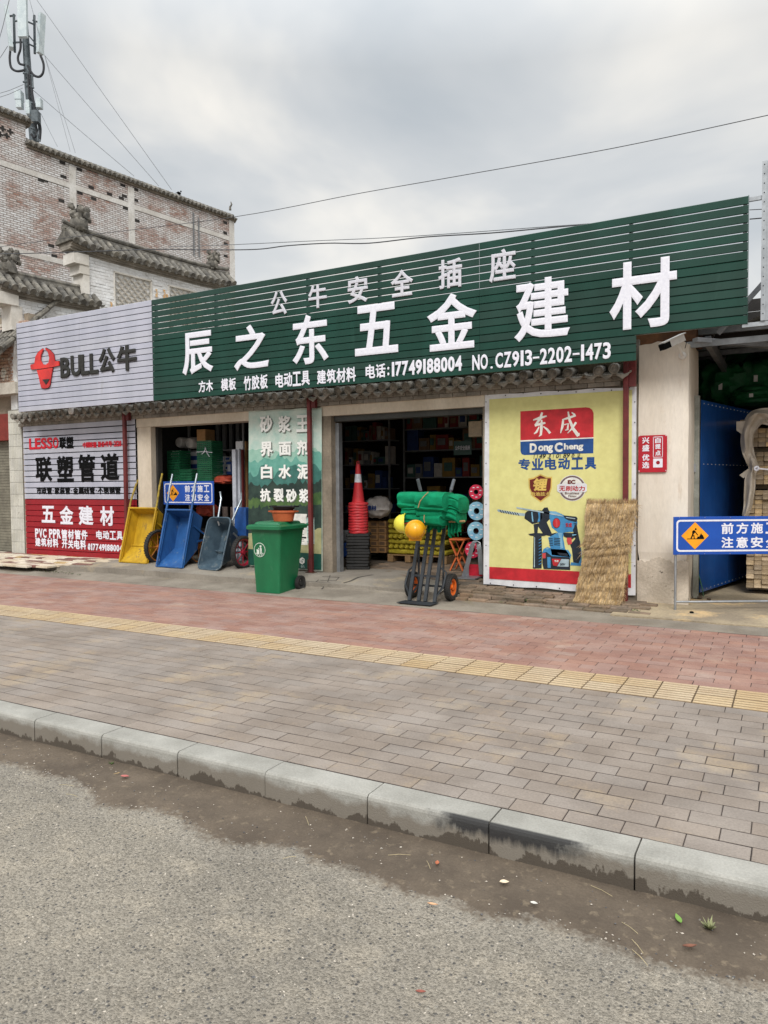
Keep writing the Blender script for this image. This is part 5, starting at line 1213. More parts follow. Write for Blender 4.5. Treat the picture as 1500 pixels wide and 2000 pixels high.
# left opening
sh = T('store_shelf', 'steel shelf behind the barrows, carrying foam rolls and boxes', 'shelf', (-8.6, 10.4, .16))
for y in (884, 932): 
    a = F(297, y, 10.45); c_ = F(478, y - 6 + (y > 900) * 8, 10.45); b = MB(); b.box(a.x, c_.x + .5, 10.3, 10.9, a.z - .03, a.z); b.build('shelf_board', m_shelf, sh)
for px in (297, 372, 478):
    a = F(px, 900, 10.32); b = MB(); b.box(a.x - .02, a.x + .02, 10.28, 10.32, .16, 2.9); b.build('shelf_post', m_shelf, sh)
for i in range(4):
    c_ = F(308 + i * 20.5, 862 + i, 10.2); b = MB(); r_ = .10 + .006 * (i % 2)
    M = Matrix.Translation(c_) @ Matrix.Rotation(math.radians(-90), 4, 'X')
    b.lathe([(0, -.01), (.02, -.02), (r_ * .5, -.012), (r_ * .85, .0), (r_, .04), (r_, .5), (r_ * .8, .55), (0, .56)], 20, M=M, cap=False)
    tag(b.build('foam_roll', m_foil, None, True), ['white wrapped roll at the left end of the top shelf', 'second white wrapped roll from the left on the top shelf', 'third wrapped roll on the top shelf, half hidden in shade', 'rightmost wrapped roll on the top shelf, beside the brown carton'][i], 'roll', 'rolls on the top shelf')
b = MB(); a = F(315, 890, 10.1); b.blob((a.x, 10.3, a.z), (.26, .2, .12), p=3, amp=.05, seed=3, wr=.05); tag(b.build('foam_sack', m_foil, None, True), 'large white sack lying under the wrapped rolls', 'sack')
b = MB(); a = F(318, 925, 10.1); b.blob((a.x, 10.4, a.z), (.26, .2, .20), p=5, amp=.03, seed=5, wr=.03); tag(b.build('wrapped_bale', m_cw, None, True), 'pale wrapped bale standing behind the green crates', 'bale')
def crate_stack(lab, x0, y0, x1, y1, Y, n, d=.28):
    t = T('crate_stack', lab, 'crate stack', (F(x0, y1, Y).x, Y, F(x0, y1, Y).z), 'stacked green wire crates'); a = F(x0, y0, Y); q = F(x1, y1, Y); h = (a.z - q.z) / n
    for i in range(n):
        z = q.z + i * h; b = MB(); b.box(a.x, q.x, Y, Y + d, z, z + h * .45)
        k = 7
        for j in range(k + 1): xx = a.x + (q.x - a.x) * j / k; b.box(xx - .004, xx + .004, Y - .004, Y, z, z + h * .9)
        b.box(a.x - .004, q.x + .004, Y - .008, Y + .01, z + h * .72, z + h * .9); b.box(q.x, q.x + .008, Y, Y + d, z, z + h * .8)
        b.build('crate', m_gcr, t)
    return t
crate_stack('tall stack of green crates tied with white string', 385, 861, 414, 942, 9.75, 20); crate_stack('stack of green crates in torn clear film, left of the string-tied one', 327, 880, 351, 940, 9.85, 12); crate_stack('low stack of green crates between the two taller ones', 351, 916, 374, 942, 9.8, 5)
cs_ = T('white_string', 'white string knotted round the tall green crate stack', 'string', (F(400, 885, 9.7).x, 9.7, 1.9)); b = MB()
for pts in ([(384, 883), (400, 882), (415, 884)], [(396, 886), (402, 876), (404, 884), (409, 892)], [(400, 883), (401, 873)], [(394, 887), (400, 882)]): b.tube([F(x, y, 9.72) for x, y in pts], .006, 6)
b.build('knot', m_let, cs_, kind='stuff')
for i in range(5): carton('storage_box', ['white box with blue trim on the shelf, left of the crates', 'second white box down, left of the tall crates', 'third white box down, left of the tall crates', 'fourth white box down, left of the tall crates', 'lowest white box left of the tall crates'][i], 'box', (m_cw, m_cblue)[i % 2], 362 - i * 1.2, 883 + i * 8, 384, 890.5 + i * 8, 10.3, .3, 'boxes left of the crates')
for i in range(4):
    for j in range(3): carton('small_carton', 'small white carton, %s row down, %s from the left, right of the green crates' % (ORD[i], ORD[j]), 'carton', m_cw, 415 + j * 12 + (i % 2), 892 + i * 9, 426 + j * 12 + (i % 2), 900 + i * 9, 10.35, .25, 'small cartons right of the crates', m_cblue)
carton('blue_box', 'upright blue box at the right end of the small cartons', 'box', m_cblue, 443, 902, 452, 927, 10.2, .1, None, m_cw)
carton('brown_carton', 'tall brown carton above the tied green crates', 'carton', m_cart, 384, 839, 401, 861, 9.95, .25)
b = MB(); a = F(432, 937, 9.85); b.blob((a.x, 9.95, a.z), (.20, .16, .07), p=3, amp=.12, seed=8, wr=.08); tag(b.build('red_tarpaulin', m_tarp, None, True), 'folded red tarpaulin on top of the brown rolls', 'tarpaulin')
b = MB(); a = F(398, 997, 9.7); b.blob((a.x, 9.8, a.z), (.2, .15, .10), p=3, amp=.12, seed=18, wr=.08); tag(b.build('red_tarpaulin', m_tarp, None, True), 'crumpled red tarpaulin below the warning sign', 'tarpaulin')
for i in range(4):
    c_ = F(424 + i * 8, 1000, 9.95); b = MB(); b.lathe([(.055, 0), (.058, .1), (.056, .5), (.05, .9)], 12, M=Matrix.Translation((c_.x, 9.95 + (i % 2) * .1, .2))); tag(b.build('mesh_roll', mat('roll_brown', (110, 96, 88), (84, 74, 70), 20, .9, .4, 40), None, True), '%s brown roll from the left below the red tarpaulin' % ORD[i], 'roll', 'brown rolls under the tarpaulin')
for i, (x0, x1, yt, m) in enumerate(((452.5, 459.5, 878, m_alu), (460, 467, 877, m_alu), (468, 473, 878, m_maroon), (460, 474, 862, m_cw), (474, 480, 862, m_cart))):
    a = F(x0, yt, 9.75 + i * .06); c_ = F(x1, yt, 9.75 + i * .06); b = MB(); b.rbox(a.x, c_.x, a.y, a.y + .05, .17, a.z, .004)
    tag(b.build('trim_profile', m, None), ['white aluminium profile, leftmost of the upright bundle', 'second white aluminium profile in the upright bundle', 'maroon profile right of the white ones', 'tall pale board behind the white profiles', 'tall brown board right of the white profiles'][i], 'profile')
for i in range(4):
    a = F(421 + i * 13, 840, 10.9); b = MB(); b.box(a.x, a.x + .08, 10.9, 10.95, 1.9, 2.7); tag(b.build('hanging_strip', m_shelf, None), '%s grey strip from the left hanging in the dark behind the crates' % ORD[i], 'strip', 'strips hanging in the left bay')
# warning boards
m_sblue = mat('sign_blue', (22, 78, 170), (18, 70, 158), 3, .4, fine=.03, spec=.45); m_samb = mat('sign_amber', (240, 160, 30), None, 3, .45, fine=.02)
def warning(lab, loc, rz, w, h, ztop, legs, post_h, tilt_=0):
    t = T('warning_sign', lab, 'sign', (0, 0, 0), 'blue roadworks warning signs'); z0 = ztop - h
    b = MB(); b.rbox(0, w, -.008, .008, z0, ztop, .003); b.build('board', m_sblue, t)
    def rrp(x0, x1, za, zb, r): 
        o = []
        for cx, cz, a0 in ((x1 - r, zb - r, 0), (x0 + r, zb - r, 90), (x0 + r, za + r, 180), (x1 - r, za + r, 270)):
            for i in range(5): q = math.radians(a0 + i * 22.5); o.append((cx + r * math.cos(q), cz + r * math.sin(q)))
        return o
    o1 = rrp(h * .07, w - h * .07, z0 + h * .08, ztop - h * .08, h * .09); o2 = rrp(h * .115, w - h * .115, z0 + h * .125, ztop - h * .125, h * .065); n = len(o1)
    b = MB(); b.add([(x, -.0105, z) for x, z in o1] + [(x, -.0105, z) for x, z in o2], [(i, (i + 1) % n, n + (i + 1) % n, n + i) for i in range(n)]); b.build('border', m_let, t)
    cx, cz, r = h * .56, z0 + h * .5, h * .36
    b = MB(); b.prism([(cx - r, -.0095, cz), (cx, -.0095, cz - r), (cx + r, -.0095, cz), (cx, -.0095, cz + r)], (0, -.001, 0)); b.build('diamond', m_samb, t)
    b = MB()
    def Q(p): b.prism([(cx + x * r, -.0112, cz + z * r) for x, z in p], (0, -.0008, 0))
    Q([(-.58, -.20), (.66, -.20), (.66, -.25), (-.58, -.25)]); Q([(.12, -.2), (.2, -.05), (.3, -.08), (.44, .18), (.52, .04), (.56, .06), (.68, -.2)])
    Q([(-.34, -.2), (-.24, -.2), (-.1, .1), (-.04, .22), (-.2, .24), (-.22, .1)]); Q([(-.02, -.2), (-.08, -.2), (-.14, .02), (-.06, .06)]); Q([(-.22, .22), (-.02, .2), (.04, .34), (-.1, .42), (-.2, .34)]); Q([(-.04, .3), (.18, .02), (.22, .06), (.0, .36)])
    b.lathe([(r * .07, 0), (r * .07, .0008)], 12, M=Matrix.Translation((cx + .04 * r, -.0112, cz + .48 * r)) @ Matrix.Rotation(math.radians(90), 4, 'X')); b.build('pictogram', m_letb, t, kind='stuff')
    x0_ = h * 1.22; pitch = (w - x0_ - h * .2) / 4
    for rowi, s in enumerate(('前方施工', '注意安全')):
        for i, ch in enumerate(s):
            b = MB(); za = z0 + h * (.54 - .37 * rowi); put_text(b, ch, x0_ + pitch * (i + .08), x0_ + pitch * (i + .9), za, za + h * .29, -.0095, .001, .028); b.build('character', m_let, t)
    for x in legs:
        b = MB(); b.tube([(x, .022, 0), (x, .022, ztop - .02)], .0135, 10); b.build('leg', m_galv, t, True)
    if post_h: b = MB(); b.tube([(legs[0], .022, post_h), (legs[-1], .022, post_h)], .0135, 10); b.build('crosspiece', m_galv, t, True)
    b = MB()
    for i in range(5):
        for zz in (z0 + .01, ztop - .01): b.lathe([(.004, 0), (.004, .003)], 8, M=Matrix.Translation((w * (.05 + .225 * i), -.008, zz)) @ Matrix.Rotation(math.radians(90), 4, 'X'))
    b.build('rivet', m_galv, t, kind='stuff')
    t.location = loc; t.rotation_euler = (0, 0, rz); return t
sA = F(320, 965, 9.42); wA = F(418, 965, 9.42).x - sA.x; hA = F(368, 940, 9.42).z - F(368, 986, 9.42).z
warning('blue roadworks sign half hidden behind the blue wheelbarrow handles', (sA.x, 9.42, .16), 0, wA, hA, F(368, 940, 9.42).z - .16, (.05, wA - .03), 0)
g = GH(1321, 1192); dep = (R.transposed() @ (g - Vector((0, 0, CAMH)))); dd = -dep.z
ztp = CAMH - (1009 - (943 - (1321 - 750) * .0084)) / 1444 * dd; zbt = CAMH - (1083 - (943 - (1321 - 750) * .0084)) / 1444 * dd
warning('blue roadworks sign on its own frame, beside the cream pillar at the right', (g.x - .035, g.y - .02, g.z), math.radians(28.9), 1.27, ztp - zbt, ztp - g.z, (.035, 1.235), .09)

# right shopfront: shelving and goods
GN = ('blue', 'red', 'ochre', 'grey', 'teal', 'brown', 'pale')
m_goods = [mat('goods_%s' % n, c, None, 8, .7) for n, c in zip(GN, ((36, 60, 112), (126, 38, 34), (138, 108, 48), (108, 110, 112), (58, 92, 86), (112, 88, 66), (176, 172, 166)))]
def shelf(lab, x0, x1, Y, d, levels, top):
    t = T('display_shelf', lab, 'shelf', (x0, Y, .16), 'shelves inside the right shopfront')
    for z in levels: b = MB(); b.box(x0, x1, Y, Y + d, z - .02, z); b.build('shelf_board', m_shelf, t)
    for x in (x0, x1): b = MB(); b.box(x - .015, x + .015, Y - .01, Y + .02, .16, top); b.build('shelf_post', m_shelf, t)
shelf('left steel shelf with tins and tubes at the back of the shop', -7.55, -6.5, 12.0, .4, (.5, .95, 1.4, 1.85, 2.3), 2.75); shelf('right steel shelf with tool boxes at the back of the shop', -6.4, -4.45, 12.4, .4, (.6, 1.1, 1.6, 2.1, 2.5), 2.9); shelf('narrow steel shelf with hanging fittings on the right', -4.35, -3.85, 11.2, .35, (.7, 1.25, 1.75, 2.2), 2.5)
random.seed(31)
def fill(x0, x1, Y, z, hmin, hmax, wmin, wmax, grp, nm='goods_box', lv='top'):
    x = x0 + .02; k_ = 0
    while x < x1 - wmin:
        w_, h_ = U(wmin, wmax), U(hmin, hmax); w_ = min(w_, x1 - x); gi = random.randrange(7); m = m_goods[gi]; k_ += 1
        t = T(nm, '%s box, %s from the left on the %s board of %s' % (GN[gi], ORD[k_ - 1], lv, grp), 'box', (x + w_ / 2, Y, z), 'boxed goods on ' + grp)
        b = MB(); b.rbox(x + .004, x + w_ - .004, Y + U(.01, .05), Y + .3, z + .001, z + h_, .003); b.build('box_body', m, t)
        b = MB(); b.box(x + w_ * .2, x + w_ * .8, Y + .006, Y + .009, z + h_ * .3, z + h_ * .75); b.build('printed_face', random.choice(m_goods), t)
        x += w_ + .006
for q_, z in enumerate((.95, 1.4, 1.85, 2.3)): fill(-7.5, -6.52, 12.0, z, .10, .36, .06, .16, 'the left steel shelf', lv=ORD[q_ + 1])
for q_, z in enumerate((.6, 1.1, 1.6, 2.1, 2.5)): fill(-6.38, -4.5, 12.4, z, .14, .42, .08, .28, 'the right steel shelf', lv=ORD[q_])
for q_, z in enumerate((1.75, 2.2)): fill(-4.32, -3.88, 11.2, z, .15, .30, .12, .3, 'the narrow shelf', lv=('third', 'top')[q_])
# hanging fittings
hf_ = T('fittings_rack', 'rack of white tags and green fittings hanging on the right inside wall', 'rack', (-4.1, 11.1, 1.2))
random.seed(3)
for r_ in range(2):
    for i in range(14):
        x = -4.32 + i * .034; z = (1.68, 1.2)[r_]; b = MB(); h_ = U(.1, .26); b.rbox(x, x + .026, 11.12, 11.15, z - h_, z, .002); b.build('tag_card', random.choice((m_goods[6], m_goods[4], m_goods[3])), hf_)
# sign inside
b = MB(); ptext(b, '公牛安全插座', 889, 918, 870, 879, 11.15, .004, .02); ins = T('inside_sign', 'small dark green sign with grey characters inside the right shopfront', 'sign', (-4.1, 11.15, 2)); a = F(886, 862, 11.16); c_ = F(921, 888, 11.16); b.build('characters', m_letg, ins, kind='stuff')
b = MB(); b.box(a.x, c_.x, 11.16, 11.17, c_.z, a.z); b.build('board', m_green, ins)
carton('wall_cabinet', 'cream appliance box high on the right inside wall', 'cabinet', mat('cream_plastic', (214, 196, 170), None, 5, .6), 915, 823, 941, 852, 10.4, .2)
# cable reels
def reel(px, py, r, m, lab, Y=9.72):
    c_ = F(px, py, Y); t = T('cable_reel', lab, 'reel', c_, 'labelled cable reels by the doorway'); M = Matrix.Translation(c_) @ Matrix.Rotation(math.radians(90), 4, 'X')
    b = MB(); b.lathe([(r * .33, 0), (r, 0), (r, .006), (r * .33, .006), (r * .33, 0)], 36, M=M, cap=False); b.build('label_disc', m, t, True)
    b = MB(); b.lathe([(r * .3, -.07), (r * .97, -.07), (r * .97, -.001), (r * .3, -.001), (r * .3, -.07)], 32, M=M, cap=False); b.build('cable_coil', m_rub, t, True)
    b = MB()
    for i in range(7):
        a = i * .9 + .3; v = M @ Vector((r * .68 * math.cos(a), r * .68 * math.sin(a), .0065)); b.box(v.x - r * .14, v.x + r * .14, Y - .0085, Y - .0075, v.z - .006, v.z + .006)
    b.build('label_print', m_let, t, kind='stuff')
m_rr = mat('reel_pink', (206, 44, 76), None, 8, .5); m_rbl = mat('reel_blue', (110, 160, 190), (150, 196, 210), 9, .4)
reel(930, 961, .105, m_rr, 'upper pink cable reel by the doorway'); reel(931, 998, .13, m_rbl, 'upper blue cable reel by the doorway'); reel(930, 1037, .13, m_rbl, 'lower blue cable reel by the doorway'); reel(923, 1074, .115, m_rr, 'lowest pink cable reel behind the bent rods')
rd = T('bent_rods', 'bundle of bent steel rods like inverted hairpins by the doorway', 'rods', F(925, 1130, 9.6))
for i in range(4):
    b = MB(); o = i * 2.2; pts = [(903 + o, 1125), (913 + o, 1090), (920 + o, 1062), (925 + o, 1057), (931 + o, 1060), (934 + o, 1080), (937 + o, 1122)]
    b.tube([F(x, y, 9.62 - i * .02) for x, y in pts], .008, 6); b.build('rod', m_galv, rd, True)
dp = T('metal_dustpan', 'grey sheet metal dustpan standing below the bent rods', 'dustpan', F(920, 1135, 9.4)); q_ = [GH(902, 1132), GH(940, 1135), GH(940, 1120), GH(910, 1120)]
b = MB(); b.box(q_[0].x, q_[1].x, 9.42, 9.72, .165, .18); b.box(q_[0].x, q_[1].x, 9.72, 9.735, .165, .30); b.build('pan', m_galv, dp)
b = MB(); b.box(q_[0].x + .08, q_[1].x, 9.70, 9.715, .18, .34); b.build('red_back', mat('pan_red', (190, 30, 50), None, 8, .5), dp)
# orange stool
st = T('orange_stool', 'orange plastic folding stool inside the right shopfront', 'stool', F(886, 1085, 10.2)); mo = mat('stool_orange', (206, 104, 56), None, 8, .5); sy = 10.25
a = F(876, 1052, sy); c_ = F(908, 1052, sy); zs = a.z
b = MB(); b.rbox(a.x, c_.x, sy, sy + .25, zs - .03, zs, .01); b.build('seat', mo, st)
for y in (sy + .02, sy + .23):
    for xa, xb in ((a.x + .02, c_.x - .04), (c_.x - .02, a.x + .02)):
        b = MB(); b.bar((xa, y, zs - .03), (xb, y, .165), .035, .02); b.build('leg', mo, st)
# pallet with yellow mesh rolls
pl2 = T('pallet', 'wooden pallet under the yellow rolls', 'pallet', (-5.2, 10.9, .16)); ax = F(757, 1080, 11.0).x; bx = F(872, 1080, 11.0).x
mw_ = mat('pallet_wood', (150, 120, 84), (124, 98, 68), 6, .85)
for i in range(4): b = MB(); b.box(ax + (bx - ax - .1) * i / 3, ax + (bx - ax - .1) * i / 3 + .1, 11.0, 11.9, .165, .27); b.build('block', mw_, pl2)
for i in range(6): b = MB(); b.box(ax, bx, 11.0 + i * .16, 11.1 + i * .16, .272, .292); b.build('plank', mw_, pl2)
m_yr = mat('yellow_mesh', (172, 156, 44), (144, 130, 34), 14, .7, .3, 40)
b = MB(); b.lathe([(0, -.01), (.018, -.02), (.035, -.005), (.047, .03), (.047, .8)], 10, M=Matrix.Rotation(math.radians(-90), 4, 'X'), cap=False); rm = mesh_only(b, m_yr, True)
b = MB(); b.rbox(-.19, .19, 0, .8, -.04, .04, .025); sm_ = mesh_only(b, m_yr, True)
for l_ in range(7):
    z = .292 + .045 + l_ * .085
    if l_ % 2:
        for i in range(int((bx - ax - .1) / .098)): tag(inst(rm, 'mesh_roll', (ax + .06 + i * .098, 10.98 + U(-.02, .02), z), None), '%s mesh roll from the left in the %s layer of rolls' % (ORD[i], ORD[l_ // 2]), 'roll', 'yellow mesh rolls on the pallet')
    else:
        for i in range(3): tag(inst(sm_, 'mesh_bale', (ax + .2 + i * (bx - ax - .4) / 2, 10.98 + U(-.02, .02), z), None), '%s flat yellow bale from the left in the %s layer of bales' % (ORD[i], ORD[l_ // 2]), 'bale', 'yellow mesh bales on the pallet')
for i in range(3):
    for j in range(5): carton('brown_carton', 'brown carton, %s column from the left, %s from the top, behind the cones' % (ORD[i], ORD[j]), 'carton', m_cart, 707 + i * 16, 1018 + j * 12.5, 722 + i * 16, 1030 + j * 12.5, 11.15, .35, 'brown cartons behind the cones', m_goods[5] if 1 else None)
b = MB(); a = F(733, 993, 11.0); b.blob((a.x, 11.1, a.z + .02), (.24, .2, .18), p=2.2, amp=.12, seed=12, wr=.06); wbg = T('plastic_bag', 'white plastic bag with blue print lying on the cartons', 'bag', (a.x, 11.1, a.z - .15)); b.build('bag_body', m_foil, wbg, True)
b = MB(); ptext(b, '建材', 716, 735, 987, 997, 10.885, .004, .03); b.build('blue_print', m_cblue, wbg, kind='stuff')
# air compressor behind the jamb
ac = T('air_compressor', 'small blue air compressor on black wheels behind the door jamb', 'compressor', (-6.25, 9.9, .16)); b = MB(); b.lathe([(.0, 0), (.10, .01), (.12, .05), (.12, .4), (.10, .44), (0, .45)], 20, M=Matrix.Translation((-6.3, 10.05, .42)) @ Matrix.Rotation(math.radians(-90), 4, 'X'), cap=False); b.build('tank', m_cblue, ac, True); b = MB(); b.rbox(-6.38, -6.2, 10.1, 10.35, .54, .74, .03); b.build('motor', m_shelf, ac); wheel(ac, (-6.13, 10.05, .25), .085, .03, m_shelf, 5, tyre_t=.03)

# ============================================================ STRAW MAT
m_straw = mat('straw', (190, 163, 122), (142, 117, 83), 9, .85, .3, 60, attr=True, rand=0, fine=.15)
m_straw2 = mat('straw_core', (150, 124, 84), (118, 96, 64), 9, .95)
smt = T('straw_mat', 'shaggy thatched straw mat leaning against the yellow banner', 'straw mat', GH(1170, 1192))
g1, g2 = GH(1124, 1185), GH(1214, 1196); yb_ = 8.86; gz0 = gz(-2, yb_) + .02
bl_, br_ = Vector((F(1126, 1180, yb_).x, yb_, gz0)), Vector((F(1212, 1190, yb_).x, yb_, gz0))
tl_, tr_ = F(1147, 982, 9.17), F(1243, 982, 9.17)
mid_l = F(1143, 1075, 9.03); mid_r = F(1232, 1065, 9.03)
def sp(s, t):     # s across 0..1, t up 0..1
    if t < .5: u = t / .5; l_ = bl_.lerp(mid_l, u); r_ = br_.lerp(mid_r, u)
    else: u = (t - .5) / .5; l_ = mid_l.lerp(tl_, u); r_ = mid_r.lerp(tr_, u)
    p = l_.lerp(r_, .5 + (s - .5) * (1 - .07 * math.exp(-((t - .5) / .2) ** 2) + .05 * (1 - t)))
    return p + Vector((0, -.05 * (1 - (2 * s - 1) ** 2), 0))
b = MB(); vs = []; nu, nv = 8, 16
for k in (0, 1):
    for j in range(nv + 1):
        for i in range(nu + 1): p = sp(.03 + .94 * i / nu, .02 + .97 * j / nv); vs.append(p + Vector((0, .055 * k, .02 * k)))
o = (nu + 1) * (nv + 1); fs = [(k * o + j * (nu + 1) + i, k * o + j * (nu + 1) + i + 1, k * o + (j + 1) * (nu + 1) + i + 1, k * o + (j + 1) * (nu + 1) + i) for k in (0, 1) for j in range(nv) for i in range(nu)]
fs += [(j * (nu + 1), (j + 1) * (nu + 1), o + (j + 1) * (nu + 1), o + j * (nu + 1)) for j in range(nv)] + [(j * (nu + 1) + nu, (j + 1) * (nu + 1) + nu, o + (j + 1) * (nu + 1) + nu, o + j * (nu + 1) + nu) for j in range(nv)] + [(nv * (nu + 1) + i, nv * (nu + 1) + i + 1, o + nv * (nu + 1) + i + 1, o + nv * (nu + 1) + i) for i in range(nu)]
b.add(vs, fs); b.build('woven_core', m_straw2, smt)
random.seed(5); b = MB()
def blade(p, q, wd, bend):
    d = q - p; sd_ = d.cross(Vector((0, -1, 0))); 
    if sd_.length < 1e-6: return
    sd_.normalize(); m = p.lerp(q, .5) + bend; b.r = U(.05, .95)
    b.add([p - sd_ * wd, p + sd_ * wd, m + sd_ * wd * .9, m - sd_ * wd * .9, q + sd_ * wd * .25], [(0, 1, 2, 3), (3, 2, 4)])
rows = 13
for r_ in range(rows):
    for i in range(640):
        t = (r_ + U(0, .35)) / rows; s = rnd(); p = sp(s, min(1, t + .045)) + Vector((0, -.004 - rnd() * .022, 0)); ln = U(.09, .165)
        mess = math.exp(-((t - .52) / .09) ** 2) 
        dn = (sp(s, max(0, t - .1)) - sp(s, min(1, t))).normalized()
        q = p + dn * ln * (1 - .3 * mess) + Vector((U(-.022, .022) + mess * U(-.10, .10), -U(.01, .085) - mess * U(0, .03), mess * U(-.02, .03)))
        if q.z < gz0 - .03: q.z = gz0 - .02 + U(0, .02)
        blade(p, q, U(.0018, .0046), Vector((U(-.01, .01), -U(0, .02), 0)))
for i in range(900):     # ragged top
    s = rnd(); p = sp(s, .985) + Vector((0, U(-.02, .05), 0)); blade(p, p + Vector((U(-.02, .02), U(-.02, .02), U(.02, .085))), U(.0015, .003), Vector((0, 0, 0)))
for i in range(520):     # sides and loose ends
    s = random.choice((0, 1)); t = rnd(); p = sp(s, t) + Vector((0, U(-.01, .05), 0)); dx_ = U(-.03, .004) if s == 0 else U(-.004, .045 + .05 * (rnd() < .15)); blade(p, p + Vector((dx_, U(-.03, .0), U(-.07, .01))), U(.0012, .003), Vector((0, 0, 0)))
for i in range(160):
    s = rnd(); p = sp(s, .03) + Vector((0, -.02, 0)); blade(p, Vector((p.x + U(-.05, .05), p.y - U(.03, .13), gz0 - .02 + U(0, .012))), U(.0015, .0035), Vector((0, -.01, .02)))
b.build('straw', m_straw, smt, kind='stuff')
for r_ in range(13):
    t = .06 + r_ * .074; tw = MB(); tw.tube([sp(s / 12, t + .004 * math.sin(s * 1.4 + r_)) + Vector((0, -.042, 0)) for s in range(13)], .0022, 4); tw.build('binding_twine', m_cord, smt, True)

# ============================================================ PARTY WALL WITH TILED COPINGS (runs back from the left end of the shop)
DV = Vector((.146, .989, 0)); NV = Vector((.989, -.146, 0))
class Wall:
    def __init__(s, P0): s.P0 = Vector((P0[0], P0[1], 0))
    def __call__(s, t, off, z): return s.P0 + DV * t + NV * off + Vector((0, 0, z))
    def hit(s, px, py):
        v = ray(px, py); det = v.x * (-DV.y) + DV.x * v.y; k = (s.P0.x * (-DV.y) + DV.x * s.P0.y) / det
        p = v * k; t = (p.x - s.P0.x) * DV.x + (p.y - s.P0.y) * DV.y; return t, p.z + CAMH
    def box(s, b, t0, t1, o0, o1, z0, z1):
        vs = [s(t, o, z) for z in (z0, z1) for t, o in ((t0, o0), (t1, o0), (t1, o1), (t0, o1))]
        b.add(vs, [(3, 2, 1, 0), (4, 5, 6, 7), (0, 1, 5, 4), (1, 2, 6, 5), (2, 3, 7, 6), (3, 0, 4, 7)])
W1 = Wall((-13.35, 9.4)); AZ = math.atan2(DV.y, DV.x)
m_wash = mat('limewash', (224, 225, 226), (204, 203, 202), 3.5, .95, .6, 45, world=True, rand=.05, fine=.08, third=((150, 146, 142), 4.5, .62, .07))
m_quoin = mat('cream_render', (214, 210, 203), (194, 189, 180), 3, .9, .3, 40, world=True, fine=.06)
pw = T('party_wall', 'limewashed brick wall with stepped grey tile copings and lattice windows above the white signboard', 'wall', W1(0, 0, 0))
b = MB(); W1.box(b, -.05, 1.7, -.30, -.05, 0, 5.30); W1.box(b, 1.45, 5.45, -.30, -.05, 0, 6.44); b.build('core', mat('lime_mortar', (220, 220, 219), (200, 199, 197), 6, .95, .4, 60, world=True), pw, kind='stuff')
bb = MB(); bb.rbox(-.119, .119, -.05, .05, -.031, .031, .006); bbm = mesh_only(bb, m_wash)
lats = [(W1.hit(225, 580)[0], W1.hit(295, 580)[0], 5.30, W1.hit(230, 534)[1]), (W1.hit(331, 580)[0], W1.hit(391, 580)[0], 5.30, W1.hit(331, 559)[1])]
random.seed(17); cnt = 0; rest = MB()
for seg, (t0, t1, z0, z1) in enumerate(((-.05, 1.6, 4.55, 5.28), (1.48, 5.42, 5.22, 6.42))):
    r_ = 0; z = z1 - .034
    while z > z0:
        t = t0 + .12 + (r_ % 2) * .12 - .06
        while t < t1:
            skipb = any(a - .10 < t < c + .10 and zz0 < z < zz1 + .02 for a, c, zz0, zz1 in lats)
            if not skipb and cnt < 420:
                inst(bbm, 'brick', W1(t, -.045 + U(-.006, .008), z), pw, rot=(U(-.02, .02), U(-.01, .01), AZ + U(-.02, .02))) if cnt < 300 else W1.box(rest, t - .115, t + .115, -.09, .002 + U(-.006, .006), z - .028, z + .028)
                cnt += 1
            t += .245
        z -= .067; r_ += 1
rest.build('brick_course', m_wash, pw, kind='stuff')
for t0, t1, z0, z1, o in ((-.42, -.02, 5.02, 5.25, .06), (-.16, .06, 4.55, 5.02, .03), (1.16, 1.50, 6.14, 6.36, .06), (1.38, 1.52, 5.55, 6.14, .03), (1.30, 1.52, 5.95, 6.14, .04)):
    b = MB(); W1.box(b, t0, t1, -.36, o, z0, z1); b.build('corbel', m_quoin, pw)
b = MB(); W1.box(b, -.05, 1.6, -.06, -.004, 4.4, 5.30); q_ = [1.45] + [v for a, c, _, _ in lats for v in (a - .03, c + .03)] + [5.43]
for a, c in zip(q_[::2], q_[1::2]): W1.box(b, a, c, -.06, -.004, 5.1, 6.44)
for a, c, z0, z1 in lats: W1.box(b, a - .03, c + .03, -.06, -.004, z1 + .034, 6.44)
b.build('mortar_bed', MC['lime_mortar'], pw, kind='stuff')
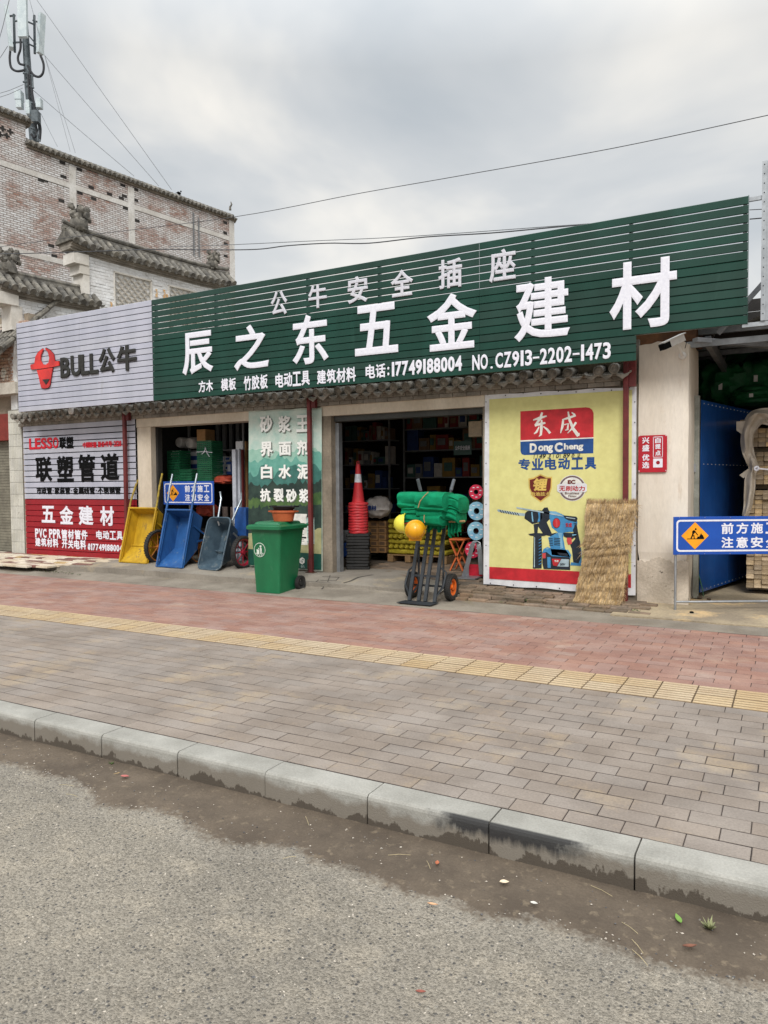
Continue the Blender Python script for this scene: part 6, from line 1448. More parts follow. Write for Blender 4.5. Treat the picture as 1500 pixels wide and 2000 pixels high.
# lattice windows of crossed curved tiles
for a, c, z0, z1 in lats:
    lw = T('lattice_window', None, None, W1(a, 0, z0)); lw.parent = pw; lw.location = W1(a, 0, z0) - WL[pw.name]
    b = MB(); W1.box(b, a - .01, c + .01, -.20, -.18, z0, z1 + .02); b.build('dark_recess', mat('lattice_dark', (40, 40, 42), None, 4, .95), lw)
    for (p0, p1, q0, q1) in ((a - .03, a, z0, z1 + .03), (c, c + .03, z0, z1 + .03)): b = MB(); W1.box(b, p0, p1, -.1, .012, q0, q1); b.build('frame', m_quoin, lw)
    b = MB(); W1.box(b, a - .03, c + .03, -.1, .012, z1 + .001, z1 + .035); b.build('frame', m_quoin, lw)
    arc = MB(); n = 6; s_ = .165
    pp = [(s_ * .5 * math.cos(math.pi * i / n), -s_ * .42 * math.sin(math.pi * i / n)) for i in range(n + 1)]; pi_ = [(x * .90, y * .86) for x, y in pp]
    arc.add([(x, 0, z) for x, z in pp] + [(x, 0, z) for x, z in pi_] + [(x, .025, z) for x, z in pp] + [(x, .025, z) for x, z in pi_],
            [(i, i + 1, n + 2 + i, n + 1 + i) for i in range(n)] + [(i, i + 1, 2 * n + 3 + i, 2 * n + 2 + i) for i in range(n)] + [(n + 1 + i, n + 2 + i, 3 * n + 4 + i, 3 * n + 3 + i) for i in range(n)])
    am = mesh_only(arc, mat('lattice_tile', (206, 200, 190), (176, 170, 160), 9, .9, .3, 60, rand=.1)); z = z0 + .02; r_ = 0
    while z < z1:
        t = a + s_ * (.5 if r_ % 2 else .0) + .02
        while t < c - .01:
            for fl_ in (0, 1): inst(am, 'lattice_tile', W1(t, -.015, z), lw, rot=(0 if fl_ else math.pi, 0, AZ + math.pi if fl_ == 0 else AZ)) if t > a + .03 else None
            t += s_
        z += s_ * .47; r_ += 1
# rust marks below missing fixings
b = MB(); random.seed(8)
for px, py, h_ in ((305, 565, 20), (320, 566, 24), (325, 575, 18), (216, 590, 20)):
    t, z = W1.hit(px, py); pts = []
    for i in range(9): pts.append(W1(t - .02 - U(0, .02) + (.008 * i if i < 5 else 0), .0165, z - h_ / 110 * i / 8))
    for i in range(9): pts.append(W1(t + .02 + U(0, .02), .0165, z - h_ / 110 * (8 - i) / 8))
    b.prism(pts, NV * .001)
b.build('rust_stain', mat('rust_stain', (196, 142, 72), (206, 186, 156), 24, .95, world=True), pw, kind='stuff')
def coping(parent, W, t0, t1, z, half, pitch, r, ridge_h, flare=.12, both=True, m=None, slope=.30, end_orn=()):
    m = m or m_tile; L_ = t1 - t0
    def zz(t): e = abs(2 * (t - t0) / L_ - 1); return z + flare * e ** 5
    b = MB(); vs = []; n = 24                                       # bed
    for i in range(n + 1):
        t = t0 + L_ * i / n; q = zz(t); vs += [W(t, half, q), W(t, half, q + .05), W(t, -.15, q + slope), W(t, -.30 - half, q + .05), W(t, -.30 - half, q)]
    b.add(vs, [(i * 5 + j, (i + 1) * 5 + j, (i + 1) * 5 + (j + 1) % 5, i * 5 + (j + 1) % 5) for i in range(n) for j in range(5)] + [(0, 1, 2, 3, 4), tuple(n * 5 + j for j in range(5))]); b.build('coping_bed', m, parent)
    for k in range(3):                                              # corbelled courses
        b = MB(); vs = []
        for i in range(n + 1):
            t = t0 + .05 + (L_ - .05) * i / n; q = zz(t) - .045 * k; o = half - .05 - .045 * k; vs += [W(t, o, q), W(t, o, q - .042), W(t, -.30 - o, q - .042), W(t, -.30 - o, q)]
        b.add(vs, [(i * 4 + j, (i + 1) * 4 + j, (i + 1) * 4 + (j + 1) % 4, i * 4 + (j + 1) % 4) for i in range(n) for j in range(4)] + [(0, 1, 2, 3), tuple(n * 4 + j for j in range(4))]); b.build('corbel_course', m_brick, parent)
    ln = math.hypot(half + .12, slope); q_ = MB(); q_.lathe([(r * .95, 0), (r, .02), (r, ln)], 10, M=Matrix.Identity(4)); q_.lathe([(r * 1.14, -.02), (r * 1.14, .012)], 12); me = mesh_only(q_, m, True)
    d_ = MB(); d_.prism([(-r * 1.3, 0, 0), (-r * .5, 0, -r * 1.0), (0, 0, -r * 1.3), (r * .5, 0, -r * 1.0), (r * 1.3, 0, 0), (0, 0, -r * .3)], (0, .02, 0)); dm = mesh_only(d_, m)
    k = int(L_ / pitch)
    for i in range(k):
        t = t0 + pitch * (i + .5); a = W(t, half + .03, zz(t) + .03); c_ = W(t, -.08, zz(t) + slope + .0)
        q = (c_ - a).to_track_quat('Z', 'Y').to_euler(); o = inst(me, 'round_tile', a, parent, rot=q); 
        inst(dm, 'drip_tile', W(t + pitch / 2, half + .02, zz(t) + .02), parent, rot=(0, 0, AZ))
    for j in range(max(1, int(ridge_h / .045))):                     # ridge of laid tiles
        b = MB(); vs = []; o = .07 if j % 2 else .055
        for i in range(n + 1):
            t = t0 + L_ * i / n; q = zz(t) + slope - .03 + j * .045; vs += [W(t, -.15 + o, q), W(t, -.15 + o, q + .04), W(t, -.15 - o, q + .04), W(t, -.15 - o, q)]
        b.add(vs, [(i * 4 + jj, (i + 1) * 4 + jj, (i + 1) * 4 + (jj + 1) % 4, i * 4 + (jj + 1) % 4) for i in range(n) for jj in range(4)] + [(0, 1, 2, 3), tuple(n * 4 + jj for jj in range(4))]); b.build('ridge_course', m, parent)
    b = MB(); b.tube([W(t0 + L_ * i / n, -.15, zz(t0 + L_ * i / n) + slope + ridge_h + .0) for i in range(n + 1)], .05, 8); b.build('ridge_cap', m, parent, True)
    for t, s in end_orn:
        b = MB(); base = W(t, -.15, zz(t) + slope + ridge_h - .02); random.seed(int(t * 10) + 3)
        b.blob(base + Vector((0, 0, .10 * s)), (.13 * s, .16 * s, .14 * s), p=3, amp=.2, seed=t, nu=16, nv=10)
        for sx, sz, r1 in ((-.13, .26, .075), (.10, .30, .09), (0, .36, .08), (-.17, .42, .06), (.16, .42, .06), (.2, .22, .05), (-.05, .2, .1), (.06, .46, .05), (-.1, .34, .05)):
            b.blob(base + DV * (sx * s) + NV * U(-.03, .06) + Vector((0, 0, sz * s)), (r1 * s, r1 * s * .9, r1 * s), p=2.4, amp=.35, fq=2, seed=sx * 9, nu=12, nv=8)
        for k_ in range(5):
            a = k_ * 1.1; b.tube([base + DV * (s * (.16 * math.cos(a + u * .3) * (1 - u * .1))) + Vector((0, 0, s * (.32 + .13 * math.sin(a + u * .3) * (1 - u * .1)))) for u in range(6)], .018 * s, 6)
        b.build('ridge_ornament', m, parent, True)
m_tile2 = mat('weathered_roof_tile', (128, 124, 116), (86, 84, 80), 7, .95, .6, 50, world=True, rand=.16, fine=.14, third=((160, 154, 142), 8, .62, .08))
coping(pw, W1, -.42, 1.72, 5.30, .16, .178, .058, .14, .06, m=m_tile2, end_orn=((-.10, .95),), slope=.26)
coping(pw, W1, 1.05, 5.50, 6.46, .16, .185, .058, .17, .10, m=m_tile2, end_orn=((1.42, 1.05), (5.0, .85)), slope=.27)
b = MB(); t, z = W1.hit(101, 628); p = W1(t + .2, .25, 0); b.bar((p.x, p.y, 4.2), (p.x, p.y, z + .04), .03, .03); b.bar((p.x - .08, p.y, z - .01), (p.x + .1, p.y, z - .01), .03, .03); tag(b.build('iron_stub', m_letb), 'small dark iron stub sticking up behind the white signboard', 'stub')

# neighbour at the far left: shutter, red box, brick and sloping tiles
nbh = T('left_neighbour', 'neighbouring shop cut by the left edge, with grey roller shutter, red box and tiled eaves', 'shop', (-15, 9.4, .1))
random.seed(2)
b = MB(); b.box(-19, -13.85, 9.6, 9.64, .1, 2.55)
z = .16
while z < 2.5: b.box(-19, -13.75, 9.585, 9.6, z, z + .05); z += .058
b.build('roller_shutter', mat('shutter_olive', (128, 124, 110), (110, 106, 94), 5, .6, world=True), nbh, kind='stuff')
b = MB(); b.box(-13.78, -13.62, 9.5, 9.66, .1, 2.5); b.build('shutter_guide', mat('guide_dark', (92, 86, 76), None, 6, .6, world=True), nbh)
b = MB(); b.box(-19, -13.68, 9.40, 9.62, 2.42, 2.95); b.build('red_box', mat('box_red', (130, 52, 44), None, 5, .6, world=True), nbh)
b = MB(); b.box(-19, -13.2, 9.18, 9.6, 3.30, 3.52); b.build('lintel', mat('pale_lintel', (190, 184, 172), (160, 152, 140), 3, .9, .3, 40, world=True, third=((110, 104, 96), 6, .6, .1)), nbh)
b = MB(); b.box(-19, -13.2, 9.5, 9.66, 2.95, 4.9); b.box(-19, -13.62, 9.62, 9.8, 0, 3); b.build('wall', m_plas2, nbh)
m_nb = mat('patchy_brick', (176, 148, 130), (150, 116, 98), 6, .95, .6, 50, world=True, rand=.12, third=((206, 200, 188), 4, .52, .08)); q = MB(); q.rbox(-.116, .116, -.05, .05, -.029, .029, .005); qm = mesh_only(q, m_nb)
for r_ in range(18):
    for i in range(9): inst(qm, 'brick', (-15.3 + i * .245 + (r_ % 2) * .12, 9.43 + U(-.006, .006), 3.56 + r_ * .067), nbh, rot=(0, U(-.01, .01), U(-.02, .02)))
random.seed(6); q = MB(); q.lathe([(.05, 0), (.05, .34)], 8); qm = mesh_only(q, m_tile2)
for i in range(14):
    for j in range(5):
        a = Vector((-14.9 + i * .125, 8.95 + j * .28, 4.05 + j * .30 + .28 * max(0, (-13.9 + i * .0))))
        a = Vector((-15.0 + i * .14, 8.9 + j * .26, 4.12 + j * .24)); inst(qm, 'roof_tile', a, nbh, rot=(math.radians(-48) + U(-.05, .05), 0, U(-.04, .04)))
b = MB(); b.prism([(-19, 8.95, 4.05), (-19, 10.4, 5.35), (-19, 10.4, 5.25), (-19, 8.95, 3.95)], (5.55, 0, 0)); b.build('roof_bed', m_tile2, nbh)

# ============================================================ BRICK BUILDING BEHIND
W2 = Wall((-25.4, 17.9))
def far_brick():
    m = bpy.data.materials.new('whitened_brickwork'); m.use_nodes = True; t = m.node_tree; n = t.nodes; l = t.links; bs = n['Principled BSDF']; bs.inputs['Roughness'].default_value = .95
    geo = n.new('ShaderNodeNewGeometry'); dt_ = n.new('ShaderNodeVectorMath'); dt_.operation = 'DOT_PRODUCT'; dt_.inputs[1].default_value = (DV.x - NV.x, DV.y - NV.y, 0); l.new(geo.outputs['Position'], dt_.inputs[0])
    sp_ = n.new('ShaderNodeSeparateXYZ'); l.new(geo.outputs['Position'], sp_.inputs[0]); cb_ = n.new('ShaderNodeCombineXYZ'); l.new(dt_.outputs['Value'], cb_.inputs[0]); l.new(sp_.outputs[2], cb_.inputs[1])
    def nz(s, d=6, v=None):
        x = n.new('ShaderNodeTexNoise'); x.inputs['Scale'].default_value = s; x.inputs['Detail'].default_value = d; x.inputs['Roughness'].default_value = .68; l.new(cb_.outputs[0], x.inputs['Vector']); return x.outputs['Fac']
    bt_ = n.new('ShaderNodeTexBrick'); l.new(cb_.outputs[0], bt_.inputs['Vector']); bt_.inputs['Scale'].default_value = 1; bt_.inputs['Brick Width'].default_value = .25; bt_.inputs['Row Height'].default_value = .082
    bt_.inputs['Mortar Size'].default_value = .017; bt_.inputs['Mortar Smooth'].default_value = .3; bt_.inputs['Color1'].default_value = lin((194, 184, 179)); bt_.inputs['Color2'].default_value = lin((150, 112, 98)); bt_.inputs['Mortar'].default_value = lin((126, 116, 110))
    r1 = n.new('ShaderNodeValToRGB'); r1.color_ramp.elements[0].position = .46; r1.color_ramp.elements[1].position = .58; l.new(nz(.55, 8), r1.inputs[0])
    b2 = n.new('ShaderNodeTexBrick'); l.new(cb_.outputs[0], b2.inputs['Vector']); b2.inputs['Scale'].default_value = 1; b2.inputs['Brick Width'].default_value = .25; b2.inputs['Row Height'].default_value = .082; b2.inputs['Mortar Size'].default_value = .016
    b2.inputs['Color1'].default_value = lin((212, 213, 214)); b2.inputs['Color2'].default_value = lin((192, 188, 186)); b2.inputs['Mortar'].default_value = lin((142, 134, 129))
    mx = n.new('ShaderNodeMix'); mx.data_type = 'RGBA'; l.new(r1.outputs[0], mx.inputs[0]); l.new(b2.outputs[0], mx.inputs[6]); l.new(bt_.outputs[0], mx.inputs[7])
    r2 = n.new('ShaderNodeMapRange'); l.new(nz(6, 4), r2.inputs[0]); r2.inputs[1].default_value = .3; r2.inputs[2].default_value = .7; r2.inputs[3].default_value = .8; r2.inputs[4].default_value = 1.2
    hv = n.new('ShaderNodeHueSaturation'); l.new(mx.outputs[2], hv.inputs['Color']); l.new(r2.outputs[0], hv.inputs['Value']); l.new(hv.outputs[0], bs.inputs['Base Color'])
    bp = n.new('ShaderNodeBump'); bp.inputs['Distance'].default_value = .02; bp.inputs['Strength'].default_value = .7; l.new(b2.outputs['Fac'], bp.inputs['Height']); bp.invert = True; l.new(bp.outputs[0], bs.inputs['Normal'])
    return m
m_fb = far_brick(); m_band2 = mat('concrete_band', (206, 204, 200), (186, 182, 176), 2, .95, .3, 20, world=True, third=((128, 122, 114), 1.5, .6, .1))
TE = W2.hit(456, 440)[0]
bd = T('brick_building', 'tall old brick building with whitened brickwork, concrete bands and a tiled coping behind the shop', 'building', W2(0, 0, 0))
b = MB(); W2.box(b, -16, TE, -9, 0, 0, 14.28); b.build('wall', m_fb, bd)
b = MB(); W2.box(b, -16, .44, -9, -.002, 14.29, 15.12); b.build('upper_wall', m_fb, bd)
for za, zb2 in ((13.22, 13.42), (10.15, 10.35), (7.1, 7.3)): b = MB(); W2.box(b, -16, TE + .001, .002, .02, za, zb2); b.build('concrete_band', m_band2, bd)
for pa, pb_, za, zb2 in ((136, 149, 0, 14.1), (250, 262, 0, 14.1), (447, 456, 0, 14.2)):
    t0, t1 = W2.hit(pa, 400)[0], W2.hit(pb_, 400)[0]; b = MB(); W2.box(b, t0, t1, .003, .026, za, zb2); b.build('concrete_column', m_band2, bd)
b = MB(); W2.box(b, TE, TE + .03, -.4, .03, 0, 14.2); b.build('corner_strip', m_band2, bd)
for pa in (376, 386): t = W2.hit(pa, 440)[0]; b = MB(); W2.box(b, t, t + .05, .03, .07, 12.0, 13.95 if pa < 380 else 13.8); b.build('wall_pipe', m_shelf, bd)
b = MB(); random.seed(44)
hl_ = [(122, 318), (124, 345), (178, 366), (214, 379), (155, 331), (240, 362), (237, 387), (243, 383), (245, 407), (265, 370), (265, 391), (268, 431), (156, 377), (155, 404), (88, 352), (120, 392), (80, 352), (183, 388), (440, 435), (441, 476), (440, 455), (441, 500), (126, 465), (106, 500), (100, 480), (152, 418), (160, 440)]
for px, py in hl_: t, z = W2.hit(px, py); W2.box(b, t - .12, t + .12, -.01, .006, z - .06, z + .06)
b.build('wall_hole', m_dark, bd, kind='stuff')
b = MB()
for px, py in ((5, 251), (20, 257), (13, 265), (0, 262)):
    t, z = W2.hit(px, py); W2.box(b, t - .12, t + .12, -.01, .004, z - .035, z + .035); W2.box(b, t - .04, t + .04, -.01, .006, z - .11, z + .11)
b.build('cross_opening', m_dark, bd, kind='stuff')
coping(bd, W2, .40, TE + .15, 14.30, .14, .22, .058, .03, .02, m=m_tile2, slope=.22); coping(bd, W2, -6.0, .62, 15.14, .14, .22, .058, .03, .02, m=m_tile2, slope=.22)
t = TE - .1; b = MB(); p = W2(t, -.1, 14.75); b.tube([p, p + Vector((0, 0, .15)), p + DV * .1 + Vector((0, 0, .3)), p + DV * .05 + Vector((0, 0, .42))], [.06, .05, .04, .02], 8); b.build('finial', m_tile2, bd, True)
t, z = W2.hit(353, 377); b = MB(); p = W2(t, -.12, z + .02); b.blob(p, (.07, .12, .06), p=2, amp=.1, nu=12, nv=8); b.blob(p + Vector((.05, .07, .09)), (.035, .04, .035), p=2, nu=10, nv=6); b.tube([p + Vector((0, -.08, -.01)), p + Vector((0, -.2, -.05))], .015, 5); b.tube([p, p - Vector((0, 0, .1))], .01, 5); tag(b.build('bird', m_letb, None, True), 'small dark bird perched on the tiled coping of the brick building', 'bird')

# ============================================================ TELECOM MAST
def atd(px, py, d): return ray(px, py) * (d / 1444.0) + Vector((0, 0, CAMH))
MD = 31.0; m_ant = mat('antenna_grey', (190, 200, 202), (172, 184, 188), 4, .5); m_mst = mat('mast_steel', (96, 104, 108), (76, 84, 88), 8, .6, metal=.3); m_cab = mat('cable_black', (44, 46, 50), None, 8, .7)
base = atd(68, 285, MD); mx, my = base.x, base.y
mast = T('telecom_mast', 'lattice-guyed telecom mast with three pale panel antennas behind the brick building', 'mast', (mx, my, 8))
def atp(px, py, dy=0):      # on the vertical plane through the mast, square to the view
    d = MD + dy; return atd(px, py, d)
top = atp(42, -60); b = MB(); b.tube([(base.x, base.y, 8), base, atp(56, 170), top], [.20, .19, .16, .10], 12); b.build('pole', m_mst, mast, True)
def panel(pts_top, pts_bot, w_, d_, face):
    a, c_ = Vector(pts_top), Vector(pts_bot); f_ = Vector(face).normalized(); b = MB(); ax = (c_ - a).normalized(); sx = ax.cross(f_).normalized()
    vs = [p + sx * i * w_ / 2 + f_ * j * d_ / 2 for p in (a, c_) for i, j in ((-1, -1), (1, -1), (1, 1), (-1, 1))]
    b.add(vs, [(3, 2, 1, 0), (4, 5, 6, 7), (0, 1, 5, 4), (1, 2, 6, 5), (2, 3, 7, 6), (3, 0, 4, 7)]); b.build('panel_antenna', m_ant, mast)
rt_ = Vector((.876, .483, 0)); fw_ = Vector((.483, -.876, 0))
panel(atp(43, -35, -.7), atp(45, 73, -.7), .36, .16, fw_); panel(atp(12, 14, -.2), atp(22, 95, -.2), .30, .16, fw_ * .5 - rt_); panel(atp(82, 28, -.2), atp(78, 105, -.2), .26, .16, fw_ * .5 + rt_)
for pa, pb2 in (((27, 28), (29, 102)), ((67, 30), (68, 105))): b = MB(); b.tube([atp(*pa), atp(*pb2)], .05, 8); b.build('antenna_pipe', m_mst, mast, True)
for pa, pb2 in (((27, 41), (48, 41)), ((29, 83), (48, 82)), ((48, 40), (67, 48)), ((48, 82), (75, 95)), ((55, 68), (70, 86)), ((16, 32), (30, 30)), ((18, 88), (30, 82)), ((64, 40), (77, 44)), ((66, 90), (77, 96))):
    b = MB(); b.bar(atp(*pa), atp(*pb2), .06, .05); b.build('bracket_arm', m_mst, mast)
def cable(parent, pts, r, nm='cable'):
    c_ = [Vector(p) for p in pts]; o = []
    for i in range(len(c_) - 1):
        p0, p1, p2, p3 = c_[max(0, i - 1)], c_[i], c_[i + 1], c_[min(len(c_) - 1, i + 2)]
        for q in range(6):
            t = q / 6; o.append(.5 * ((2 * p1) + (p2 - p0) * t + (2 * p0 - 5 * p1 + 4 * p2 - p3) * t * t + (3 * p1 - p0 - 3 * p2 + p3) * t ** 3))
    b = MB(); b.tube(o + [c_[-1]], r, 6); return b.build(nm, m_cab, parent, True)
for pts in (((20, 100), (19, 115), (22, 132), (33, 139), (48, 137)), ((40, 75), (40, 95), (35, 112), (38, 124), (48, 127)), ((79, 108), (85, 125), (84, 142), (76, 150), (64, 145), (54, 128)), ((58, 140), (62, 175), (66, 200), (72, 225)), ((55, 145), (57, 185), (58, 210)), ((66, 240), (72, 255), (68, 268), (61, 262)), ((74, 230), (79, 250), (78, 272))):
    cable(mast, [atp(*p, -.3) for p in pts], .05)
for x0, y0, x1, y1, w_ in ((31, 179, 44, 197, .32), (33, 197, 44, 212, .25), (51, 197, 59, 212, .2), (52, 212, 60, 224, .2), (72, 194, 82, 212, .25), (64, 218, 77, 240, .3)):
    b = MB(); a = atp(x0, y0, -.5); c_ = atp(x1, y1, -.5); M = Matrix.Translation((a + c_) / 2) @ Matrix.Rotation(math.radians(28.9), 4, 'Z'); hw_ = (c_ - a).dot(rt_) / 2; hh = abs(a.z - c_.z) / 2
    b.rbox(-hw_, hw_, -w_ / 2, w_ / 2, -hh, hh, .01, M); b.build('radio_unit', m_ant if y0 < 200 or x0 in (52,) else m_mst, mast)
for pa, pb2 in (((72, 195), (78, 276)), ((66, 215), (75, 276)), ((58, 200), (80, 205)), ((60, 250), (78, 254)), ((63, 147), (64, 172)), ((57, 146), (66, 148)), ((58, 168), (66, 172)), ((45, 143), (52, 143)), ((45, 160), (52, 160)), ((58, 155), (62, 153))):
    b = MB(); b.tube([atp(*pa, -.3), atp(*pb2, -.3)], .04, 6); b.build('bracket_pipe', m_mst, mast, True)
gw = T('guy_wires', 'thin steel guy wires fanning down from the mast to the building roof', 'wires', (mx, my, 12))
m_wire = mat('wire_grey', (120, 124, 128), None, 8, .6); m_wire2 = mat('wire_dark', (78, 80, 84), None, 8, .7)
for (ax_, ay_), (bx_, by_) in (((72, 0), (335, 370)), ((87, 108), (310, 363)), ((60, 172), (262, 344)), ((58, 0), (137, 295)), ((88, 110), (147, 298)), ((80, 222), (112, 286)), ((-8, 100), (18, 0)), ((-10, 125), (15, 90)), ((-10, 185), (46, 165)), ((-10, 193), (44, 172))):
    b = MB(); b.tube([atp(ax_, ay_, 0), atp((ax_ + bx_) / 2 + .5, (ay_ + by_) / 2 + 1.5, -1), atp(bx_, by_, -2)], .011, 4); b.build('guy_wire', m_wire, gw)
# street cables
def street(name, lab, pts, Y, r, m=None):
    c_ = [F(*p, Y) for p in pts]; t = T(name, lab, 'cable', c_[0]); c_ = [Vector((v.x, v.y, v.z)) for v in c_]; o = cable(t, c_, r); 
    if m: o.data.materials[0] = m
street('overhead_cable', 'upper overhead wire crossing the sky from lower left to the right edge', [(-60, 490), (150, 462), (455, 424), (700, 378), (900, 343), (1200, 289), (1500, 225), (1600, 202)], 8.3, .0042, m_wire2)
street('overhead_cable', 'thick black cable sagging past the brick building to the top of the signboard', [(-60, 494), (0, 496), (150, 492), (300, 487), (400, 488), (500, 487), (560, 480), (640, 475), (720, 475), (830, 463), (960, 455), (1080, 444), (1170, 436)], 9.05, .008, m_wire2)
street('overhead_cable', 'thin grey cable just above the thick one over the green signboard', [(330, 482), (450, 478), (600, 471), (760, 464), (900, 455), (1050, 444), (1150, 437)], 9.1, .005, m_wire)
street('overhead_cable', 'short wire joining the green signboard to the post at the right edge', [(1464, 410), (1500, 408)], 8.72, .004); street('overhead_cable', 'lower short wire between green signboard and right-hand post', [(1464, 428), (1500, 425)], 8.72, .006)

# security cameras
m_cam = mat('camera_white', (222, 220, 216), (206, 204, 200), 8, .4, fine=.02)
scm = T('security_camera', 'white bullet security camera bracketed to the top of the cream pillar', 'security camera', F(1330, 692, 9.28))
a = F(1296, 677, 8.95); c_ = F(1330, 661, 9.12); b = MB(); d_ = (c_ - a).normalized(); b.bar(a, c_ + d_ * .02, .085, .075); b.build('housing', m_cam, scm)
b = MB(); b.bar(a - d_ * .03 + Vector((0, 0, .045)), c_ + d_ * .03 + Vector((0, 0, .045)), .10, .012); b.build('sunshield', m_cam, scm)
b = MB(); b.bar(a - d_ * .03, a + d_ * .07 + Vector((0, 0, -.002)), .088, .070); b.build('lens_window', m_letb, scm)
j = F(1327, 681, 9.14); b = MB(); b.tube([c_ - d_ * .06 - Vector((0, 0, .04)), j, F(1331, 690, 9.20), F(1333, 695, 9.28)], .018, 8); b.build('arm', m_cam, scm, True)
b = MB(); b.lathe([(.045, 0), (.04, .02), (.02, .03)], 16, M=Matrix.Translation(F(1333, 695, 9.285)) @ Matrix.Rotation(math.radians(90), 4, 'X')); b.build('wall_plate', m_cam, scm, True)
cable(scm, [c_, F(1340, 668, 9.2), F(1338, 680, 9.28)], .004, 'lead')
sc2 = T('dome_camera', 'small white dome camera hanging under the tile eaves at the left', 'security camera', F(139, 800, 8.95)); v = F(139, 803, 8.95); b = MB(); b.lathe([(0, -.06), (.035, -.05), (.05, -.02), (.052, .03), (.04, .06), (0, .062)], 18, M=Matrix.Translation(v), cap=False); b.build('housing', m_cam, sc2, True); b = MB(); b.tube([v + Vector((-.02, .04, .05)), v + Vector((-.03, .12, .07))], .012, 6); b.build('lead', m_cam, sc2, True)

# ============================================================ YARD AT THE RIGHT
m_door = mat('blue_sheet', (34, 80, 146), (26, 68, 130), 1.2, .16, .05, 8, world=True, fine=.03, spec=.5, third=((60, 100, 160), 7, .7, .05))
dr = T('yard_gate', 'blue sheet metal gate leaf swung inward beside the cream pillar', 'gate', (-1, 9.9, .04))
p0, p1 = Vector((-.985, 9.93, 0)), Vector((-.50, 11.98, 0)); dn = (p1 - p0).normalized(); pn = Vector((dn.y, -dn.x, 0))
for i in range(4):
    a, c_ = p0 + dn * (.52 * i), p0 + dn * (.52 * (i + 1) - .006); b = MB()
    for zz0, zz1 in ((.10, .93), (.935, 2.49)):
        b.add([a + Vector((0, 0, zz0)), c_ + Vector((0, 0, zz0)), c_ + Vector((0, 0, zz1)), a + Vector((0, 0, zz1)), a - pn * .012 + Vector((0, 0, zz0)), c_ - pn * .012 + Vector((0, 0, zz0)), c_ - pn * .012 + Vector((0, 0, zz1)), a - pn * .012 + Vector((0, 0, zz1))], [(0, 1, 2, 3), (4, 5, 6, 7), (0, 3, 7, 4), (1, 2, 6, 5), (0, 1, 5, 4), (3, 2, 6, 7)])
    b.build('sheet_panel', m_door, dr)
b = MB()
for i in range(14):
    for zz in (.13, .90, 1.7, 2.45): q = p0 + dn * (.08 + .145 * i) + pn * .002; b.box(q.x - .005, q.x + .005, q.y - .005, q.y + .005, zz - .005, zz + .005)
b.build('rivet', m_galv, dr, kind='stuff')
b = MB(); b.box(-1.053, -.995, 9.78, 9.86, .05, 2.53); b.build('gate_post', mat('post_grey', (140, 142, 134), (120, 122, 114), 6, .5, world=True), dr)
b = MB(); b.box(-1.075, -1.03, 9.755, 9.782, 1.60, 1.70); b.build('latch', m_galv, dr)
b = MB(); b.tube([F(1361, 1090, 9.9), F(1364, 1120, 9.9), F(1372, 1150, 9.92), F(1374, 1165, 9.92)], .006, 5); tag(b.build('green_hose', mat('hose_green', (70, 120, 90), None, 9, .6), None, True), 'thin green hose hanging down the gate foot', 'hose')
# shed roof: trusses, purlins and translucent sheeting seen from below
shd = T('shed_roof', 'steel shed roof over the yard, seen from below behind the gate', 'roof', (1, 12, 3))
b = MB(); vs = []; nx = 60
for i in range(nx + 1):
    x = -1.35 + 6 * i / nx; o = .02 * (1 if (i // 2) % 2 else -1); vs += [(x, 9.4, 3.32 + o), (x, 17, 3.32 + .35 + o)]
b.add(vs, [(2 * i, 2 * i + 2, 2 * i + 3, 2 * i + 1) for i in range(nx)]); b.build('roof_sheet', mat('roof_sheet', (112, 116, 118), (90, 94, 96), 3, .6, world=True), shd)
for i in range(9): y = 9.6 + i * .8; b = MB(); b.box(-1.35, 4.6, y, y + .05, 3.22 + .046 * (y - 9.4), 3.29 + .046 * (y - 9.4)); b.build('purlin', m_galv, shd)
for x in (-.9, .4, 1.8, 3.2): b = MB(); b.box(x, x + .06, 9.4, 17, 3.05, 3.17); b.build('rafter', m_shelf, shd); 
for i in range(8): b = MB(); b.bar((-.87, 9.6 + i * .9, 3.12), (-.87, 10.05 + i * .9, 3.30), .03, .03); b.build('truss_web', m_shelf, shd)
b = MB(); b.bar((-1.0, 9.3, 3.12), (2.2, 12.0, 2.95), .10, .05); b.build('diagonal_beam', m_galv, shd)
b = MB(); b.box(-1.3, 4.6, 9.38, 9.42, 3.05, 3.12); b.build('front_beam', m_galv, shd)
ybk = T('yard_wall', 'dim sheet wall at the back and side of the timber yard', 'wall', (1, 16, 0)); b = MB(); b.box(-1.34, 6, 16.8, 16.9, 0, 3.6); b.build('back_panel', m_dark, ybk); b = MB(); b.box(4.7, 4.8, 9.4, 16.8, 0, 3.5); b.build('side_panel', m_dark, ybk); b = MB(); b.box(-1.345, -1.30, 14.25, 16.8, 0, 3.5); b.build('side_panel', m_dark, ybk)
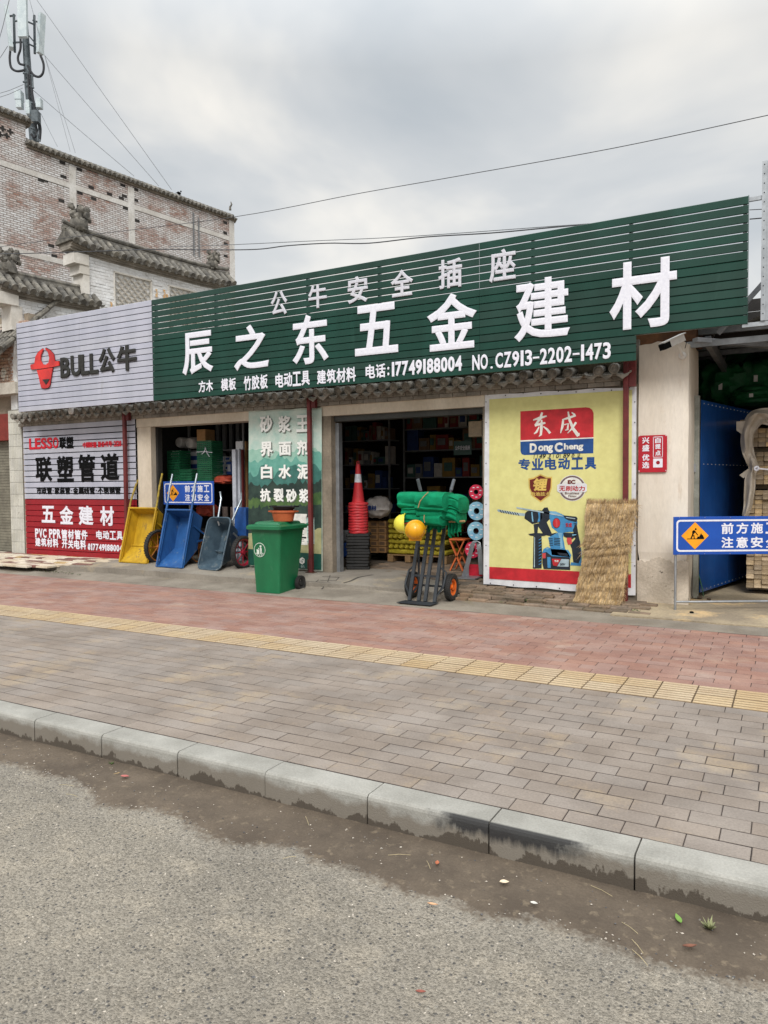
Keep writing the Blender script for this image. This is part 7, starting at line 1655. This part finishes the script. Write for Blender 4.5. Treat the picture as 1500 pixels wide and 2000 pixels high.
# timber bundles
m_tb = mat('timber', (206, 182, 146), (178, 154, 118), 9, .85, .3, 50, rand=.16, fine=.12); m_tb2 = mat('timber_weathered', (168, 150, 124), (140, 122, 98), 9, .9, .3, 50, rand=.14, fine=.12)
random.seed(77); bm_ = MB(); bm_.rbox(-.043, .043, 0, 3.6, -.0285, .0285, .003); tms_ = [mesh_only(bm_, m_tb), mesh_only(bm_, m_tb2)]
def stack(lab, z0, rows, bands, cols=22, x0=-.50, k=0):
    t = T('timber_stack', lab, 'timber stack', (x0 + 1, 10.5, z0), 'bundles of sawn timber in the yard'); rest = MB()
    for r_ in range(rows):
        for c in range(cols):
            z = z0 + .03 + r_ * .0585; x = x0 + .045 + c * .0885
            if c < 9: inst(random.choices(tms_, (1, 2.5))[0], 'beam', (x + U(-.002, .002), 10.5 + U(-.03, .03), z), t, rot=(0, U(-.01, .01), 0))
            else: rest.r = rnd(); rest.box(x - .043, x + .043, 10.5, 14.1, z - .0285, z + .0285)
    rest.build('beam_block', m_tb2, t, kind='stuff')
    for yy in (10.8, 12, 13.4): b = MB(); b.box(x0, x0 + cols * .0885, yy, yy + .08, z0 - .06, z0 - .002); b.build('bearer', m_tb2, t)
stack('lowest bundle of sawn timber standing on bearers behind the roadworks sign', .12, 11, 1); stack('second bundle of sawn timber from the ground', .12 + 11 * .0585 + .075, 9, 1); stack('third bundle of timber, knotted tarp rope in front', .12 + 20 * .0585 + .15, 7, 1, x0=-.49); stack('top bundle of sawn timber with pale ends under the tarp', .12 + 27 * .0585 + .215, 4, 1, x0=-.47)
# grey tarp draped over and gathered at the left
tp_ = T('timber_tarp', 'dusty grey plastic tarp over the timber, gathered by a white rope', 'tarp', (-.5, 10.35, .6))
m_tp = mat('tarp_grey', (190, 180, 166), (160, 149, 134), 4, .5, .2, 10, fine=.06, spec=.4)
cl = [((1510, 796), (1506, 838)), ((1484, 798), (1500, 826)), ((1466, 804), (1492, 824)), ((1454, 820), (1479, 838)), ((1447, 845), (1471, 858)), ((1447, 870), (1474, 882)), ((1450, 885), (1478, 900)), ((1458, 905), (1482, 909)), ((1462, 915), (1479, 918)), ((1456, 930), (1476, 935)), ((1453, 960), (1474, 962)), ((1452, 990), (1470, 985)), ((1450, 1008), (1462, 1008))]
b = MB(); vs = []; nn = 12
def cr_(lst, t):
    k = t * (len(lst) - 1); i = min(int(k), len(lst) - 2); f = k - i
    p0, p1, p2, p3 = (Vector(lst[max(0, min(len(lst) - 1, i + q))]) for q in (-1, 0, 1, 2)); return .5 * ((2 * p1) + (p2 - p0) * f + (2 * p0 - 5 * p1 + 4 * p2 - p3) * f * f + (3 * p1 - p0 - 3 * p2 + p3) * f ** 3)
L1, L2 = [c[0] for c in cl], [c[1] for c in cl]
for j in range(73):
    a, c_ = cr_(L1, j / 72), cr_(L2, j / 72)
    for i in range(nn + 1):
        s = i / nn; q = a.lerp(c_, s); vs.append(F(q.x + 1.6 * noise.noise(Vector((s * 3, j * .15, 2))), q.y, 10.34 - .035 * math.sin(s * math.pi) + .03 * math.sin(s * 8 + j * .12 + 1.3 * math.sin(j * .17)) + .03 * noise.noise(Vector((s * 5, j * .12, 0)))))
b.add(vs, [(j * (nn + 1) + i, j * (nn + 1) + i + 1, (j + 1) * (nn + 1) + i + 1, (j + 1) * (nn + 1) + i) for j in range(72) for i in range(nn)]); b.build('gathered_edge', m_tp, tp_, True)
b = MB(); b.prism([F(x, y, 10.36) for x, y in ((1462, 915), (1444, 928), (1452, 934), (1464, 925))], (0, .01, 0)); b.build('loose_corner', m_tp, tp_)
b = MB(); vs = []
for i in range(41):
    for j in range(13):
        x = -.62 + 2.3 * i / 40; y = 10.36 + 3.8 * j / 12; vs.append((x, y, 2.235 + .02 * noise.noise(Vector((x * 5, y * 3, 0))) + (-.06 if j == 0 else 0) - (.08 if i == 0 else 0)))
b.add(vs, [(i * 13 + j, (i + 1) * 13 + j, (i + 1) * 13 + j + 1, i * 13 + j + 1) for i in range(40) for j in range(12)])
vs = []
for i in range(41):
    x = -.62 + 2.3 * i / 40
    for j in range(6): z = 2.235 - .022 * j * (1 + .6 * math.sin(i * .9)); vs.append((x, 10.36 - .02 - .01 * math.sin(i * 1.3 + j), z))
b.add(vs, [(i * 6 + j, (i + 1) * 6 + j, (i + 1) * 6 + j + 1, i * 6 + j + 1) for i in range(40) for j in range(5)]); b.build('top_sheet', m_tp, tp_, True)
rp_ = T('white_rope', 'white rope knotted round the gathered tarp', 'rope', F(1475, 915, 10.3)); b = MB(); b.tube([F(1478, 915, 10.24), F(1500, 917, 10.28), F(1600, 922, 10.3)], .010, 6); b.build('rope_run', m_let, rp_, True)
b = MB()
for k_ in range(3): c_ = F(1478, 915, 10.24); b.tube([c_ + Vector((.024 * math.cos(a * math.pi / 6 + k_), -.01 + .01 * math.sin(a + k_), .024 * math.sin(a * math.pi / 6 + k_) * (.7 + .2 * k_))) for a in range(12)], .009, 6, closed=True)
b.build('knot', m_let, rp_, True, kind='stuff')
# green sacks of net on top
m_sack = mat('green_sack', (32, 104, 58), (22, 84, 46), 5, .55, .7, 26, fine=.1, spec=.4)
for i, (px, py, rx, rz, dy, y) in enumerate(((1376, 742, .24, .28, .3, 12.6), (1415, 752, .36, .30, .4, 12.1), (1445, 720, .30, .26, .4, 12.7), (1480, 742, .30, .28, .4, 12.2), (1475, 775, .34, .14, .4, 11.9), (1530, 730, .4, .35, .4, 12.4))):
    c_ = F(px, py, y); b = MB(); b.blob(c_, (rx, dy, rz), p=2.6, amp=.10, seed=i * 3.3, wr=.05, wf=9, nu=40, nv=24)
    t = T('net_sack', ['green sack at the far left behind the pillar', 'big green sack with a pale tag, left of the pile', 'dark green sack at the top of the pile', 'bright green sack with a pale tag near the right edge', 'flat green sack under the bright one', 'green sack cut by the right edge'][i], 'sack', c_, 'green net sacks piled on the timber'); b.build('sack_body', m_sack, t, True)
    if i in (1, 3, 4): q = F((1407, 1476, 1467)[(1, 3, 4).index(i)], (755, 739, 772)[(1, 3, 4).index(i)], y - dy - .02); b = MB(); b.box(q.x - .025, q.x + .025, q.y, q.y + .004, q.z - .045 + .02 * (i == 4), q.z + .045 - .02 * (i == 4)); b.build('paper_tag', m_foil, t)
b = MB(); b.box(-1.3, 3, 11.4, 14.2, 2.27, 2.33); tag(b.build('plank_deck', m_tb2), 'plank deck under the green sacks', 'deck')
# garden path of yard: small black stone and clods
for px, py, r_, lab in ((1351, 1198, .022, 'small black stone on the concrete by the sign frame'), (1366, 1170, .03, 'clod at the foot of the gate'), (1385, 1172, .025, 'small clod right of the gate foot')):
    g = GH(px, py); b = MB(); b.blob(g + Vector((0, 0, r_ * .5)), (r_, r_ * .8, r_ * .6), p=2, amp=.3, nu=12, nv=8); tag(b.build('stone', m_letb if py > 1190 else m_soil), lab, 'stone')

# ============================================================ LITTER AND WEEDS
def leaf(px, py, L_, Wd, m, lab, rz, curl=.3):
    c_ = onroad(px, py, ROAD + .018); t = None; b = MB(); vs = []; n = 10
    for i in range(n + 1):
        s = i / n; w_ = Wd * math.sin(math.pi * min(1, s * 1.02)) ** .8 * (1 - .25 * s)
        for k_ in (-1, 0, 1): vs.append(Vector(((s - .5) * L_, k_ * w_ / 2, .004 + curl * L_ * (abs(s - .5) ** 2) + (.18 * w_ if k_ else 0))))
    M = Matrix.Translation(c_) @ Matrix.Rotation(rz, 4, 'Z'); vs = [M @ v for v in vs]
    b.add(vs, [(i * 3 + k_, i * 3 + k_ + 1, (i + 1) * 3 + k_ + 1, (i + 1) * 3 + k_) for i in range(n) for k_ in (0, 1)]); vs2 = [v - Vector((0, 0, .0012)) for v in vs]; b.add(vs2, [(i * 3 + k_, (i + 1) * 3 + k_, (i + 1) * 3 + k_ + 1, i * 3 + k_ + 1) for i in range(n) for k_ in (0, 1)])
    return tag(b.build('fallen_leaf', m, None, True), lab, 'leaf', 'fallen leaves on the road edge')
ml = lambda n, c: mat(n, c, None, 30, .6)
leaf(1325, 1797, .062, .024, ml('leaf_green', (120, 160, 74)), 'fresh green leaf in the silt below the kerb at the right', 2.0); leaf(1347, 1850, .055, .02, ml('leaf_brown', (120, 78, 60)), 'brown leaf just below the fresh green one', .6)
leaf(854, 1687, .035, .02, ml('leaf_orange', (190, 110, 76)), 'small orange leaf in the silt near the scorched kerb', 1.9); leaf(244, 1518, .055, .03, ml('leaf_pink', (190, 110, 104)), 'pinkish red leaf in the silt at the left', .3); leaf(845, 1768, .045, .016, ml('leaf_tan', (204, 160, 122)), 'tan leaf lying on the asphalt in the middle', .2)
leaf(822, 1939, .035, .015, ml('leaf_red', (150, 84, 70)), 'small reddish leaf on the asphalt near the bottom edge', .4); leaf(985, 1725, .04, .03, ml('shell_cream', (222, 204, 176)), 'cream scrap of peel near the kerb centre', .5); leaf(1043, 1766, .03, .02, ml('scrap_white', (226, 222, 214)), 'white scrap below the cream peel', .1); leaf(228, 1512, .04, .009, ml('leaf_tan2', (190, 160, 112)), 'narrow tan leaf beside the pinkish leaf', 1.2)
b = MB(); random.seed(50)
for px, py, L_, a in ((600, 1603, .10, -.8), (837, 1689, .07, -.9), (1175, 1740, .10, -.4), (1245, 1848, .08, -.9), (130, 1534, .09, .3), (140, 1553, .08, .1), (1230, 1812, .08, -.6), (1250, 1870, .09, -.8), (565, 1675, .06, .8), (780, 1670, .1, .5)):
    c_ = onroad(px, py, ROAD + .02); d_ = Vector((math.cos(a), math.sin(a), 0)) * L_ / 2; b.tube([c_ - d_, c_ + Vector((0, 0, .004)), c_ + d_], .0009, 5)
b.build('straw_litter', m_straw2 if 0 else mat('dry_stalk', (196, 180, 140), None, 20, .9), kind='stuff')
m_wd = mat('weed_green', (84, 104, 56), (62, 82, 42), 20, .8); random.seed(51)
def weed(c, h_, n, lab=None, m=None):
    b = MB()
    for i in range(n):
        a = U(0, 6.28); l_ = h_ * U(.5, 1.1); d = Vector((math.cos(a) * l_ * U(.3, .9), math.sin(a) * l_ * U(.3, .9), l_ * U(.3, .8))); s_ = Vector((-math.sin(a), math.cos(a), 0)) * h_ * .06
        b.add([c - s_, c + s_, c + d * .6 + s_ * 1.2, c + d * .6 - s_ * 1.2, c + d], [(0, 1, 2, 3), (3, 2, 4)])
    return b
tag(weed(onroad(1385, 1815, ROAD + .012), .045, 60).build('weed', mat('dry_weed', (150, 152, 112), (120, 124, 90), 20, .9)), 'tuft of dry pale weed in the silt at the right', 'weed'); tag(weed(onroad(218, 1494, ROAD + .01), .03, 24).build('weed', m_wd), 'tiny weed at the kerb foot on the left', 'weed')
wds = MB()
for i in range(260):
    px = U(985, 1250) if i < 200 else U(0, 160); py = (1172 + (px - 945) * .075 + U(-3, 5)) if i < 200 else 1106 + px * .11 + U(-2, 2); c_ = GH(px, py)
    for q in range(7): a = U(0, 6.28); l_ = U(.01, .035); d = Vector((math.cos(a) * l_, math.sin(a) * l_, l_ * U(.3, 1))); s_ = Vector((-math.sin(a), math.cos(a), 0)) * .003; wds.add([c_ - s_, c_ + s_, c_ + d], [(0, 1, 2)])
wds.build('low_weeds', m_wd, kind='stuff')
